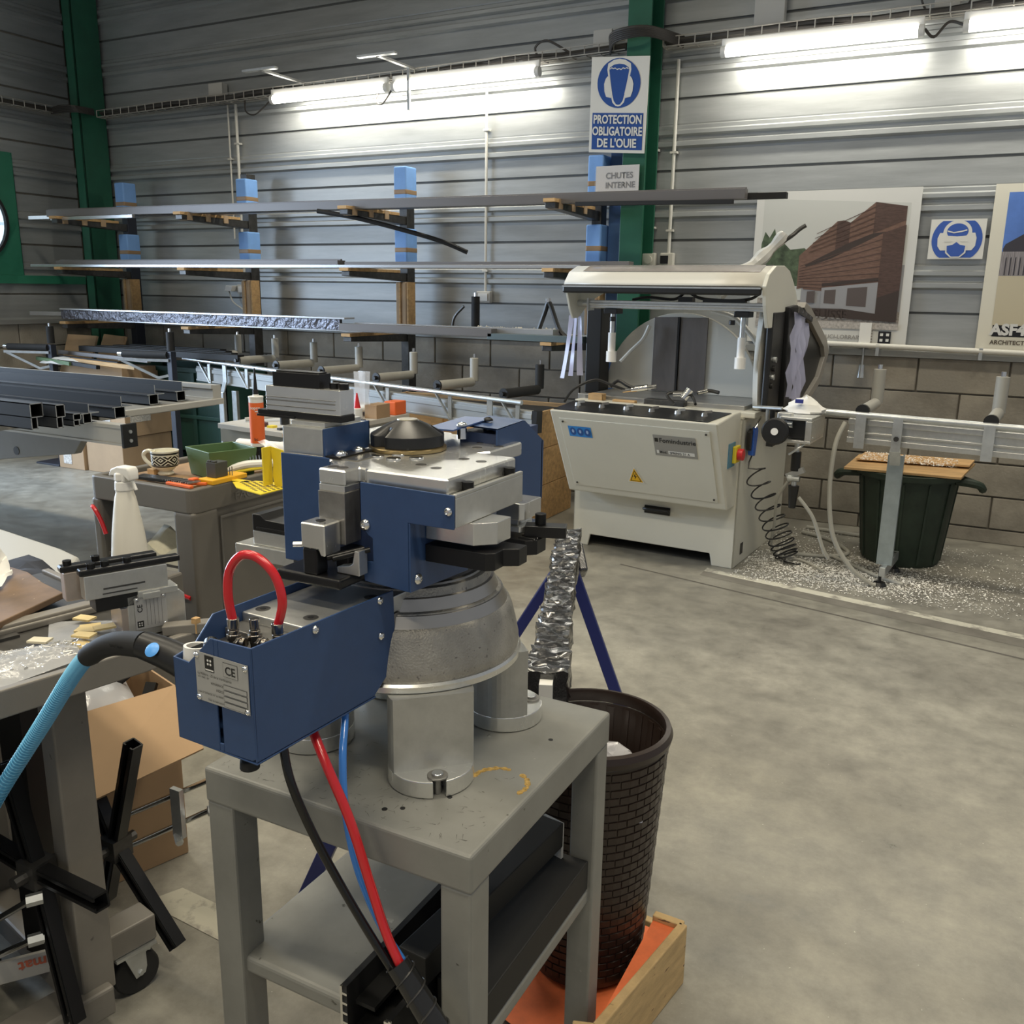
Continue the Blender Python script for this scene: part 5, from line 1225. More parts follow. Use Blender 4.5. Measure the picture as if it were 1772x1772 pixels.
# ---- arm box
N0 = (.059, -.436); ea = .05
def AB(p):   # (a to the left along the front, b backwards, z)
    return V((N0[0]-p[0]*cos(ea)+p[1]*sin(ea), N0[1]+p[0]*sin(ea)+p[1]*cos(ea), p[2]))
def ab(name, mb, m, parent=press, **k): mb.xf(AB); return mk(name, mb, m, parent, **k)
T_ = .003
b = MB()
fr = [(0, 1.062), (.074, 1.060), (.098, 1.036), (.118, 1.017), (.148, 1.019), (.148, .901), (.009, .905), (0, .910)]
# front with a vertical slot: built from strips round the slot
slot = (.060, .068, .915, .968)
def strip_poly(pts, y0, y1, mb): mb.prism(pts, y0, y1, 'Y')
strip_poly([(0, 1.062), (.060, 1.0604), (.060, .9035), (.009, .905), (0, .910)], 0, T_, b)
strip_poly([(.068, 1.0602), (.074, 1.060), (.098, 1.036), (.118, 1.017), (.148, 1.019), (.148, .901), (.068, .9032)], 0, T_, b)
strip_poly([(.060, 1.0604), (.068, 1.0602), (.068, .968), (.060, .968)], 0, T_, b)
strip_poly([(.060, .915), (.068, .915), (.068, .9032), (.060, .9035)], 0, T_, b)
sd = [(0, 1.062), (.286, 1.058), (.288, 1.0), (.272, .930), (.236, .905), (0, .905)]
b.prism(sd, 0, T_, 'X')
ls = [(0, 1.019), (.035, 1.025), (.07, 1.058), (.288, 1.058), (.27, .905), (0, .901)]
b.prism(ls, .145, .148, 'X')
b.box(0, .148, 0, .24, .901, .904)
ab('arm_cover', b, M_BLUE, bevel=.0012)
b = MB(); b.box(.003, .145, .12, .33, 1.02, 1.046); ab('arm_slab', b, M_ALU2, bevel=.002)
b = MB(); b.box(.003, .145, .06, .32, .93, 1.018); ab('arm_core', b, M_STEEL)
b = MB(); b.box(.006, .142, .085, .12, 1.018, 1.034); b.box(.02, .10, .012, .03, 1.0, 1.045); ab('valve_block', b, mat('dark_valve_steel', (.22, .215, .20), .35, .8, 20, .2), bevel=.0015)
b = MB(); b.box(.104, .116, .0, .012, .0, .01)
b = MB(); b.box(.105, .142, .004, .05, .96, .99); ab('inner_bracket', b, M_WHITE)
b = MB()
for a_, b_ in ((.128, .145), (.045, .155), (.03, .27)):
    b.lathe([(.011, 1.0462), (.0065, 1.0466), (.0001, 1.0464)], (a_, b_), 20)
ab('counterbore', b, M_DKSTEEL)
b = MB()
for a_, b_ in ((.128, .145), (.045, .155), (.03, .27)): b.cyl((a_, b_, 1.0463), (a_, b_, 1.047), .0045, 6)
ab('socket_screw', b, M_BLACK)
def dome(mb, c, n, r, h=None):
    h = h or r*.62
    mb.lathe([(r, 0), (r*.97, h*.35), (r*.78, h*.75), (r*.42, h), (r*.40, h*.55), (.0001, h*.5)], n=20, ax=(c, n)); return mb
for bb, zz in ((.115, 1.050), (.253, 1.051), (.254, .995)):
    b = MB(); dome(b, (-.0005, bb, zz), (-1, 0, 0), .0062); ab('button_screw', b, M_CHROME)
# hose on the box: fittings and arch
fit = [(.085, .050), (.060, .064), (.022, .068)]
for i, (a_, b_) in enumerate(fit):
    z0 = 1.034
    b = MB(); b.cyl((a_, b_, 1.015), (a_, b_, z0+.020), .0072, 14); b.cyl((a_, b_, z0+.005), (a_, b_, z0+.014), .0095, 6)
    b.cyl((a_, b_, z0+.022), (a_, b_, z0+.036), .0080 if i != 1 else .0065, 16); b.cyl((a_-.002, b_, z0+.002), (a_-.017, b_+.004, z0+.002), .0078, 12); b.cyl((a_-.008, b_, z0+.002), (a_-.013, b_, z0+.002), .0098, 8)
    ab('hose_fitting', b, mat('nickel', (.42, .39, .35), .22, 1), bevel=.0006)
b = MB(); b.tube([(.085, .050, 1.065), (.089, .048, 1.10), (.086, .050, 1.135), (.068, .055, 1.158), (.045, .062, 1.157), (.022, .068, 1.135), (.013, .070, 1.10), (.022, .068, 1.065)], .0062, 14, 8); ab('hose_arch', b, M_REDT, label='glossy red hose bent in an arch')
b = MB(); b.cyl((.112, .035, 1.035), (.098, .02, 1.030), .010, 14); b.cyl((.095, .018, 1.029), (.113, .036, 1.036), .0075, 12); b.box(.09, .135, .018, .05, 1.0, 1.028); ab('hose_coupling', b, M_BOLT, bevel=.001)
# white ring at the left notch
b = MB(); b.lathe([(.013, .0), (.017, .0), (.017, .03), (.013, .03), (.013, 0)], n=24, ax=((.130, .022, 1.0), (0, .1, 1))); ab('white_ring', b, M_WHITE)
# nameplate
NPo = AB((.102, -.0008, .970)); NPu = (AB((0, 0, 0))-AB((1, 0, 0))).normalized(); NPv = Vector((0, 0, 1))
b = MB(); nw, nh = .096, .068
b.add([NPo+NPu*u+NPv*(v-(.004*(u/nw) if False else 0)) for u, v in ((0, 0), (nw, 0), (nw, nh), (0, nh))]+[NPo+NPu*u+NPv*v-NPu.cross(NPv)*-.001 for u, v in ((0, 0), (nw, 0), (nw, nh), (0, nh))], [(0, 1, 2, 3), (7, 6, 5, 4), (0, 4, 5, 1), (1, 5, 6, 2), (2, 6, 7, 3), (3, 7, 4, 0)])
npn = NPu.cross(NPv)
M_PLATE = mat('nameplate_aluminium', (.50, .50, .49), .35, .5)
plate = mk('nameplate', b, M_PLATE, press)
for u, v in ((.004, .004), (.004, nh-.005), (nw-.004, .004), (nw-.004, nh-.005)):
    b = MB(); dome(b, tuple(NPo+NPu*u+NPv*v+npn*.0011), tuple(npn), .0042, .003); mk('rivet', b, M_CHROME, plate)
L = [(0, [(.018, .044), (.035, .044), (.035, .066), (.018, .066)])]
for dx, dy in ((-.0025, .0025), (.0025, .0025), (-.0025, -.0025), (.0025, -.0025)):
    c = (.0265+dx, .057+dy); L.append((1, circ2(c[0], c[1], .0018, n=8)))
L.append((1, [(.019, .0455), (.034, .0455), (.034, .0475), (.019, .0475)]))
L.append((0, [(.052, .044), (.078, .044), (.078, .0635), (.052, .0635)])); L.append((2, [(.0524, .0444), (.0776, .0444), (.0776, .0631), (.0524, .0631)]))
for k in range(4):
    y = .026-.008*k; L.append((0, [(.051, y), (.093, y), (.093, y+.0066), (.051, y+.0066)])); L.append((2, [(.0514, y+.0004), (.0926, y+.0004), (.0926, y+.0062), (.0514, y+.0062)]))
mk('printed_grid', flat_polys(NPo+npn*.0011, NPu, NPv, L, .00006), [M_BLACK, M_PAPER, M_PLATE], plate, recalc=False)
tx = text_mb('C', NPo+NPu*.0555+NPv*.0478, NPu, NPv, .016, off=.002, bold=.0002)
merge(tx, text_mb('E', NPo+NPu*.0665+NPv*.0478, NPu, NPv, .016, off=.002, bold=.0002))
for s_, u, v, sz in (('La Ribière - ZI de la Verdoyante', .004, .0375, .0048), ('SCI  PAE - 87', .004, .033, .0038), ('REFERENCE', .028, .0275, .0044), ('INDICE', .037, .0195, .0044), ('Date D\'USINAGE, N° de SERIE', .003, .0118, .0036), ('Date de fabrication', .021, .0035, .0038)):
    merge(tx, text_mb(s_, NPo+NPu*u+NPv*v, NPu, NPv, sz, off=.002))
mk('lettering', tx, M_BLACK, plate, recalc=False)
# rubber foot under the box
b = MB(); b.cyl((.047, .03, .884), (.047, .03, .903), .006, 12); b.cyl((.047, .03, .870), (.047, .03, .884), .0135, 24, r1=.0125); ab('rubber_stop', b, M_RUBBER, bevel=.002)

# ---- turret plate
plate_pts = [(.187, -.178), (.187, .024), (.117, .031), (.127, .050), (.127, .162), (-.02, .175), (-.03, .188), (-.188, .188), (-.188, -.02), (-.130, -.03), (-.130, -.146),
             (-.04, -.146), (-.019, -.166), (-.019, -.203), (.029, -.203), (.029, -.168), (.042, -.172), (.05, -.178)]
b = MB(); b.prism(plate_pts, 1.222, 1.245, 'Z'); tp_ = pr('top_plate', b, M_ALU, bevel=.0025, seg=1)
b = MB()
for x, y in ((.095, -.105), (.128, -.115), (.125, -.03), (.158, -.035), (.09, .07), (.115, .10), (.07, .12), (-.005, -.185), (.012, -.185), (-.17, .10)):
    b.lathe([(.0085, 1.2452), (.0080, 1.2456), (.0052, 1.2458), (.0001, 1.2455)], (x, y), 18)
pr('counterbore', b, M_DKSTEEL)
b = MB()
for x, y in ((.0, -.085), (.02, -.055), (.035, -.09), (.06, -.065)): b.lathe([(.0115, 1.2451), (.0115, 1.2466), (.0105, 1.2474), (.0001, 1.2476)], (x, y), 22)
pr('cap_screw', b, M_CHROME)
b = MB(); b.box(-.10, .0, -.135, -.07, 1.2452, 1.2464); pr('cover_plate', b, mat('stained_aluminium', (.42, .40, .35), .22, .9, 9, .2), bevel=.0005)
# tag plate with two domed screws
b = MB(); b.box(-.06, -.03, -.14, -.055, 1.2455, 1.249); tgp = pr('black_strip', b, M_BLKMETAL, bevel=.001)
for y in (-.12, -.075): b = MB(); dome(b, (-.043, y, 1.249), (0, 0, 1), .0105); pr('button_screw', b, M_CHROME, tgp)
# knob
kn = []
b = MB(); b.lathe([(.0001, 1.246), (.0635, 1.246), (.0635, 1.251), (.060, 1.253), (.0001, 1.253)], n=64); pr('gold_ring', b, mat('brass_ring', (.45, .34, .17), .25, .9))
def kr(a, z):   # scalloped outline
    base = .0605
    for ac_ in (radians(-104), radians(30), radians(150)):
        d_ = (a-ac_+pi) % (2*pi)-pi
        base -= .015*math.exp(-(d_/.15)**4)
    return base
b = MB(); n = 108; rows = [(1.0, 1.2535), (1.0, 1.268), (.985, 1.271), (.62, 1.284), (.33, 1.292), (.30, 1.293), (.0001, 1.293)]
k0 = len(b.v)
for q, (s_, z) in enumerate(rows):
    for i in range(n):
        a = 2*pi*i/n; r = kr(a, z)*s_ if q <= 2 else .0605*s_
        if 2 < q < 4: r = min(r, .0605*s_)
        b.v.append((r*cos(a), r*sin(a), z))
for q in range(len(rows)-1):
    for i in range(n):
        j = (i+1) % n; b.f.append((q*n+i, q*n+j, (q+1)*n+j, (q+1)*n+i)); b.mi.append(0); b.sm.append(True)
knob = pr('knob', b, M_KNOB)
b = MB(); b.lathe([(.017, 1.2932), (.0165, 1.2945), (.0001, 1.2948)], n=30); pr('knob_cap', b, mat('knob_cap_metal', (.55, .50, .38), .3, .9, 80, .25), knob)

# ---- turret body and blue sheets
b = MB(); b.box(-.035, .122, -.165, .14, 1.078, 1.221); b.box(-.125, -.035, -.14, .15, 1.078, 1.221); pr('turret_core', b, mat('navy_core', (.03, .05, .12), .45))
b = MB(); b.prism([(.046, 1.2285), (.203, 1.2265), (.204, 1.222), (.204, 1.178), (.128, 1.178), (.128, 1.075), (.05, 1.080), (.047, 1.110), (.066, 1.112), (.066, 1.147), (.058, 1.151), (.052, 1.158), (.046, 1.17)], -.190, -.187, 'Y'); fs = pr('front_sheet', b, M_BLUE, bevel=.001)
b = MB(); b.prism([(-.190, 1.178), (-.09, 1.178), (-.028, 1.16), (-.028, 1.066), (-.19, 1.075)], .1285, .1315, 'X'); pr('side_sheet', b, M_BLUE, bevel=.001)
b = MB(); dome(b, (.054, -.1905, 1.166), (0, -1, 0), .0088); pr('button_screw', b, M_CHROME, fs)
b = MB(); dome(b, (.195, -.1905, 1.203), (0, -1, 0), .0065); pr('button_screw', b, M_CHROME, fs)
b = MB(); dome(b, (.132, -.172, 1.0915), (1, 0, 0), .0085); pr('button_screw', b, M_CHROME, fs)
# right bar
b = MB(); b.box(.180, .206, -.187, .012, 1.180, 1.2225); b.box(.200, .206, -.187, .012, 1.2225, 1.2275); pr('side_bar', b, M_ALU2, bevel=.0012)
for y in (-.135, -.01):
    b = MB(); b.cyl((.194, y, 1.2225), (.194, y, 1.2355), .0085, 20); b.cyl((.194, y, 1.2355), (.194, y, 1.2358), .005, 6); pr('socket_screw', b, M_BOLT, bevel=.0008)
# jaws under the bar
b = MB(); b.prism([(.132, -.150), (.205, -.150), (.212, -.150), (.222, -.141), (.237, -.126), (.237, -.085), (.132, -.085)], 1.147, 1.1795, 'Z'); pr('upper_jaw', b, M_ALU, bevel=.001)
b = MB(); b.prism([(.132, -.152), (.232, -.152), (.243, -.143), (.243, -.118), (.252, -.112), (.262, -.106), (.262, -.080), (.132, -.080)], 1.113, 1.139, 'Z'); pr('lower_jaw', b, M_BLKMETAL, bevel=.0012)
b = MB(); b.prism([(.155, .02), (.196, .02), (.203, .026), (.203, .085), (.155, .085)], 1.145, 1.172, 'Z'); b.prism([(.13, .022), (.196, .022), (.203, .03), (.203, .085), (.13, .085)], 1.124, 1.134, 'Z'); b.box(.13, .19, .03, .08, 1.134, 1.145); pr('upper_jaw', b, M_ALU, bevel=.001)
b = MB(); b.prism([(.13, .005), (.216, .005), (.230, .018), (.230, .050), (.216, .060), (.13, .060)], 1.094, 1.118, 'Z')
for k in range(4): b.cyl((.198, .018+.011*k, 1.1165), (.227, .018+.011*k, 1.1165), .0045, 8)
pr('lower_jaw', b, M_BLKMETAL, bevel=.0012)
b = MB(); b.bar((.20, .035, 1.128), (.262, .058, 1.128), .03, .018); pr('stop_bar', b, M_BLKMETAL, bevel=.001)
b = MB(); b.cyl((.222, .045, 1.137), (.222, .045, 1.155), .009, 16); pr('socket_screw', b, M_BOLT, bevel=.0008)
# rear right blue bent cover
def bent(X, Y0, Y1, parent=press):
    pass
b = MB()
b.prism([(.10, 1.272), (.20, 1.277), (.278, 1.230), (.276, 1.122), (.205, 1.116), (.166, 1.14), (.166, 1.20), (.10, 1.215)], .109, .112, 'X')
b.add([(.112, .10, 1.274), (.112, .20, 1.278), (.030, .215, 1.278), (.030, .115, 1.274)], [(0, 1, 2, 3)])
b.add([(.112, .10, 1.2715), (.112, .20, 1.2755), (.030, .215, 1.2755), (.030, .115, 1.2715)], [(3, 2, 1, 0)])
b.prism([(.112, 1.232), (.112, 1.10), (.03, 1.10), (.03, 1.232)], .270, .273, 'Y')
b.add([(.112, .20, 1.277), (.112, .278, 1.230), (.03, .285, 1.230), (.03, .213, 1.277)], [(0, 1, 2, 3)])
rc = pr('rear_cover', b, M_BLUE)
b = MB(); b.add([(.055, .04, 1.2755), (.055, .16, 1.2795), (-.01, .17, 1.2795), (-.01, .05, 1.2755)], [(0, 1, 2, 3)]); b.add([(.055, .04, 1.2735), (.055, .16, 1.2775), (-.01, .17, 1.2775), (-.01, .05, 1.2735)], [(3, 2, 1, 0)])
b.add([(.055, .04, 1.2755), (-.01, .05, 1.2755), (-.02, .035, 1.252), (.045, .02, 1.252)], [(0, 1, 2, 3)])
b = MB()
b.prism([(.004, 1.2765), (.062, 1.2765), (.062, 1.279), (.002, 1.279)], .02, .16, 'Y') if False else None
P_ = [(.062, .040, 1.276), (.058, .175, 1.280), (.008, .170, 1.280), (.010, .035, 1.276)]
b.add(P_+[(p[0], p[1], p[2]-.0025) for p in P_], [(0, 1, 2, 3), (7, 6, 5, 4), (0, 4, 5, 1), (1, 5, 6, 2), (2, 6, 7, 3), (3, 7, 4, 0)])
P_ = [(.010, .035, 1.276), (.008, .170, 1.280), (-.012, .165, 1.258), (-.010, .030, 1.254)]
b.add(P_+[(p[0]-.002, p[1], p[2]-.001) for p in P_], [(0, 1, 2, 3), (7, 6, 5, 4), (0, 4, 5, 1), (1, 5, 6, 2), (2, 6, 7, 3), (3, 7, 4, 0)])
pr('bridge_sheet', b, mat('blue_sheet_light', (.06, .11, .27), .3, .15))
for x, y in ((.058, .075), (.066, .150)):
    b = MB(); dome(b, (x, y, 1.279), (0, 0, 1), .009); b.cyl((x, y, 1.257), (x, y, 1.275), .009, 16, r1=.008); pr('button_screw', b, M_CHROME if y < .1 else M_BOLT)
b = MB(); b.box(.03, .108, .115, .26, 1.10, 1.262); pr('rear_housing', b, mat('navy_core', (.03, .05, .12), .45))
b = MB(); b.cyl((.116, .20, 1.10), (.124, .15, 1.105), .006, 10); b.box(.108, .122, .14, .165, 1.10, 1.118); pr('rear_fitting', b, M_BOLT)

# ---- left panel, tower
b = MB(); b.box(-.135, -.040, -.152, -.149, 1.076, 1.249); pr('left_sheet', b, M_BLUE, bevel=.0015)
b = MB(); b.box(-.139, -.060, -.141, -.03, 1.2465, 1.2895); pr('tower_block', b, M_ALU2, bevel=.0015)
b = MB(); b.box(-.0595, -.0565, -.141, -.026, 1.2465, 1.290); b.box(-.09, -.0565, -.029, -.026, 1.2465, 1.290); pr('tower_sheet', b, M_BLUE, bevel=.0006)
b = MB(); b.box(-.132, -.066, -.128, -.036, 1.2895, 1.297); pr('spacer', b, M_ALU2, bevel=.001)
b = MB(); b.box(-.213, -.044, -.115, -.080, 1.297, 1.3075); b.box(-.213, -.135, -.118, -.078, 1.2965, 1.3005); pr('guide_bar', b, M_BLKMETAL, bevel=.0012)
b = MB(); b.box(-.194, -.045, -.115, -.080, 1.3075, 1.3465); 
twb = pr('clamp_bar', b, M_ALU, bevel=.0012)
b = MB(); b.box(-.194, -.055, -.1162, -.1150, 1.3235, 1.3255); b.box(-.194, -.055, -.1170, -.1150, 1.3290, 1.3300); b.box(-.194, -.055, -.1166, -.1150, 1.3150, 1.3165); pr('groove_step', b, M_STEEL, twb)
b = MB(); b.box(-.180, -.086, -.113, -.084, 1.3465, 1.369); b.box(-.176, -.090, -.109, -.088, 1.369, 1.371); pr('cap_block', b, M_BLKMETAL, bevel=.004, seg=3)
for x in (-.071, -.052): b = MB(); b.cyl((x, -.095, 1.3465), (x, -.095, 1.3555), .0075, 18); b.cyl((x, -.095, 1.3555), (x, -.095, 1.3558), .004, 6); pr('socket_screw', b, M_BOLT, bevel=.001)

# ---- column station
b = MB(); b.box(-.018, .028, -.203, -.166, 1.212, 1.2222); pr('punch_head', b, M_ALU, bevel=.001)
b = MB(); b.box(-.019, .029, -.205, -.168, 1.135, 1.212); pr('punch_holder', b, M_STEEL, bevel=.001)
b = MB(); b.prism([(-.022, 1.134), (-.022, 1.172), (.021, 1.172), (.021, 1.125), (.013, 1.125), (.009, 1.134)], -.243, -.2055, 'Y'); cube = pr('guide_cube', b, M_ALU, bevel=.002, seg=1)
b = MB(); b.cyl((-.002, -.222, 1.1722), (-.002, -.222, 1.1726), .0075, 20); pr('cube_bore', b, M_BLACK, cube)
mk('stamped_letters', text_mb('4 A', V((.004, -.236, 1.1723)), (1, 0, 0), (0, 1, 0), .009, off=.0006), M_BLACK, cube, recalc=False)
b = MB(); b.box(-.022, .004, -.241, -.215, 1.094, 1.134); b.box(.004, .03, -.20, -.16, 1.094, 1.125); pr('die_block', b, M_BLKMETAL, bevel=.003)
b = MB(); b.box(-.072, .046, -.243, -.130, 1.0785, 1.0945); pr('die_tray', b, M_BLKMETAL, bevel=.004, seg=3)
b = MB(); b.prism([(.020, 1.095), (.060, 1.095), (.060, 1.132), (.052, 1.132), (.048, 1.112), (.042, 1.108), (.020, 1.104)], -.215, -.195, 'Y'); pr('stop_step', b, M_ALU2, bevel=.001)
for dx in (0, .010): b = MB(); b.cyl((.018+dx, -.235, 1.122), (.052+dx, -.192, 1.130), .0042, 12); pr('guide_pin', b, M_BOLT)
b = MB(); b.cyl((-.035, -.245, 1.137), (-.020, -.235, 1.137), .004, 10); b.cyl((-.04, -.20, 1.095), (-.04, -.20, 1.112), .006, 12); b.cyl((-.04, -.20, 1.112), (-.04, -.20, 1.117), .004, 12); pr('pin', b, M_ZINC)
# ---- far left station
b = MB(); b.box(-.335, -.20, -.06, .02, 1.025, 1.052); b.box(-.30, -.20, -.05, .02, 1.052, 1.078); pr('left_jaw', b, M_ALU2, bevel=.0015)
b = MB(); b.prism([(-.30, 1.078), (-.20, 1.078), (-.20, 1.098), (-.27, 1.100), (-.282, 1.108), (-.30, 1.108)], -.05, .02, 'Y'); b.box(-.29, -.20, -.052, .02, 1.082, 1.086); pr('left_die', b, M_BLKMETAL, bevel=.0015)
b = MB(); b.box(-.20, -.13, -.06, .03, 1.03, 1.11); pr('left_arm', b, M_DKSTEEL)
b = MB(); b.cyl((-.245, -.01, 1.10), (-.245, -.01, 1.116), .006, 14); pr('socket_screw', b, M_BOLT)

# ---- hose grip and blue woven hose
t = thing('hose', 'blue ribbed hose with a thick black rubber sleeve, plugged into the press box', 'hose', (-1.05, .81, 1.0))
HP = [(-.097, -.397, .994), (-.137, -.398, 1.002), (-.177, -.400, 1.007), (-.225, -.400, 1.000), (-.263, -.400, .987), (-.303, -.400, .963)]
b = MB(); b.tube([V(p) for p in HP[2:]], .02, 20, 6, taper=lambda f: .0190-.004*f+(.0010 if f > .8 and int(f*60) % 2 else 0)); mk('sleeve', b, M_RUBBER, t)
b = MB(); b.tube([V(p) for p in HP[:3]], .027, 20, 6, taper=lambda f: .0235-.0035*f); mk('connector', b, M_BLACK, t)
b = MB(); b.cyl(V((-.108, -.394, .990)), V((-.092, -.393, .988)), .016, 20); mk('collar', b, M_BOLT, t, bevel=.002)
lg = MB(); c = V((-.140, -.4185, 1.014))
lg.lathe([(.0001, .0022), (.008, .0018), (.0108, .0002)], n=20, ax=(tuple(c), (0.1, -.8, .8)))
mk('blue_badge', lg, mat('badge_blue', (.10, .36, .85), .35), t)
tx = text_mb('parker', V((-.226, -.4165, 1.002)), (1, 0, .02), (0, -.35, 1), .0105, off=.0016, bold=.0001); mk('raised_lettering', tx, M_BLKMETAL, t, recalc=False)
b = MB(); wh_ = [V(p) for p in ((-.298, -.400, .967), (-.320, -.40, .948), (-.353, -.40, .912), (-.408, -.40, .846), (-.469, -.40, .775), (-.564, -.40, .663), (-.693, -.40, .501))]; b.tube(wh_, .0122, 16, 8); mk('woven_hose', b, mat('light_blue_woven_hose', (.05, .30, .58), .3, coat=.4), t)
tmp = MB(); tmp.tube(wh_, .001, 4, 40); n_ = len(tmp.v)//4; ctr = [sum((Vector(tmp.v[4*i+k]) for k in range(4)), Vector())/4 for i in range(n_)]
hp_ = []
for i in range(1100):
    f = i/1099*(n_-1.001); k = int(f); q = ctr[k].lerp(ctr[k+1], f-k); d = (ctr[k+1]-ctr[k]).normalized(); a = Vector((0, 1, 0)); a = (a-d*a.dot(d)).normalized(); c2 = d.cross(a); th = i*2*pi/11
    hp_.append(q+a*cos(th)*.0122+c2*sin(th)*.0122)
b = MB(); b.tube(hp_, .0011, 4, 1, smooth_path=False); mk('hose_rib', b, mat('pale_blue_rib', (.15, .45, .68), .35), t)

# ---- three hoses with spiral wrap
def W(pts): return [Vector(p) for p in pts]
end = (-.640, .905, .552)
t = thing('hose', 'black hose hanging from the press box in front of the table', 'hose', (-.86, .92, .84), 'thin hoses hanging below the press box')
b = MB(); b.tube(W([(-.810, .87, .93), (-.800, .862, .895), (-.782, .855, .842), (-.757, .87, .757), (-.717, .885, .67), (-.672, .895, .595), (-.641, .9, .551)]), .0062, 12); mk('tube', b, mat('glossy_black_hose', (.006, .006, .006), .22), t)
t = thing('hose', 'red hose hanging from the press box in front of the table', 'hose', (-.80, .92, .88), 'thin hoses hanging below the press box')
b = MB(); b.tube(W([(-.810, .925, .93), (-.797, .918, .895), (-.755, .900, .850), (-.719, .9, .779), (-.691, .905, .685), (-.663, .905, .61), (-.632, .905, .556)]), .0070, 12); mk('tube', b, M_REDT, t)
t = thing('hose', 'blue hose hanging from the press box in front of the table', 'hose', (-.75, .93, .92), 'thin hoses hanging below the press box')
b = MB(); b.tube(W([(-.800, .99, .94), (-.782, .975, .895), (-.758, .937, .850), (-.743, .92, .779), (-.721, .915, .696), (-.683, .915, .617), (-.630, .912, .560)]), .0056, 12); mk('tube', b, M_BLUET, t)
t = thing('spiral_sleeve', 'black spiral wrap bundling the three hoses at the bottom of the picture', 'cable sleeve', (-.62, .90, .52))
b = MB(); b.tube(W([(-.646, .905, .572), (-.620, .903, .545), (-.592, .9, .515), (-.560, .9, .475), (-.525, .9, .43)]), .0180, 18); mk('sleeve', b, mat('glossy_black_sleeve', (.015, .015, .015), .2), t)
axp = W([(-.646, .905, .572), (-.620, .903, .545), (-.592, .9, .515), (-.560, .9, .475), (-.525, .9, .43)])
b = MB(); sp = []
for i in range(120):
    f = i/119*3.999; k = int(f); q = axp[k].lerp(axp[min(k+1, 4)], f-k); d = (axp[min(k+1, 4)]-axp[k]).normalized(); a = d.orthogonal().normalized(); c = d.cross(a); th = i*.30
    sp.append(q+a*cos(th)*.0187+c*sin(th)*.0187)
b.tube(sp, .0016, 5, 2); mk('spiral_gap', b, M_DKSTEEL, t)

# ================================================================== TRESTLE
def flat_leg(P0, foot, sdir, w_=.042, t_=.03):
    s_ = Vector(sdir).normalized(); o_ = Vector((-s_.y, s_.x, 0)); b = MB(); vs = []
    for p in (Vector(P0), Vector(foot)):
        for a_, c_ in ((-1, -1), (1, -1), (1, 1), (-1, 1)): vs.append(p+s_*a_*w_/2+o_*c_*t_/2)
    return b.add(vs, [(0, 1, 2, 3), (7, 6, 5, 4), (0, 4, 5, 1), (1, 5, 6, 2), (2, 6, 7, 3), (3, 7, 4, 0)])
tr = thing('trestle', 'blue trestle whose top beam is wrapped in shiny black film, behind the press', 'trestle', (-1.05, 2.3, 0))
NA = Vector((-.815, 1.735, .62)); FA = Vector((-1.285, 2.89, .63))
b = MB(); g = []
rnd = random.Random(2)
d = (FA-NA); L_ = d.length; dn = d.normalized(); sd_ = Vector((dn.y, -dn.x, 0)).normalized()
n_ = 130; m_ = 24
for i in range(n_+1):
    q = NA+d*(i/n_); row = []; w_ = .045-.010*(i/n_)+.004*sin(i*.21)+.003*sin(i*.05+2)
    fold = .004*sin(i*1.9)+.003*sin(i*.73+1)
    for k in range(m_):
        a = 2*pi*k/(m_-1)+pi/4; e1 = max(-1, min(1, 1.45*cos(a)))*w_; e2 = max(-1, min(1, 1.45*sin(a)))*.042
        nz = fold*sin(k*.9+i*.35)+.0032*(rnd.random()-.5)+.003*sin(k*1.7-i*.9)
        row.append(q+sd_*(e1+nz*cos(a))+Vector((0, 0, e2+nz*sin(a))))
    row[-1] = row[0].copy(); g.append(row)
b.sheet(g); b.add(g[0][:-1], [tuple(range(m_-1))]); b.add(g[-1][:-1], [tuple(range(m_-1))])
bw_ = mk('wrapped_beam', b, mat('shiny_black_film', (.02, .02, .021), .16, 0, coat=1, bump=.6, bscale=90, bdist=.006), tr)
b = MB(); b.bar(NA-dn*.03, FA+dn*.02, .03, .05); mk('beam_core', b, M_WHITE, tr)
b = MB(); b.bar(FA+sd_*.03+Vector((0, 0, -.02)), FA+sd_*.055-dn*.08+Vector((0, 0, -.10)), .035, .06); mk('loose_film', b, M_WRAP, tr, bevel=.008)
M_TRB = mat('trestle_blue', (.014, .022, .13), .38)
for P0, foot in ((FA-dn*.10, Vector((-.99, 2.80, 0))), (FA-dn*.12, Vector((-1.56, 2.62, 0))), (NA+dn*.12, Vector((-1.09, 1.70, 0))), (NA+dn*.12, Vector((-.70, 2.02, 0)))):
    b = flat_leg(P0-Vector((0, 0, .02)), foot, sd_); mk('leg', b, M_TRB, tr, bevel=.003)
t2 = thing('trestle', 'second blue trestle mostly hidden behind the steel table, only a leg in view', 'trestle', (-1.25, 1.8, 0))
D2 = Vector((-.25, .97, 0)); A2 = Vector((-1.13, 1.62, .62)); B2 = A2+D2*.42
b = MB(); b.bar(A2, B2, .06, .06); mk('beam', b, M_TRB, t2, bevel=.003)
for P0, foot in ((A2+D2*.05, Vector((-1.39, 1.56, 0))), (A2+D2*.05, Vector((-1.02, 1.75, 0))), (B2-D2*.05, Vector((-1.48, 2.02, 0))), (B2-D2*.05, Vector((-1.08, 2.06, 0)))):
    b = flat_leg(P0, foot, (D2.y, -D2.x, 0)); mk('leg', b, M_TRB, t2, bevel=.003)

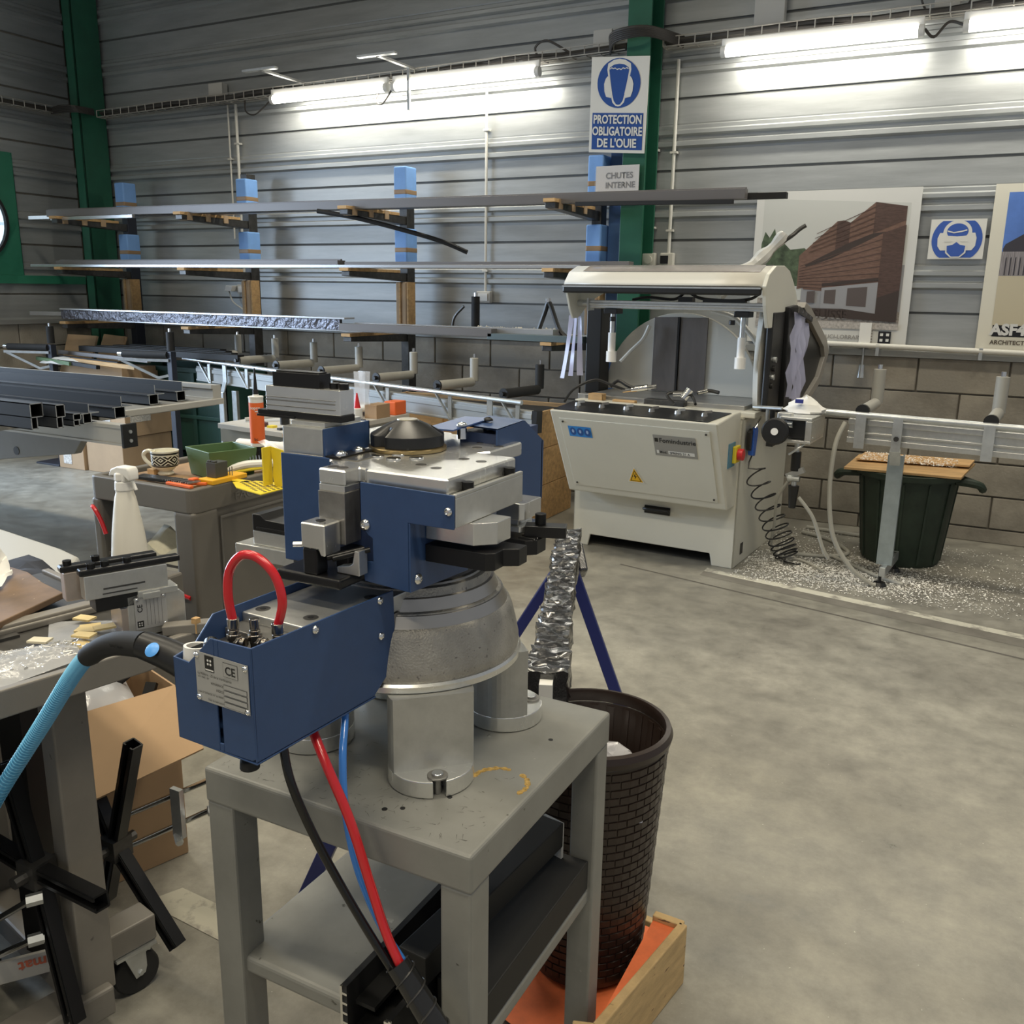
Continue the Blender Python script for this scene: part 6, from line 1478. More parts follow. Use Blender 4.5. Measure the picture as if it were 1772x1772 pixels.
# ================================================================== BASKET AND CRATE
bc = (-.678, 1.68)
bk = thing('wicker_basket', 'tall dark brown woven plastic basket with a rolled rim behind the steel table', 'basket', (bc[0], bc[1], .03))
def br(z): return .128+.037*((z-.03)/.57)
b = MB(); b.lathe([(.0001, .03), (.126, .03), (br(.06), .06), (br(.57), .57), (br(.57)-.004, .57), (.122, .04), (.0001, .04)], bc, 64); mk('basket_wall', b, M_BROWN, bk)
b = MB(); b.lathe([(.160, .572), (.170, .575), (.173, .588), (.168, .600), (.158, .602), (.156, .595), (.160, .572)], bc, 72); mk('rim', b, M_BROWN, bk)
b = MB(); nr = 28; nc = 24
for r_i in range(nr):
    z0 = .045+.0186*r_i; off = (r_i % 2)*.5
    for c_i in range(nc):
        a0 = 2*pi*(c_i+off)/nc; a1 = a0+2*pi/nc*.93
        if sin(a0+.1) > .55: continue
        R0 = br(z0)+.0003; R1 = br(z0)+.0026
        vs = []
        for a in (a0, (a0+a1)/2, a1):
            bulge = 0 if a != (a0+a1)/2 else .0010
            for rr, zz in ((R0, z0), (R1+bulge, z0+.0012), (R1+bulge+.0004, z0+.0150), (R0, z0+.0164)): vs.append((bc[0]+rr*cos(a), bc[1]+rr*sin(a), zz))
        b.add(vs, [(0, 1, 5, 4), (1, 2, 6, 5), (2, 3, 7, 6), (4, 5, 9, 8), (5, 6, 10, 9), (6, 7, 11, 10), (0, 3, 2, 1), (8, 9, 10, 11)])
mk('weave', b, M_BROWN, bk, kind='stuff')
b = MB()
for k in range(26):
    a = 2*pi*k/26; b.bar((bc[0]+.123*cos(a), bc[1]+.123*sin(a), .05), (bc[0]+.158*cos(a), bc[1]+.158*sin(a), .565), .003, .018, up=(-sin(a), cos(a), 0))
mk('inner_ribs', b, M_BROWN, bk, kind='stuff')
t = thing('plastic_bag', 'bunch of clear crinkled film in the brown basket', 'bag', (-.66, 1.66, .4))
b = MB(); rnd = random.Random(8); g = []
for i in range(12):
    f = i/11; row = []
    for j in range(18):
        a = 2*pi*j/17; r = (.135-.128*f**1.6)*(1+.12*rnd.random()-.06)
        row.append((bc[0]+.012+r*cos(a), bc[1]-.01+r*sin(a), .455+.07*f+.035*sin(a*3+i)*(1-f)+.012*rnd.random()))
    row[-1] = row[0]; g.append(row)
b.sheet(g); mk('film', b, mat('crinkled_white_film', (.50, .50, .53), .18, .2, bump=1.0, bscale=30), t)
# wooden crate round the foot of the basket
cr = thing('wooden_crate', 'pine crate with orange inside holding the brown basket, at the bottom edge', 'crate', (-.65, 1.6, 0))
M_PLY = mat('worn_light_wood', (.52, .36, .17), .7, 0, 3.5, .22, .2, 40, stretch=(3, 3, 14), spots=[(7, (.16, .10, .05), .66)])
for p, q, h, y in (((-.461, 1.722), (-.518, 1.36), .15, 0), ((-.461, 1.722), (-.530, 1.724), .15, 0), ((-.518, 1.36), (-.56, 1.345), .15, 0)):
    b = MB(); b.bar((p[0], p[1], h/2), (q[0], q[1], h/2), .020, h); mk('plank', b, M_PLY, cr, bevel=.003)
for (p, q) in (((-.54, 1.86), (-.95, 1.90)), ((-.93, 1.47), (-.96, 1.90))):
    b = MB(); b.bar((p[0], p[1], .01), (q[0], q[1], .01), .02, .018); mk('batten', b, M_PLY, cr, bevel=.003)
b = MB(); b.add([(-.472, 1.712, .138), (-.528, 1.715, .138), (-.545, 1.60, .03), (-.54, 1.40, .03), (-.528, 1.37, .125)], [(0, 1, 2, 3, 4)])
mk('orange_lining', b, mat('orange_board', (.72, .16, .05), .6, 0, 30, .12), cr)
b = MB(); b.add([(-.54, 1.37, .014), (-.93, 1.47, .014), (-.93, 1.86, .014), (-.54, 1.84, .014)], [(0, 1, 2, 3)])
mk('orange_floor', b, mat('orange_board', (.72, .16, .05), .6, 0, 30, .12), cr)

# ================================================================== TOOL CART
CT = .80
cart = thing('tool_cart', 'dark grey plastic tool cart with moulded FACOM lettering behind the press', 'cart', (-2.66, 2.5, 0))
M_CART = mat('cart_grey_plastic', (.135, .125, .108), .45, 0, 4, .06, .05, 200)
X0, X1, Y0, Y1 = -2.925, -2.40, 2.20, 2.98
b = MB()
def frame_mb(x0, x1, y0, y1, z0, z1, t_, r=.03):
    def rr(x0, x1, y0, y1, r):
        P = []
        for (cx2, cy2, a0) in ((x1-r, y1-r, 0), (x0+r, y1-r, pi/2), (x0+r, y0+r, pi), (x1-r, y0+r, 3*pi/2)):
            for k in range(6): a = a0+pi/2*k/5; P.append((cx2+r*cos(a), cy2+r*sin(a)))
        return P
    o = rr(x0, x1, y0, y1, r); i_ = rr(x0+t_, x1-t_, y0+t_, y1-t_, max(.004, r-t_*.6)); n = len(o); mb = MB()
    vs = [(p[0], p[1], z0) for p in o]+[(p[0], p[1], z1) for p in o]+[(p[0], p[1], z1) for p in i_]+[(p[0], p[1], z0) for p in i_]
    fs = []
    for k in range(n):
        q = (k+1) % n
        for A_, B_ in ((0, 1), (1, 2), (2, 3), (3, 0)): fs.append((A_*n+k, A_*n+q, B_*n+q, B_*n+k))
    return mb.add(vs, fs)
b = frame_mb(X0, X1, Y0, Y1, CT-.075, CT+.012, .032)
mk('tray_rim', b, M_CART, cart, bevel=.006, seg=3)
b = MB(); b.box(X0+.02, X1-.02, Y0+.02, Y1-.02, CT-.03, CT-.012)
mk('tray_floor', b, M_CART, cart)
b = MB(); b.box(X0+.06, X1-.10, Y0+.09, Y1-.06, CT-.012, CT-.002); mk('worktop', b, mat('worn_chipboard', (.32, .20, .10), .7, 0, 14, .3), cart)
for nm, bx in (('corner_post', (X0, X0+.05, Y0, Y0+.10)), ('corner_post', (X1-.10, X1, Y0, Y0+.12)), ('corner_post', (X0, X0+.05, Y1-.10, Y1)), ('corner_post', (X1-.10, X1, Y1-.10, Y1))):
    b = MB(); b.box(*bx, .10, CT-.07); mk(nm, b, M_CART, cart, bevel=.014, seg=4)
b = MB(); b.box(X1-.035, X1-.012, Y0+.09, Y1-.09, .12, CT-.07); mk('side_panel', b, M_CART, cart)
b = MB()
for z0, z1, y0_, y1_ in ((CT-.115, CT-.105, Y0+.13, Y1-.05), ): b.box(X1-.012, X1-.003, y0_, y1_, z0, z1)
b.box(X1-.012, X1-.004, Y0+.13, Y0+.138, .18, CT-.11); mk('panel_groove_edge', b, mat('cart_edge', (.15, .142, .128), .4), cart, bevel=.002)
for z in (.52, .29, .12):
    b = MB(); b.box(X0+.03, X1-.03, Y0+.02, Y1-.03, z-.012, z); mk('shelf', b, M_CART, cart)
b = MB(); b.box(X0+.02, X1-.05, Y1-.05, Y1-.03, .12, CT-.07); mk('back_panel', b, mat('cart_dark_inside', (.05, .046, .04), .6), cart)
mk('lettering', text_mb('FACOM', (X1+.0005, Y0+.20, CT-.058), (0, 1, 0), (0, 0, 1), .040, off=.001, bold=.0004, wscale=1.25), mat('cart_raised_letters', (.17, .16, .145), .35), cart, solid=.002, recalc=False)
for x, y in ((X0+.06, Y0+.06), (X1-.06, Y0+.06), (X0+.06, Y1-.06), (X1-.06, Y1-.06)):
    b = MB(); b.cyl((x-.015, y, .05), (x+.015, y, .05), .05, 20); b.box(x-.02, x+.02, y-.02, y+.02, .085, .10); mk('castor', b, M_RUBBER, cart)
# contents of the cart shelves
t = thing('paper_bag', 'crumpled cream bag lying on the upper shelf of the tool cart', 'bag', (-2.6, 2.28, .52))
b = MB(); rnd = random.Random(14); g = []
for i in range(7):
    f = i/6; g.append([(-2.72+.25*j/8, 2.215+.05*sin(pi*f)+.12*f, .522+.085*sin(pi*f)*(.75+.25*sin(j*1.1))+.008*rnd.random()+.02*sin(j*.9)*sin(pi*f)) for j in range(9)])
b.sheet(g); b.sheet([[(-2.72+.25*j/8, 2.212, .522+(.05+.02*sin(j*1.1))*i) for j in range(9)] for i in range(2)]); mk('bag', b, mat('cream_cloth', (.58, .55, .42), .6, 0, 30, .1), t)
t = thing('tube_roll', 'open end of a pale cardboard tube on the lower shelf of the tool cart', 'tube', (-2.53, 2.3, .36))
b = MB(); b.lathe([(.042, 0), (.050, 0), (.050, .3), (.042, .3), (.042, 0)], n=32, ax=((-2.51, 2.215, .485-.07), (0, 1, .0))); mk('tube_wall', b, mat('cream_cloth', (.58, .55, .42), .6, 0, 30, .1), t)
cable('red_rod', [(-2.55, 2.19, .435), (-2.50, 2.195, .425), (-2.44, 2.20, .415)], .008, 'red rod in front of the cardboard tube in the tool cart', M_RED, 8, 'rod')
cable('red_bar', [(-2.90, 2.185, .70), (-2.88, 2.18, .69), (-2.86, 2.185, .65), (-2.845, 2.19, .60)], .008, 'red bent bar hooked on the left post of the tool cart', M_RED, 8, 'bar')
# on the cart
t = thing('cup', 'white cup with a black painted geometric band on the tool cart', 'cup', (-2.70, 2.40, CT))
cc = (-2.70, 2.42); b = MB()
cp = [(.0001, .002), (.024, .0), (.026, .004), (.020, .012), (.028, .018), (.038, .030), (.041, .045), (.0425, .070), (.044, .078), (.041, .078), (.039, .045), (.020, .02), (.0001, .018)]
b.lathe([(r*1.05, CT+z*1.05) for r, z in cp], cc, 40); mk('cup_body', b, mat('glazed_cream', (.78, .75, .62), .15, coat=.4), t)
def bandmat():
    m = bpy.data.materials.new('black_geometric_band'); m.use_nodes = True; nt = m.node_tree; N = nt.nodes; Lk = nt.links; bs = N['Principled BSDF']; bs.inputs['Roughness'].default_value = .2
    tc = N.new('ShaderNodeTexCoord'); sx = N.new('ShaderNodeSeparateXYZ'); Lk.new(tc.outputs['Object'], sx.inputs[0])
    at = N.new('ShaderNodeMath'); at.operation = 'ARCTAN2'; Lk.new(sx.outputs[1], at.inputs[0]); Lk.new(sx.outputs[0], at.inputs[1])
    def mth(op, a, b_=None, v=None):
        q = N.new('ShaderNodeMath'); q.operation = op
        if isinstance(a, float): q.inputs[0].default_value = a
        else: Lk.new(a, q.inputs[0])
        if b_ is not None: Lk.new(b_, q.inputs[1])
        if v is not None: q.inputs[1].default_value = v
        return q.outputs[0]
    u = mth('PINGPONG', mth('MULTIPLY', at.outputs[0], v=6/pi), v=1.0)
    v = mth('ABSOLUTE', mth('MULTIPLY', mth('SUBTRACT', sx.outputs[2], v=.054), v=1/.016))
    s_ = mth('ADD', u, v); r = mth('PINGPONG', mth('MULTIPLY', s_, v=1.6), v=.5)
    c = mth('GREATER_THAN', r, v=.33)
    mx = N.new('ShaderNodeMix'); mx.data_type = 'RGBA'; Lk.new(c, mx.inputs[0]); mx.inputs[6].default_value = (.03, .022, .018, 1); mx.inputs[7].default_value = (.74, .71, .58, 1)
    Lk.new(mx.outputs[2], bs.inputs['Base Color']); return m
b = MB(); b.lathe([(.0438, CT+.036), (.0442, CT+.048), (.0450, CT+.066)], cc, 64); o = mk('painted_band', b, bandmat(), t)
t.location = (cc[0], cc[1], CT)
for ch in [x for x in bpy.data.objects if x.parent == t]:
    d_ = Vector((-2.70, 2.40, CT))-Vector((cc[0], cc[1], CT)); ch.location = (0, 0, 0)
    for v_ in ch.data.vertices: v_.co += d_
ORG[t.name] = (Vector((cc[0], cc[1], CT)), 0)
b = MB(); b.lathe([(.0452, CT+.071), (.0458, CT+.0765)], cc, 64); b.lathe([(.0415, CT+.030), (.0432, CT+.0335)], cc, 64); mk('painted_line', b, M_BLACK, t)
b = MB(); b.tube([(cc[0]-.040, cc[1]-.005, CT+.072), (cc[0]-.065, cc[1]-.012, CT+.076), (cc[0]-.083, cc[1]-.016, CT+.062), (cc[0]-.076, cc[1]-.014, CT+.042), (cc[0]-.052, cc[1]-.008, CT+.024), (cc[0]-.036, cc[1]-.003, CT+.020)], .0065, 10); mk('handle', b, mat('glazed_cream', (.78, .75, .62), .15, coat=.4), t)
b = MB(); b.box(-2.80, -2.765, 2.36, 2.40, CT, CT+.022); single('wood_block', b, M_WOOD, 'small wooden cube left of the cup on the tool cart', 'block', (-2.78, 2.38, CT), bevel=.001)
b = MB(); b.box(-2.69, -2.665, 2.50, 2.53, CT, CT+.045); single('wood_block', b, M_PAPER, 'small pale block between the cup and the green box', 'block', (-2.68, 2.51, CT), bevel=.001)
t = thing('storage_box', 'olive green open plastic box on the tool cart', 'box', (-2.52, 2.5, CT))
def tub(pts, z0, z1, tap, th, m, parent, name='tub'):
    c = (sum(p[0] for p in pts)/4, sum(p[1] for p in pts)/4); lo = [(c[0]+(p[0]-c[0])*tap, c[1]+(p[1]-c[1])*tap) for p in pts]
    inn = [(c[0]+(p[0]-c[0])*(1-th), c[1]+(p[1]-c[1])*(1-th)) for p in pts]; il = [(c[0]+(p[0]-c[0])*(tap-th), c[1]+(p[1]-c[1])*(tap-th)) for p in pts]
    b = MB(); b.add([(p[0], p[1], z0) for p in lo]+[(p[0], p[1], z1) for p in pts]+[(p[0], p[1], z1) for p in inn]+[(p[0], p[1], z0+.006) for p in il],
        [(0, 3, 2, 1)]+[(i, (i+1) % 4, 4+(i+1) % 4, 4+i) for i in range(4)]+[(4+i, 4+(i+1) % 4, 8+(i+1) % 4, 8+i) for i in range(4)]+[(8+i, 8+(i+1) % 4, 12+(i+1) % 4, 12+i) for i in range(4)]+[(12, 13, 14, 15)])
    return mk(name, b, m, parent, bevel=.002)
tub([(-2.690, 2.450), (-2.510, 2.395), (-2.445, 2.575), (-2.625, 2.635)], CT, CT+.105, .88, .07, M_GREENPL, t, 'box_body')
# orange cartridge
t = thing('silicone_cartridge', 'orange and white silicone cartridge with a long black nozzle standing on the tool cart', 'cartridge', (-2.62, 2.75, CT))
c = (-2.595, 2.74)
b = MB(); b.cyl((*c, CT), (*c, CT+.075), .0215, 24); b.cyl((*c, CT+.012), (*c, CT+.018), .0245, 24); b.cyl((*c, CT+.034), (*c, CT+.040), .0245, 24); b.cyl((*c, CT+.056), (*c, CT+.062), .0245, 24); mk('black_base', b, M_BLACK, t)
b = MB(); b.cyl((*c, CT+.075), (*c, CT+.268), .0285, 32); b.cyl((*c, CT+.268), (*c, CT+.274), .0300, 32); b.cyl((*c, CT+.268), (*c, CT+.282), .012, 16); mk('cartridge_body', b, M_WHITE, t)
b = MB(); b.lathe([(.0288, CT+.088), (.0288, CT+.250)], c, 32); mk('orange_label', b, M_ORANGE, t)
b = MB(); b.cyl((*c, CT+.274), (*c, CT+.30), .011, 14); b.cyl((*c, CT+.30), (*c, CT+.385), .0085, 14, r1=.0025); mk('nozzle', b, M_BLACK, t)
lf = Vector((.69, -.73, 0)).normalized(); lu = Vector((.73, .69, 0)).normalized(); lc = Vector((c[0], c[1], 0))+lf*.0295
def wraptext(mb):   # bend lettering round the cartridge
    for i, v_ in enumerate(mb.v):
        q = Vector(v_)-Vector((c[0], c[1], 0)); s_ = q.dot(lu); a = s_/.0293; mb.v[i] = (c[0]+(lf.x*cos(a)+lu.x*sin(a))*.0295, c[1]+(lf.y*cos(a)+lu.y*sin(a))*.0295, v_[2])
    return mb
mk('lettering', wraptext(text_mb('sopro', lc+Vector((0, 0, CT+.225))-lu*.026, lu, (0, 0, 1), .017, bold=.0003)), M_WHITE, t, recalc=False)
b = MB(); b.sheet([[Vector((c[0], c[1], 0))+lf*cos(a)*.0294+lu*sin(a)*.0294+Vector((0, 0, z)) for a in [-.2+.18*j for j in range(7)]] for z in (CT+.214, CT+.219)]); mk('white_bar', b, M_WHITE, t)
mk('small_lettering', wraptext(text_mb('bc', lc+Vector((0, 0, CT+.10))-lu*.014, lu, (0, 0, 1), .016, bold=.0002)), M_DKSTEEL, t, recalc=False)
t0_ = [x for x in bpy.data.objects if x.get('category') == 'cup' and 'geometric' in x['label']][0]
t0_.scale = (1.13, 1.13, 1.13); t0_.location = (-2.745, 2.40, CT)
# white cylinder roll
b = MB(); b.cyl((-2.86, 2.90, CT+.035), (-2.52, 2.93, CT+.035), .026, 24); t = single('paper_roll', b, M_WHITE, 'white roll lying behind the green box on the tool cart', 'roll', (-2.7, 2.9, CT), bevel=.006)
b = MB(); b.cyl((-2.50, 2.88, CT+.03), (-2.43, 2.90, CT+.03), .032, 20, r1=.02); single('plastic_cone', b, M_WHITE, 'short white plastic cap right of the white roll', 'cap', (-2.46, 2.9, CT), bevel=.003)
b = MB(); b.box(-2.92, -2.60, 2.84, 2.87, CT-.002, CT+.012); single('green_ruler', b, M_GREENPL, 'flat green strip under the white roll', 'ruler', (-2.7, 2.85, CT))
# bit sets
t = thing('bit_holder', 'yellow bit holder with a dark block of upright bits on the tool cart', 'tool set', (-2.45, 2.33, CT))
b = MB(); b.box(-2.475, -2.40, 2.30, 2.47, CT+.012, CT+.030); mk('yellow_base', b, mat('amber_plastic', (.80, .42, .02), .4), t, bevel=.003)
b = MB(); b.box(-2.49, -2.465, 2.27, 2.30, CT+.012, CT+.034); mk('orange_end', b, M_ORANGE, t, bevel=.003)
b = MB(); b.box(-2.465, -2.42, 2.335, 2.395, CT+.03, CT+.085)
for k in range(2): b.box(-2.462+.022*k, -2.445+.022*k, 2.337, 2.35, CT+.085, CT+.092)
mk('dark_block', b, mat('graphite_plastic', (.06, .062, .058), .4), t, bevel=.002)
for k in range(6): b = MB(); b.cyl((-2.47+.012*k, 2.405, CT+.03), (-2.47+.012*k, 2.405, CT+.055+.004*(k % 3)), .0022, 6); mk('bit', b, M_STEEL, t)
t = thing('drill_bit_case', 'black and orange drill bit case lying along the front edge of the tool cart', 'tool set', (-2.52, 2.25, CT))
b = MB(); b.bar((-2.72, 2.255, CT+.020), (-2.56, 2.265, CT+.020), .05, .012); mk('black_case', b, M_BLACK, t, bevel=.002)
for k in range(12): b = MB(); b.bar((-2.575+.011*k, 2.235, CT+.026), (-2.565+.011*k, 2.285, CT+.026), .005, .005); mk('drill_bit', b, M_STEEL if k % 3 else M_DKSTEEL, t)
b = MB(); b.bar((-2.55, 2.232, CT+.018), (-2.42, 2.222, CT+.018), .016, .010); b.bar((-2.50, 2.25, CT+.018), (-2.42, 2.29, CT+.018), .014, .010); mk('orange_frame', b, M_ORANGE, t, bevel=.002)
t = thing('utility_knife', 'white and yellow utility knife with small bits on the tool cart', 'knife', (-2.42, 2.55, CT))
b = MB(); b.tube([(-2.50, 2.47, CT+.03), (-2.46, 2.52, CT+.045), (-2.42, 2.58, CT+.045), (-2.37, 2.66, CT+.045)], .014, 10, taper=lambda f: .013+.003*sin(f*3)); mk('knife_body', b, M_WHITE, t)
b = MB(); b.tube([(-2.48, 2.48, CT+.020), (-2.44, 2.53, CT+.028), (-2.41, 2.58, CT+.03)], .006, 8); mk('yellow_grip', b, M_YELLOW, t)
for k in range(6): b = MB(); b.cyl((-2.47+.008*k, 2.53+.008*k, CT+.055), (-2.478+.008*k, 2.535+.008*k, CT+.075), .0025, 6); mk('spring_bit', b, M_CHROME, t)
b = MB(); b.box(-2.44, -2.41, 2.60, 2.75, CT, CT+.03); single('blue_case', b, M_BLUE, 'dark blue flat case behind the knife on the tool cart', 'case', (-2.43, 2.68, CT), bevel=.003)
b = MB(); b.sheet([[(-2.56+.04*i+.09*j/4, 2.70+.02*j, CT+.10-.025*i+.01*sin(j*2+i)) for j in range(5)] for i in range(4)]); single('crumpled_film', b, M_CLEAR, 'small clear crumpled film hanging right of the cartridge', 'film', (-2.5, 2.7, CT+.05))
# yellow perforated holder
t = thing('yellow_holder', 'yellow perforated plastic holder clipped to the right edge of the tool cart', 'holder', (-2.25, 2.4, .82))
b = MB(); b.prism([(-2.222, .955), (-2.150, .945), (-2.150, .80), (-2.205, .815), (-2.212, .85), (-2.208, .90)], 2.40, 2.404, 'Y'); b.box(-2.222, -2.216, 2.36, 2.404, .82, .955); mk('upright_panel', b, M_YELLOW, t)
b = MB(); b.prism([(-2.375, 2.37), (-2.30, 2.31), (-2.15, 2.27), (-2.15, 2.40), (-2.21, 2.45), (-2.32, 2.43)], .8125, .816, 'Z'); b.box(-2.425, -2.33, 2.39, 2.42, .8125, .816); tray_ = mk('perforated_tray', b, M_YELLOW, t)
b = MB()
for i in range(10):
    for j in range(6):
        x = -2.345+.020*i; y = 2.295+.022*j+(.011 if i % 2 else 0)
        if y < 2.37-(x+2.375)*.45+.012 or y > 2.425: continue
        b.lathe([(.0072, .8165), (.0001, .8165)], (x, y), 6)
mk('holes', b, mat('hole_dark', (.05, .045, .03), .8), tray_, kind='stuff')

# white spray bottle
t = thing('spray_bottle', 'white trigger spray bottle standing in front of the tool cart', 'bottle', (-2.40, 1.95, .64))
c = (-2.425, 1.95); z0 = .60
b = MB(); b.lathe([(.0001, z0), (.043, z0), (.047, z0+.01), (.046, z0+.06), (.040, z0+.13), (.031, z0+.20), (.026, z0+.235), (.022, z0+.25), (.022, z0+.262), (.0001, z0+.262)], c, 36); mk('bottle_body', b, mat('milky_white', (.78, .75, .66), .4), t)
b = MB(); b.cyl((*c, z0+.255), (*c, z0+.285), .024, 24, r1=.022); b.prism([(c[0]-.040, z0+.296), (c[0]-.028, z0+.318), (c[0]-.005, z0+.328), (c[0]+.034, z0+.328), (c[0]+.040, z0+.318), (c[0]+.040, z0+.29), (c[0]+.034, z0+.29), (c[0]+.022, z0+.300), (c[0]+.020, z0+.283), (c[0]-.020, z0+.283), (c[0]-.020, z0+.300)], c[1]-.016, c[1]+.016, 'Y'); b.cyl((c[0]+.0, c[1]-.01, z0+.285), (c[0]+.0, c[1]-.01, z0+.310), .013, 14); mk('trigger_head', b, M_WHITE, t, bevel=.005, seg=3)
b = MB(); b.tube([(c[0]+.028, c[1], z0+.30), (c[0]+.036, c[1], z0+.28), (c[0]+.044, c[1], z0+.262)], .004, 8); mk('trigger', b, M_WHITE, t)
sb_ = [x for x in bpy.data.objects if x.get('category') == 'bottle' and 'trigger' in x['label']][0]
for ch in [x for x in bpy.data.objects if x.parent == sb_]:
    off = Vector((-2.425, 1.95, .60))-sb_.location
    for v_ in ch.data.vertices: v_.co = (v_.co-off)
sb_.location = (-2.425, 1.95, .577); sb_.scale = (1.24, 1.24, 1.10)
b = MB(); b.box(-2.60, -2.30, 1.84, 2.05, 0, .577); single('pedestal', b, M_CART, 'dark grey pedestal box under the spray bottle in front of the tool cart', 'box', (-2.45, 1.95, 0), bevel=.008)

# grey container with lid on the left
t = thing('plastic_container', 'pale grey rounded plastic container at the left edge behind the workbench', 'container', (-2.7, 1.5, 0))
b = MB(); b.prism([(-3.2, 1.25), (-2.3, 1.25), (-2.24, 1.30), (-2.26, 1.56), (-2.40, 1.72), (-2.50, 1.745), (-3.2, 1.85)], .0, .66, 'Z'); mk('container_body', b, M_GREY_PL, t, bevel=.01)
b = MB(); b.prism([(-3.22, 1.23), (-2.28, 1.23), (-2.22, 1.29), (-2.24, 1.57), (-2.385, 1.735), (-2.50, 1.765), (-3.22, 1.87)], .66, .70, 'Z'); mk('lid', b, mat('pale_grey_lid', (.44, .435, .40), .4), t, bevel=.015, seg=4)
b = MB(); b.sheet([[(-2.45+.35*i/6, 1.30+.28*j/6, .715+.03*sin(i*1.2)*sin(j*1.4)+.02*sin(pi*i/6)*sin(pi*j/6)) for j in range(7)] for i in range(7)]); single('dark_cloth', b, mat('dark_navy_cloth', (.022, .024, .032), .9), 'dark cloth lying on the right end of the pale grey container', 'cloth', (-2.3, 1.45, .70), solid=.006)

# ================================================================== WORKBENCH (left foreground)
BZ = .85
be = Vector((.204, .979, 0)); bn = Vector((-.979, .204, 0)); B0 = Vector((-1.347, .982, 0))
def BP(p): return B0+be*p[0]+bn*p[1]+Vector((0, 0, p[2]))
bench = thing('workbench', 'taupe steel workbench with a recessed dark top at the left, on castors', 'workbench', tuple(BP((-.3, .35, 0))))
def bp(name, mb, m, **k): mb.xf(BP); return mk(name, mb, m, bench, **k)
b = MB(); b.box(-1.1, .205, 0, .018, .80, BZ); b.box(.187, .205, .018, .62, .80, BZ); bp('front_rim', b, M_BENCH, bevel=.003)
b = MB(); b.box(-1.1, .187, .018, .62, .80, BZ-.008); bp('dark_top', b, mat('dark_rubber_top', (.035, .033, .03), .5, 0, 12, .4, stretch=(.4, 5, 1), spots=[(60, (.3, .28, .25), .73)]))
b = MB(); b.box(-1.1, .18, .262, .270, BZ-.008, BZ+.006); b.box(-1.1, .18, .270, .300, BZ-.008, BZ+.012); bp('rail', b, M_BENCH, bevel=.003)
b = MB(); b.box(-1.1, -.02, .24, .262, BZ-.008, BZ-.002); bp('rail_step', b, M_DKSTEEL)
for e_, n_, nm in ((.0, .137, 'leg'), (.0, .60, 'leg'), (-.95, .10, 'leg'), (-.95, .55, 'leg')):
    b = MB(); b.box(e_-.034, e_+.034, n_-.03, n_+.03, .10, .80); bp('leg', b, M_BENCH, bevel=.004)
b = MB(); b.box(-.02, .155, .16, .225, .112, .172); bp('base_beam', b, M_BENCH, bevel=.004)
b = MB(); b.box(-1.0, .02, .085, .165, .055, .12); bp('base_beam', b, M_BENCH, bevel=.006)
b = MB(); b.box(-.04, .04, .165, .62, .06, .12); bp('base_beam', b, M_BENCH, bevel=.006)
# castor
cw = BP((.105, .195, 0)); 
b = MB(); b.cyl(cw+Vector((.001, .004, .050)), cw+Vector((.029, -.004, .050)), .050, 32); wh = mk('castor_wheel', b, M_RUBBER, bench, bevel=.004)
b = MB(); b.box(.06, .15, .155, .235, .104, .111); b.xf(BP)
for s_ in (-1, 1):
    q = cw+Vector((.015, 0, 0)); b.prism([(-.035, .105), (.035, .105), (.012, .042), (-.012, .042)], q.x+s_*.019-.001, q.x+s_*.019+.001, 'X', T=lambda v, q=q: Vector((v.x, v.y+q.y, v.z)))
mk_each('castor_fork', b, M_ZINC, bench)
b = MB(); q = cw+Vector((.015, 0, .05)); b.cyl(q-Vector((.024, 0, 0)), q+Vector((.024, 0, 0)), .006, 8); mk('castor_axle', b, M_ZINC, bench)
# wooden board, tissue, on bench
b = MB(); b.prism([(-1.669, 1.169), (-1.763, 1.19), (-1.86, 1.222), (-2.2, 1.25), (-2.15, .75), (-1.56, .80)], BZ+.008, BZ+.022, 'Z')
single('wooden_board', b, M_WALNUT, 'worn brown wooden board lying on the left part of the workbench', 'board', (-1.8, 1.05, BZ), bevel=.002)
b = MB(); rnd = random.Random(31); g = []
for i in range(9):
    f = i/8; row = []
    for j in range(9):
        h = j/8; base = Vector((-1.755-.11*f-.10*h, 1.06+.13*f+.03*h, BZ+.024)); lift = .06*h*h*(.5+.5*f)+.035*(f > .7)*(h > .8)
        row.append(base+Vector((.008*rnd.random(), .008*rnd.random(), lift+.014*rnd.random())))
    g.append(row)
b.sheet(g); single('tissue', b, M_PAPER, 'crumpled white tissue on the brown board at the left edge', 'tissue', (-1.85, 1.12, BZ+.02))
# clamp jig on the bench
JO = Vector((-1.397, 1.107, 0)); je = Vector((.40, .917, 0)); jn = Vector((-.917, .40, 0))
def JP(p): return JO+je*p[0]+jn*p[1]+Vector((0, 0, p[2]))
jig = thing('clamp_jig', 'silver machined clamping jig with black top bars standing on the workbench', 'jig', tuple(JP((.03, .03, BZ))))
def jp(name, mb, m, parent=jig, **k): mb.xf(JP); return mk(name, mb, m, parent, **k)
zb = BZ-.006
b = MB(); b.prism([(.0, zb), (.108, zb), (.108, .914), (.098, .924), (.065, .924), (.050, .934), (.036, .930), (.0, .926)], 0, .055, 'Y'); jp('base_block', b, M_ALU2, bevel=.0015)
b = MB(); b.box(-.012, .05, .002, .075, zb, .905); jp('base_foot', b, mat('pinkish_aluminium', (.50, .43, .38), .4, .8, 10, .12), bevel=.0015)
b = MB(); b.box(-.055, .02, .0, .045, .908, .934); jp('dark_slide', b, M_BLKMETAL, bevel=.001)
b = MB(); b.box(-.072, .078, -.002, .030, .934, .980); fb = jp('clamp_body', b, M_ALU2, bevel=.0015)
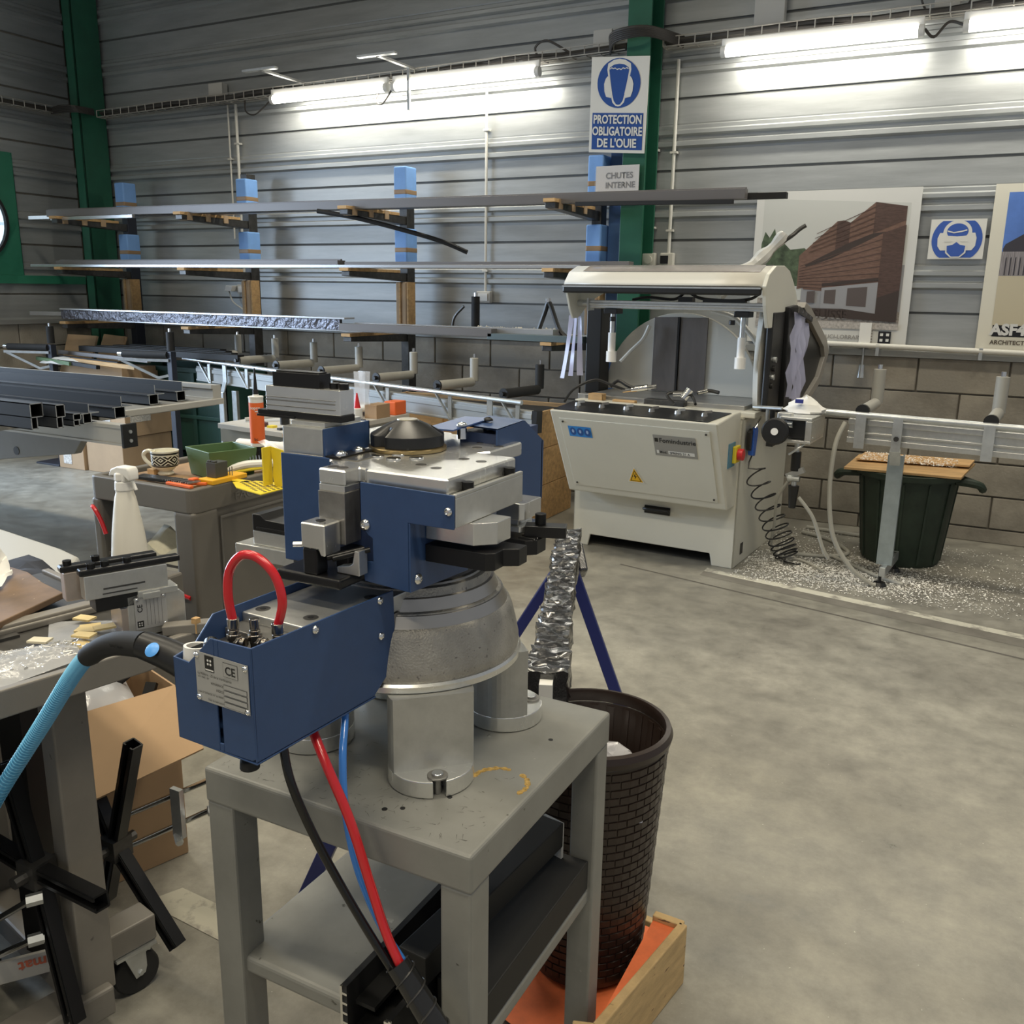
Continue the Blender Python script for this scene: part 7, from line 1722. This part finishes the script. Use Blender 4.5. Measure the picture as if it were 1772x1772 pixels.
b = MB(); b.box(-.04, .035, -.0032, -.002, .950, .953); b.box(-.042, .02, -.0036, -.002, .941, .943); jp('groove', b, M_DKSTEEL, fb)
b = MB(); b.box(.02, .095, -.004, .04, .922, .934); b.box(.028, .06, -.008, .0, .918, .930); jp('step_plate', b, M_ALU2, bevel=.001)
b = MB(); b.box(-.095, .03, .042, .072, .925, .980); jp('clamp_body', b, mat('pinkish_aluminium', (.50, .43, .38), .4, .8, 10, .12), bevel=.0015)
b = MB(); b.box(-.078, .105, .0, .022, .980, .992); jp('top_bar', b, M_BLKMETAL, bevel=.003)
b = MB(); b.box(-.10, .075, .044, .068, .980, .992); jp('top_bar', b, M_BLKMETAL, bevel=.003)
for e_, n_ in ((-.055, .010), (-.03, .012), (-.085, .055), (-.035, .056), (.01, .012)):
    b = MB(); b.cyl((e_, n_, .992), (e_, n_, 1.001), .0078, 18); b.cyl((e_, n_, 1.001), (e_, n_, 1.0014), .004, 6); jp('socket_screw', b, M_BOLT, bevel=.001)
# jig nameplate with CE
jo = JP((.012, -.0012, .858)); ju = je; jv = Vector((0, 0, 1)); 
L = [(2, [(0, 0), (.060, 0), (.060, .064), (0, .064)]), (0, [(.003, .004), (.015, .004), (.015, .017), (.003, .017)])]
for dx, dy in ((-.0022, .0022), (.0022, .0022), (-.0022, -.0022), (.0022, -.0022)): L.append((1, circ2(.009+dx, .0105+dy, .0014, n=8)))
for k in range(5): L.append((3, [(.022+.007*k, .006), (.0224+.007*k, .006), (.0224+.007*k, .058), (.022+.007*k, .058)]))
jpl = mk('nameplate', flat_polys(jo, ju, jv, L, .0001), [M_BLACK, M_PAPER, M_PLATE, M_DKSTEEL], jig, recalc=False)
tx = text_mb('CE', jo+ju*.015+jv*.034, (0, 0, 1), -ju, .013, off=.0008, bold=.0002); 
tx = text_mb('CE', jo+ju*.014+jv*.034, jv, -ju, .013, off=.0006, bold=.0002)
mk('lettering', tx, M_BLACK, jpl, recalc=False)
for u, v in ((.005, .060), (.055, .060), (.055, .004)): b = MB(); dome(b, tuple(jo+ju*u+jv*v+ju.cross(jv)*.0006), tuple(ju.cross(jv)), .0035, .0025); mk('rivet', b, M_CHROME, jpl)

# zip bags, screws, yellow pads
zt = BZ-.007
t = thing('zip_bag', 'clear plastic bag full of small white screws on the workbench', 'bag', (-1.45, .95, BZ))
poly = [F_ for F_ in ()]
A_, B_, C_, D_ = Vector((-1.57, .97, zt)), Vector((-1.455, 1.075, zt)), Vector((-1.375, .985, zt)), Vector((-1.385, .80, zt))
def quad_sheet(P, n, amp, seed, zoff=0):
    r = random.Random(seed); g = []
    for i in range(n+1):
        row = []
        for j in range(n+1):
            u, v = i/n, j/n; q = (P[0]*(1-u)+P[1]*u)*(1-v)+(P[3]*(1-u)+P[2]*u)*v
            row.append(q+Vector((0, 0, zoff+amp*sin(pi*u)*sin(pi*v)*(.6+.5*r.random()))))
        g.append(row)
    b = MB(); b.sheet(g); return b
bagq = [Vector((-1.60, .86, zt)), Vector((-1.455, 1.075, zt)), Vector((-1.385, 1.03, zt)), Vector((-1.400, .79, zt))]
mk('bag_film', quad_sheet(bagq, 10, .018, 4, .003), M_CLEAR, t)
b = MB(); rnd = random.Random(17)
for i in range(150):
    u, v = rnd.random()*.8+.12, rnd.random()*.75+.1; q = (bagq[0]*(1-u)+bagq[1]*u)*(1-v)+(bagq[3]*(1-u)+bagq[2]*u)*v; a = rnd.random()*pi*2; z = zt+.003+.009*rnd.random()
    q = Vector((q.x, q.y, z)); d_ = Vector((cos(a), sin(a), .2*rnd.random())); b.cyl(q, q+d_*.013, .0017, 5); b.cyl(q-d_*.002, q, .0036, 6)
tag(mk('screws', b, mat('white_zinc', (.72, .71, .68), .3, .5), None, loc=(-1.45, .93, zt), kind='stuff'), 'heap of small white screws inside the clear bag on the workbench', 'screws', kind='stuff')
t = thing('zip_bag', 'flat empty clear plastic bag beneath the yellow pads on the workbench', 'bag', (-1.47, 1.1, BZ))
mk('bag_film', quad_sheet([Vector((-1.61, 1.09, zt)), Vector((-1.47, 1.18, zt)), Vector((-1.39, 1.07, zt)), Vector((-1.49, 1.0, zt))], 8, .007, 7, .001), M_CLEAR, t)
pads = [(-1.535, 1.115, .2, .012, 'rear left'), (-1.500, 1.10, .9, .006, 'second from the rear left'), (-1.47, 1.165, -.3, .010, 'nearest to the jig at the rear'), (-1.478, 1.075, .5, .012, 'middle'), (-1.452, 1.095, 1.1, .016, 'topmost beside the jig'),
        (-1.445, 1.045, .3, .018, 'upper front'), (-1.43, 1.03, -.2, .008, 'lower front'), (-1.51, 1.0, .4, .010, 'lone pale one lying on the screw bag')]
for k, (x, y, a, z, lab) in enumerate(pads):
    b = MB(); ca, sa_ = cos(a), sin(a)
    b.prism([(x+ca*u-sa_*v, y+sa_*u+ca*v) for u, v in ((-.019, -.012), (.019, -.012), (.019, .012), (-.019, .012))], zt+z, zt+z+.004, 'Z')
    single('foam_pad', b, mat('pale_yellow_foam', (.66, .52, .25), .8) if k != 7 else mat('pale_cream_foam', (.66, .60, .44), .8), lab+' yellow foam pad on the workbench' if k != 7 else 'pale foam pad lying on the screw bag', 'pad', (x, y, zt+z), 'yellow foam pads on the workbench')
b = MB(); b.box(-.006, .006, -.006, .006, 0, .030); b.xf(lambda v: v+Vector((-1.305, 1.185, BZ-.002))); single('wood_chip', b, M_WOOD, 'tiny pale wooden stick standing right of the jig', 'wood chip', (-1.305, 1.185, BZ))
# aluminium tray end at the right of the bench
b = MB(); b.bar((-1.36, 1.155, BZ+.004), (-1.25, 1.235, BZ+.012), .03, .02); single('black_tray_end', b, M_BENCH, 'short grey channel at the right end of the workbench beside the hose', 'channel', (-1.3, 1.2, BZ), bevel=.002)

# ---- open cardboard box with flap
ob = thing('open_cardboard_box', 'open cardboard box with one big flap folded out beside the workbench leg', 'box', (-1.93, 1.45, 0))
f_ = Vector((.29, .957, 0)).normalized(); g_ = Vector((-.957, .29, 0)).normalized(); R0 = Vector((-1.786, 1.536, 0)); ZT = .49
def wall(p, q, z0, z1, th=.005):
    b = MB(); b.bar(p+Vector((0, 0, (z0+z1)/2)), q+Vector((0, 0, (z0+z1)/2)), th, z1-z0); return b
R1 = R0-f_*.30; R2 = R1+g_*.28; R3 = R0+g_*.28
for p, q in ((R0, R1), (R1, R2), (R2, R3), (R3, R0)): mk('carton_wall', wall(p, q, .002, ZT), M_CARD, ob)
b = MB(); b.add([R0, R1, R2, R3], [(0, 1, 2, 3)]); b.v = [(v[0], v[1], .006) for v in b.v]; mk('carton_bottom', b, M_CARD, ob)
b = MB(); o1 = Vector((-1.585, 1.435, .41)); o2 = Vector((-1.62, 1.13, .41)); b.add([R0+Vector((0, 0, ZT)), R1+Vector((0, 0, ZT)), o2, o1], [(0, 1, 2, 3)]); mk('flap', b, M_CARD, ob, solid=.005)
b = MB(); b.add([R2+Vector((0, 0, ZT)), R3+Vector((0, 0, ZT)), R3+g_*.10+Vector((0, 0, ZT-.08)), R2+g_*.10+Vector((0, 0, ZT-.08))], [(0, 1, 2, 3)]); mk('flap', b, M_CARD, ob, solid=.005)
t = thing('plastic_bag', 'clear crinkled bag sticking out of the open cardboard box', 'bag', (-1.98, 1.42, .4))
b = quad_sheet([R1+g_*.03+Vector((0, 0, .47)), R1+f_*.22+g_*.03+Vector((0, 0, .44)), R3-f_*.04-g_*.04+Vector((0, 0, .46)), R2+f_*.02-g_*.02+Vector((0, 0, .52))], 9, .05, 12); mk('film', b, mat('smoky_film', (.62, .63, .66), .14, 0, alpha=.62, bump=1.0, bscale=20), t)
cable('black_hose', [tuple(R0+g_*.16-f_*.02+Vector((0, 0, .56))), tuple(R0+g_*.15-f_*.05+Vector((0, 0, .50))), tuple(R0+g_*.19-f_*.10+Vector((0, 0, .45))), tuple(R0+g_*.24-f_*.16+Vector((0, 0, .42)))], .012, 'black curved hose lying in the open cardboard box', M_RUBBER, 10, 'hose')
b = MB(); b.bar(R0+g_*.055-f_*.07+Vector((0, 0, .40)), R0+g_*.09-f_*.02+Vector((0, 0, .475)), .03, .012); single('black_offcut', b, M_BLACK, 'short black offcut standing in the open cardboard box', 'offcut', tuple(R0+g_*.07+Vector((0, 0, .4))))

# ---- spoked reels of black slotted channel
def channel(mb, p0, p1, w_=.028, h=.026, up=(0, -1, 0)):
    p0 = Vector(p0); p1 = Vector(p1); d = (p1-p0).normalized(); u = Vector(up); u = (u-d*u.dot(d)).normalized(); r = d.cross(u); t_ = .0035
    mb.bar(p0-u*h/2, p1-u*h/2, w_, t_, up=tuple(u)); 
    for s_ in (-1, 1):
        mb.bar(p0+r*s_*w_/2, p1+r*s_*w_/2, t_, h, up=tuple(u)); mb.bar(p0+r*s_*w_*.36+u*h/2, p1+r*s_*w_*.36+u*h/2, w_*.26, t_, up=tuple(u))
    return mb
def reel(C_, tips, rods, lab, loc):
    t = thing('spoked_reel', lab, 'reel', loc, 'black spoked reels under the workbench')
    for tip in tips: b = MB(); channel(b, C_, tip); mk('spoke', b, M_BLKMETAL, t)
    b = MB(); b.bar(Vector(C_)+Vector((-.025, 0, 0)), Vector(C_)+Vector((.025, 0, 0)), .05, .05); b.cyl(Vector(C_)+Vector((0, -.05, 0)), Vector(C_)+Vector((0, .05, 0)), .012, 8); mk('hub', b, M_DKSTEEL, t)
    for r0, r1 in rods:
        b = MB(); b.cyl(r0, r1, .0068, 12); mk('rod', b, M_CHROME, t)
        b = MB(); b.cyl(Vector(r1)+Vector((-.004, -.012, 0)), Vector(r1)+Vector((.012, .012, 0)), .012, 6); mk('nut', b, M_ZINC, t)
    return t
reel((-1.625, 1.20, .27), [(-1.536, 1.20, .545), (-1.45, 1.20, .075), (-1.72, 1.22, .40), (-1.70, 1.22, .10)],
     [((-1.76, 1.30, .235), (-1.40, 1.30, .455)), ((-1.76, 1.30, .15), (-1.42, 1.30, .37))], 'black four-spoke reel of slotted channel right of the bench leg', (-1.6, 1.2, .1))
b = MB(); b.bar((-1.515, 1.285, .40), (-1.515, 1.285, .28), .03, .012, up=(0, 1, 0)); b.cyl((-1.53, 1.29, .285), (-1.50, 1.27, .275), .009, 6); single('rod_bracket', b, M_ZINC, 'zinc bracket joining the rods in front of the cardboard box', 'bracket', (-1.515, 1.285, .3))
reel((-1.525, .95, .395), [(-1.30, .92, .425), (-1.43, .93, .105), (-1.60, .96, .60), (-1.85, .96, .42)],
     [((-1.85, .92, .10), (-1.50, .92, .36)), ((-1.85, .92, -.0+.03), (-1.51, .92, .268))], 'black four-spoke reel of slotted channel in the left corner in front of the bench leg', (-1.5, .95, .1))
b = MB(); b.bar((-1.70, .855, .13), (-1.565, 1.035, .13), .008, .05); t = single('label_strip', b, mat('strip_white', (.55, .53, .48), .5), 'pale metal strip lettered in red under the workbench', 'strip', (-1.7, .95, .1))
mk('lettering', text_mb('elumat', Vector((-1.572, 1.025, .146)), (-.6, -.8, 0), (0, 0, -1), .034, off=.0055, bold=.0008), mat('faded_red_ink', (.60, .16, .09), .5), t, recalc=False)
b = MB(); b.tube([(-1.62, .93, .80), (-1.62, .93, .73), (-1.66, .93, .715), (-1.78, .93, .715)], .008, 8); single('wire_handle', b, M_ZINC, 'bent zinc wire handle hanging under the workbench top at the left edge', 'handle', (-1.65, .93, .75))
b = MB(); b.box(-2.45, -1.80, .55, 1.02, 0, .62); single('dark_filler_box', b, M_BLACK, 'large dark box added to darken the cluttered space under the workbench', 'box', (-2.1, .9, 0), bevel=.01)  # added box; darkens the floor under the bench, stands in for black clutter
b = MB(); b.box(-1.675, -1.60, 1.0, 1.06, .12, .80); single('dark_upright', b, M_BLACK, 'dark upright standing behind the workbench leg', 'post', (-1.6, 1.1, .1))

# ================================================================== OUTFEED BENCH WITH BLACK PROFILES (left, mid distance)
ub = thing('outfeed_bench', 'long taupe outfeed bench carrying black window profiles at the left edge', 'bench', (-4.4, 3.2, 0))
M_OUT = mat('outfeed_paint', (.20, .19, .165), .45, 0, 5, .08); M_OUTA = mat('outfeed_aluminium', (.50, .485, .44), .4, .4)
b = MB(); b.box(-7.4, -3.74, 2.90, 3.64, .865, .895); mk('tabletop', b, M_OUT, ub, bevel=.003)
b = MB(); b.box(-7.4, -3.80, 2.42, 2.895, .872, .896); mk('support_plate', b, M_OUTA, ub)
b = MB(); b.box(-7.4, -3.755, 3.64, 3.70, .87, .972); b.box(-7.4, -3.75, 3.625, 3.64, .955, .975); b.box(-7.4, -3.75, 3.625, 3.64, .893, .905); mk('rear_beam', b, M_OUTA, ub)
b = MB(); b.box(-3.755, -3.735, 2.90, 3.70, .868, .900); mk('edge_strip', b, M_OUTA, ub, bevel=.003)
b = MB(); b.box(-7.4, -3.35, 2.71, 2.77, .81, .897); b.box(-7.4, -3.35, 2.705, 2.71, .885, .899); b.box(-7.4, -3.35, 2.705, 2.71, .808, .818); pb_ = mk('front_beam', b, M_OUTA, ub)
b = MB(); b.box(-3.35, -3.335, 2.70, 2.775, .80, .905); pe = mk('end_plate', b, M_BLACK, ub, bevel=.002)
for z_ in (.87, .83): b = MB(); b.cyl((-3.335, 2.737, z_), (-3.330, 2.737, z_), .008, 10); mk('end_screw', b, M_ZINC, pe)
b = MB(); b.prism([(-7.4, .865), (-3.74, .865), (-3.78, .80), (-3.86, .705), (-4.45, .62), (-7.4, .40)], 2.84, 2.88, 'Y'); mk('apron', b, M_OUT, ub, bevel=.004)
b = MB(); b.cyl((-4.30, 2.838, .68), (-4.30, 2.841, .68), .022, 16); mk('apron_hole', b, M_BLACK, ub)
for x, y in ((-6.6, 3.05), (-6.6, 3.8), (-7.3, 3.05), (-7.3, 3.8)): b = MB(); b.box(x-.05, x+.05, y-.05, y+.05, 0, .865); mk('leg', b, M_OUT, ub)
def wprof(x1, y, z, tall, w_, lab, hollow=False, x0=-7.3):
    t = thing('black_profile', lab, 'profile', (x1, y, z), 'black window profiles on the outfeed bench')
    b = MB()
    if hollow:
        b.box(x0, x1, y-w_/2, y-w_/2+.004, z, z+tall); b.box(x0, x1, y+w_/2-.004, y+w_/2, z+tall*.45, z+tall); b.box(x0, x1, y-w_/2, y+w_/2, z+tall-.004, z+tall); b.box(x0, x1, y-w_/2, y+w_/2, z+tall*.45, z+tall*.45+.004); b.box(x0, x1, y-w_/2, y-w_/2+.03, z, z+.004); b.box(x0, x1, y-w_/2+.026, y-w_/2+.03, z, z+tall*.45)
    else:
        b.box(x0, x1, y-w_/2, y+w_/2, z, z+.004); b.box(x0, x1, y-w_/2, y-w_/2+.004, z, z+tall*.5); b.box(x0, x1, y+w_/2-.03, y+w_/2-.026, z, z+tall*.5); b.box(x0, x1, y-w_/2-.01, y+w_/2+.015, z+tall*.5, z+tall*.5+.004); b.box(x0, x1, y-.004, y, z+tall*.5, z+tall)
    mk('profile_body', b, M_BLKPROF, t)
    b2 = MB(); b2.v = list(b.v); b2.f = list(b.f); b2.mi = list(b.mi); b2.sm = list(b.sm)
    b2.v = [((x1+.0006 if abs(v[0]-x1) < 1e-6 else x1-.001), v[1], v[2]) for v in b2.v]; mk('sawn_end', b2, M_ZINC, t)
zz = .898
PROFS = ((-3.83, 3.50, .10, .085, 'rearmost tall black profile on the outfeed bench', False), (-3.82, 3.31, .10, .085, 'second black profile from the rear on the outfeed bench', False),
         (-3.55, 2.88, .10, .085, 'third black profile from the rear, with an upright fin', False), (-3.53, 2.69, .085, .07, 'black profile with an upright fin, fourth from the rear', False),
         (-3.50, 2.605, .055, .04, 'small black profile between the fin profile and the box profile', True), (-3.51, 2.535, .10, .045, 'slim black box profile second from the front', True),
         (-3.56, 2.46, .11, .06, 'front black box profile with a bright top on the outfeed bench', True))
for x1, y, tall, w_, lab, hol in PROFS:
    wprof(x1, y, zz, tall, w_, lab, hol)
b = MB(); b.box(-5.9, -3.80, 2.38, 2.41, .84, .865); b.box(-5.9, -3.82, 2.39, 2.405, .82, .84); b.box(-5.9, -4.1, 2.40, 2.44, .865, .872); single('dark_rail', b, M_BLKMETAL, 'dark sliding rail below the front profiles at the left edge', 'rail', (-5, 2.4, .8))
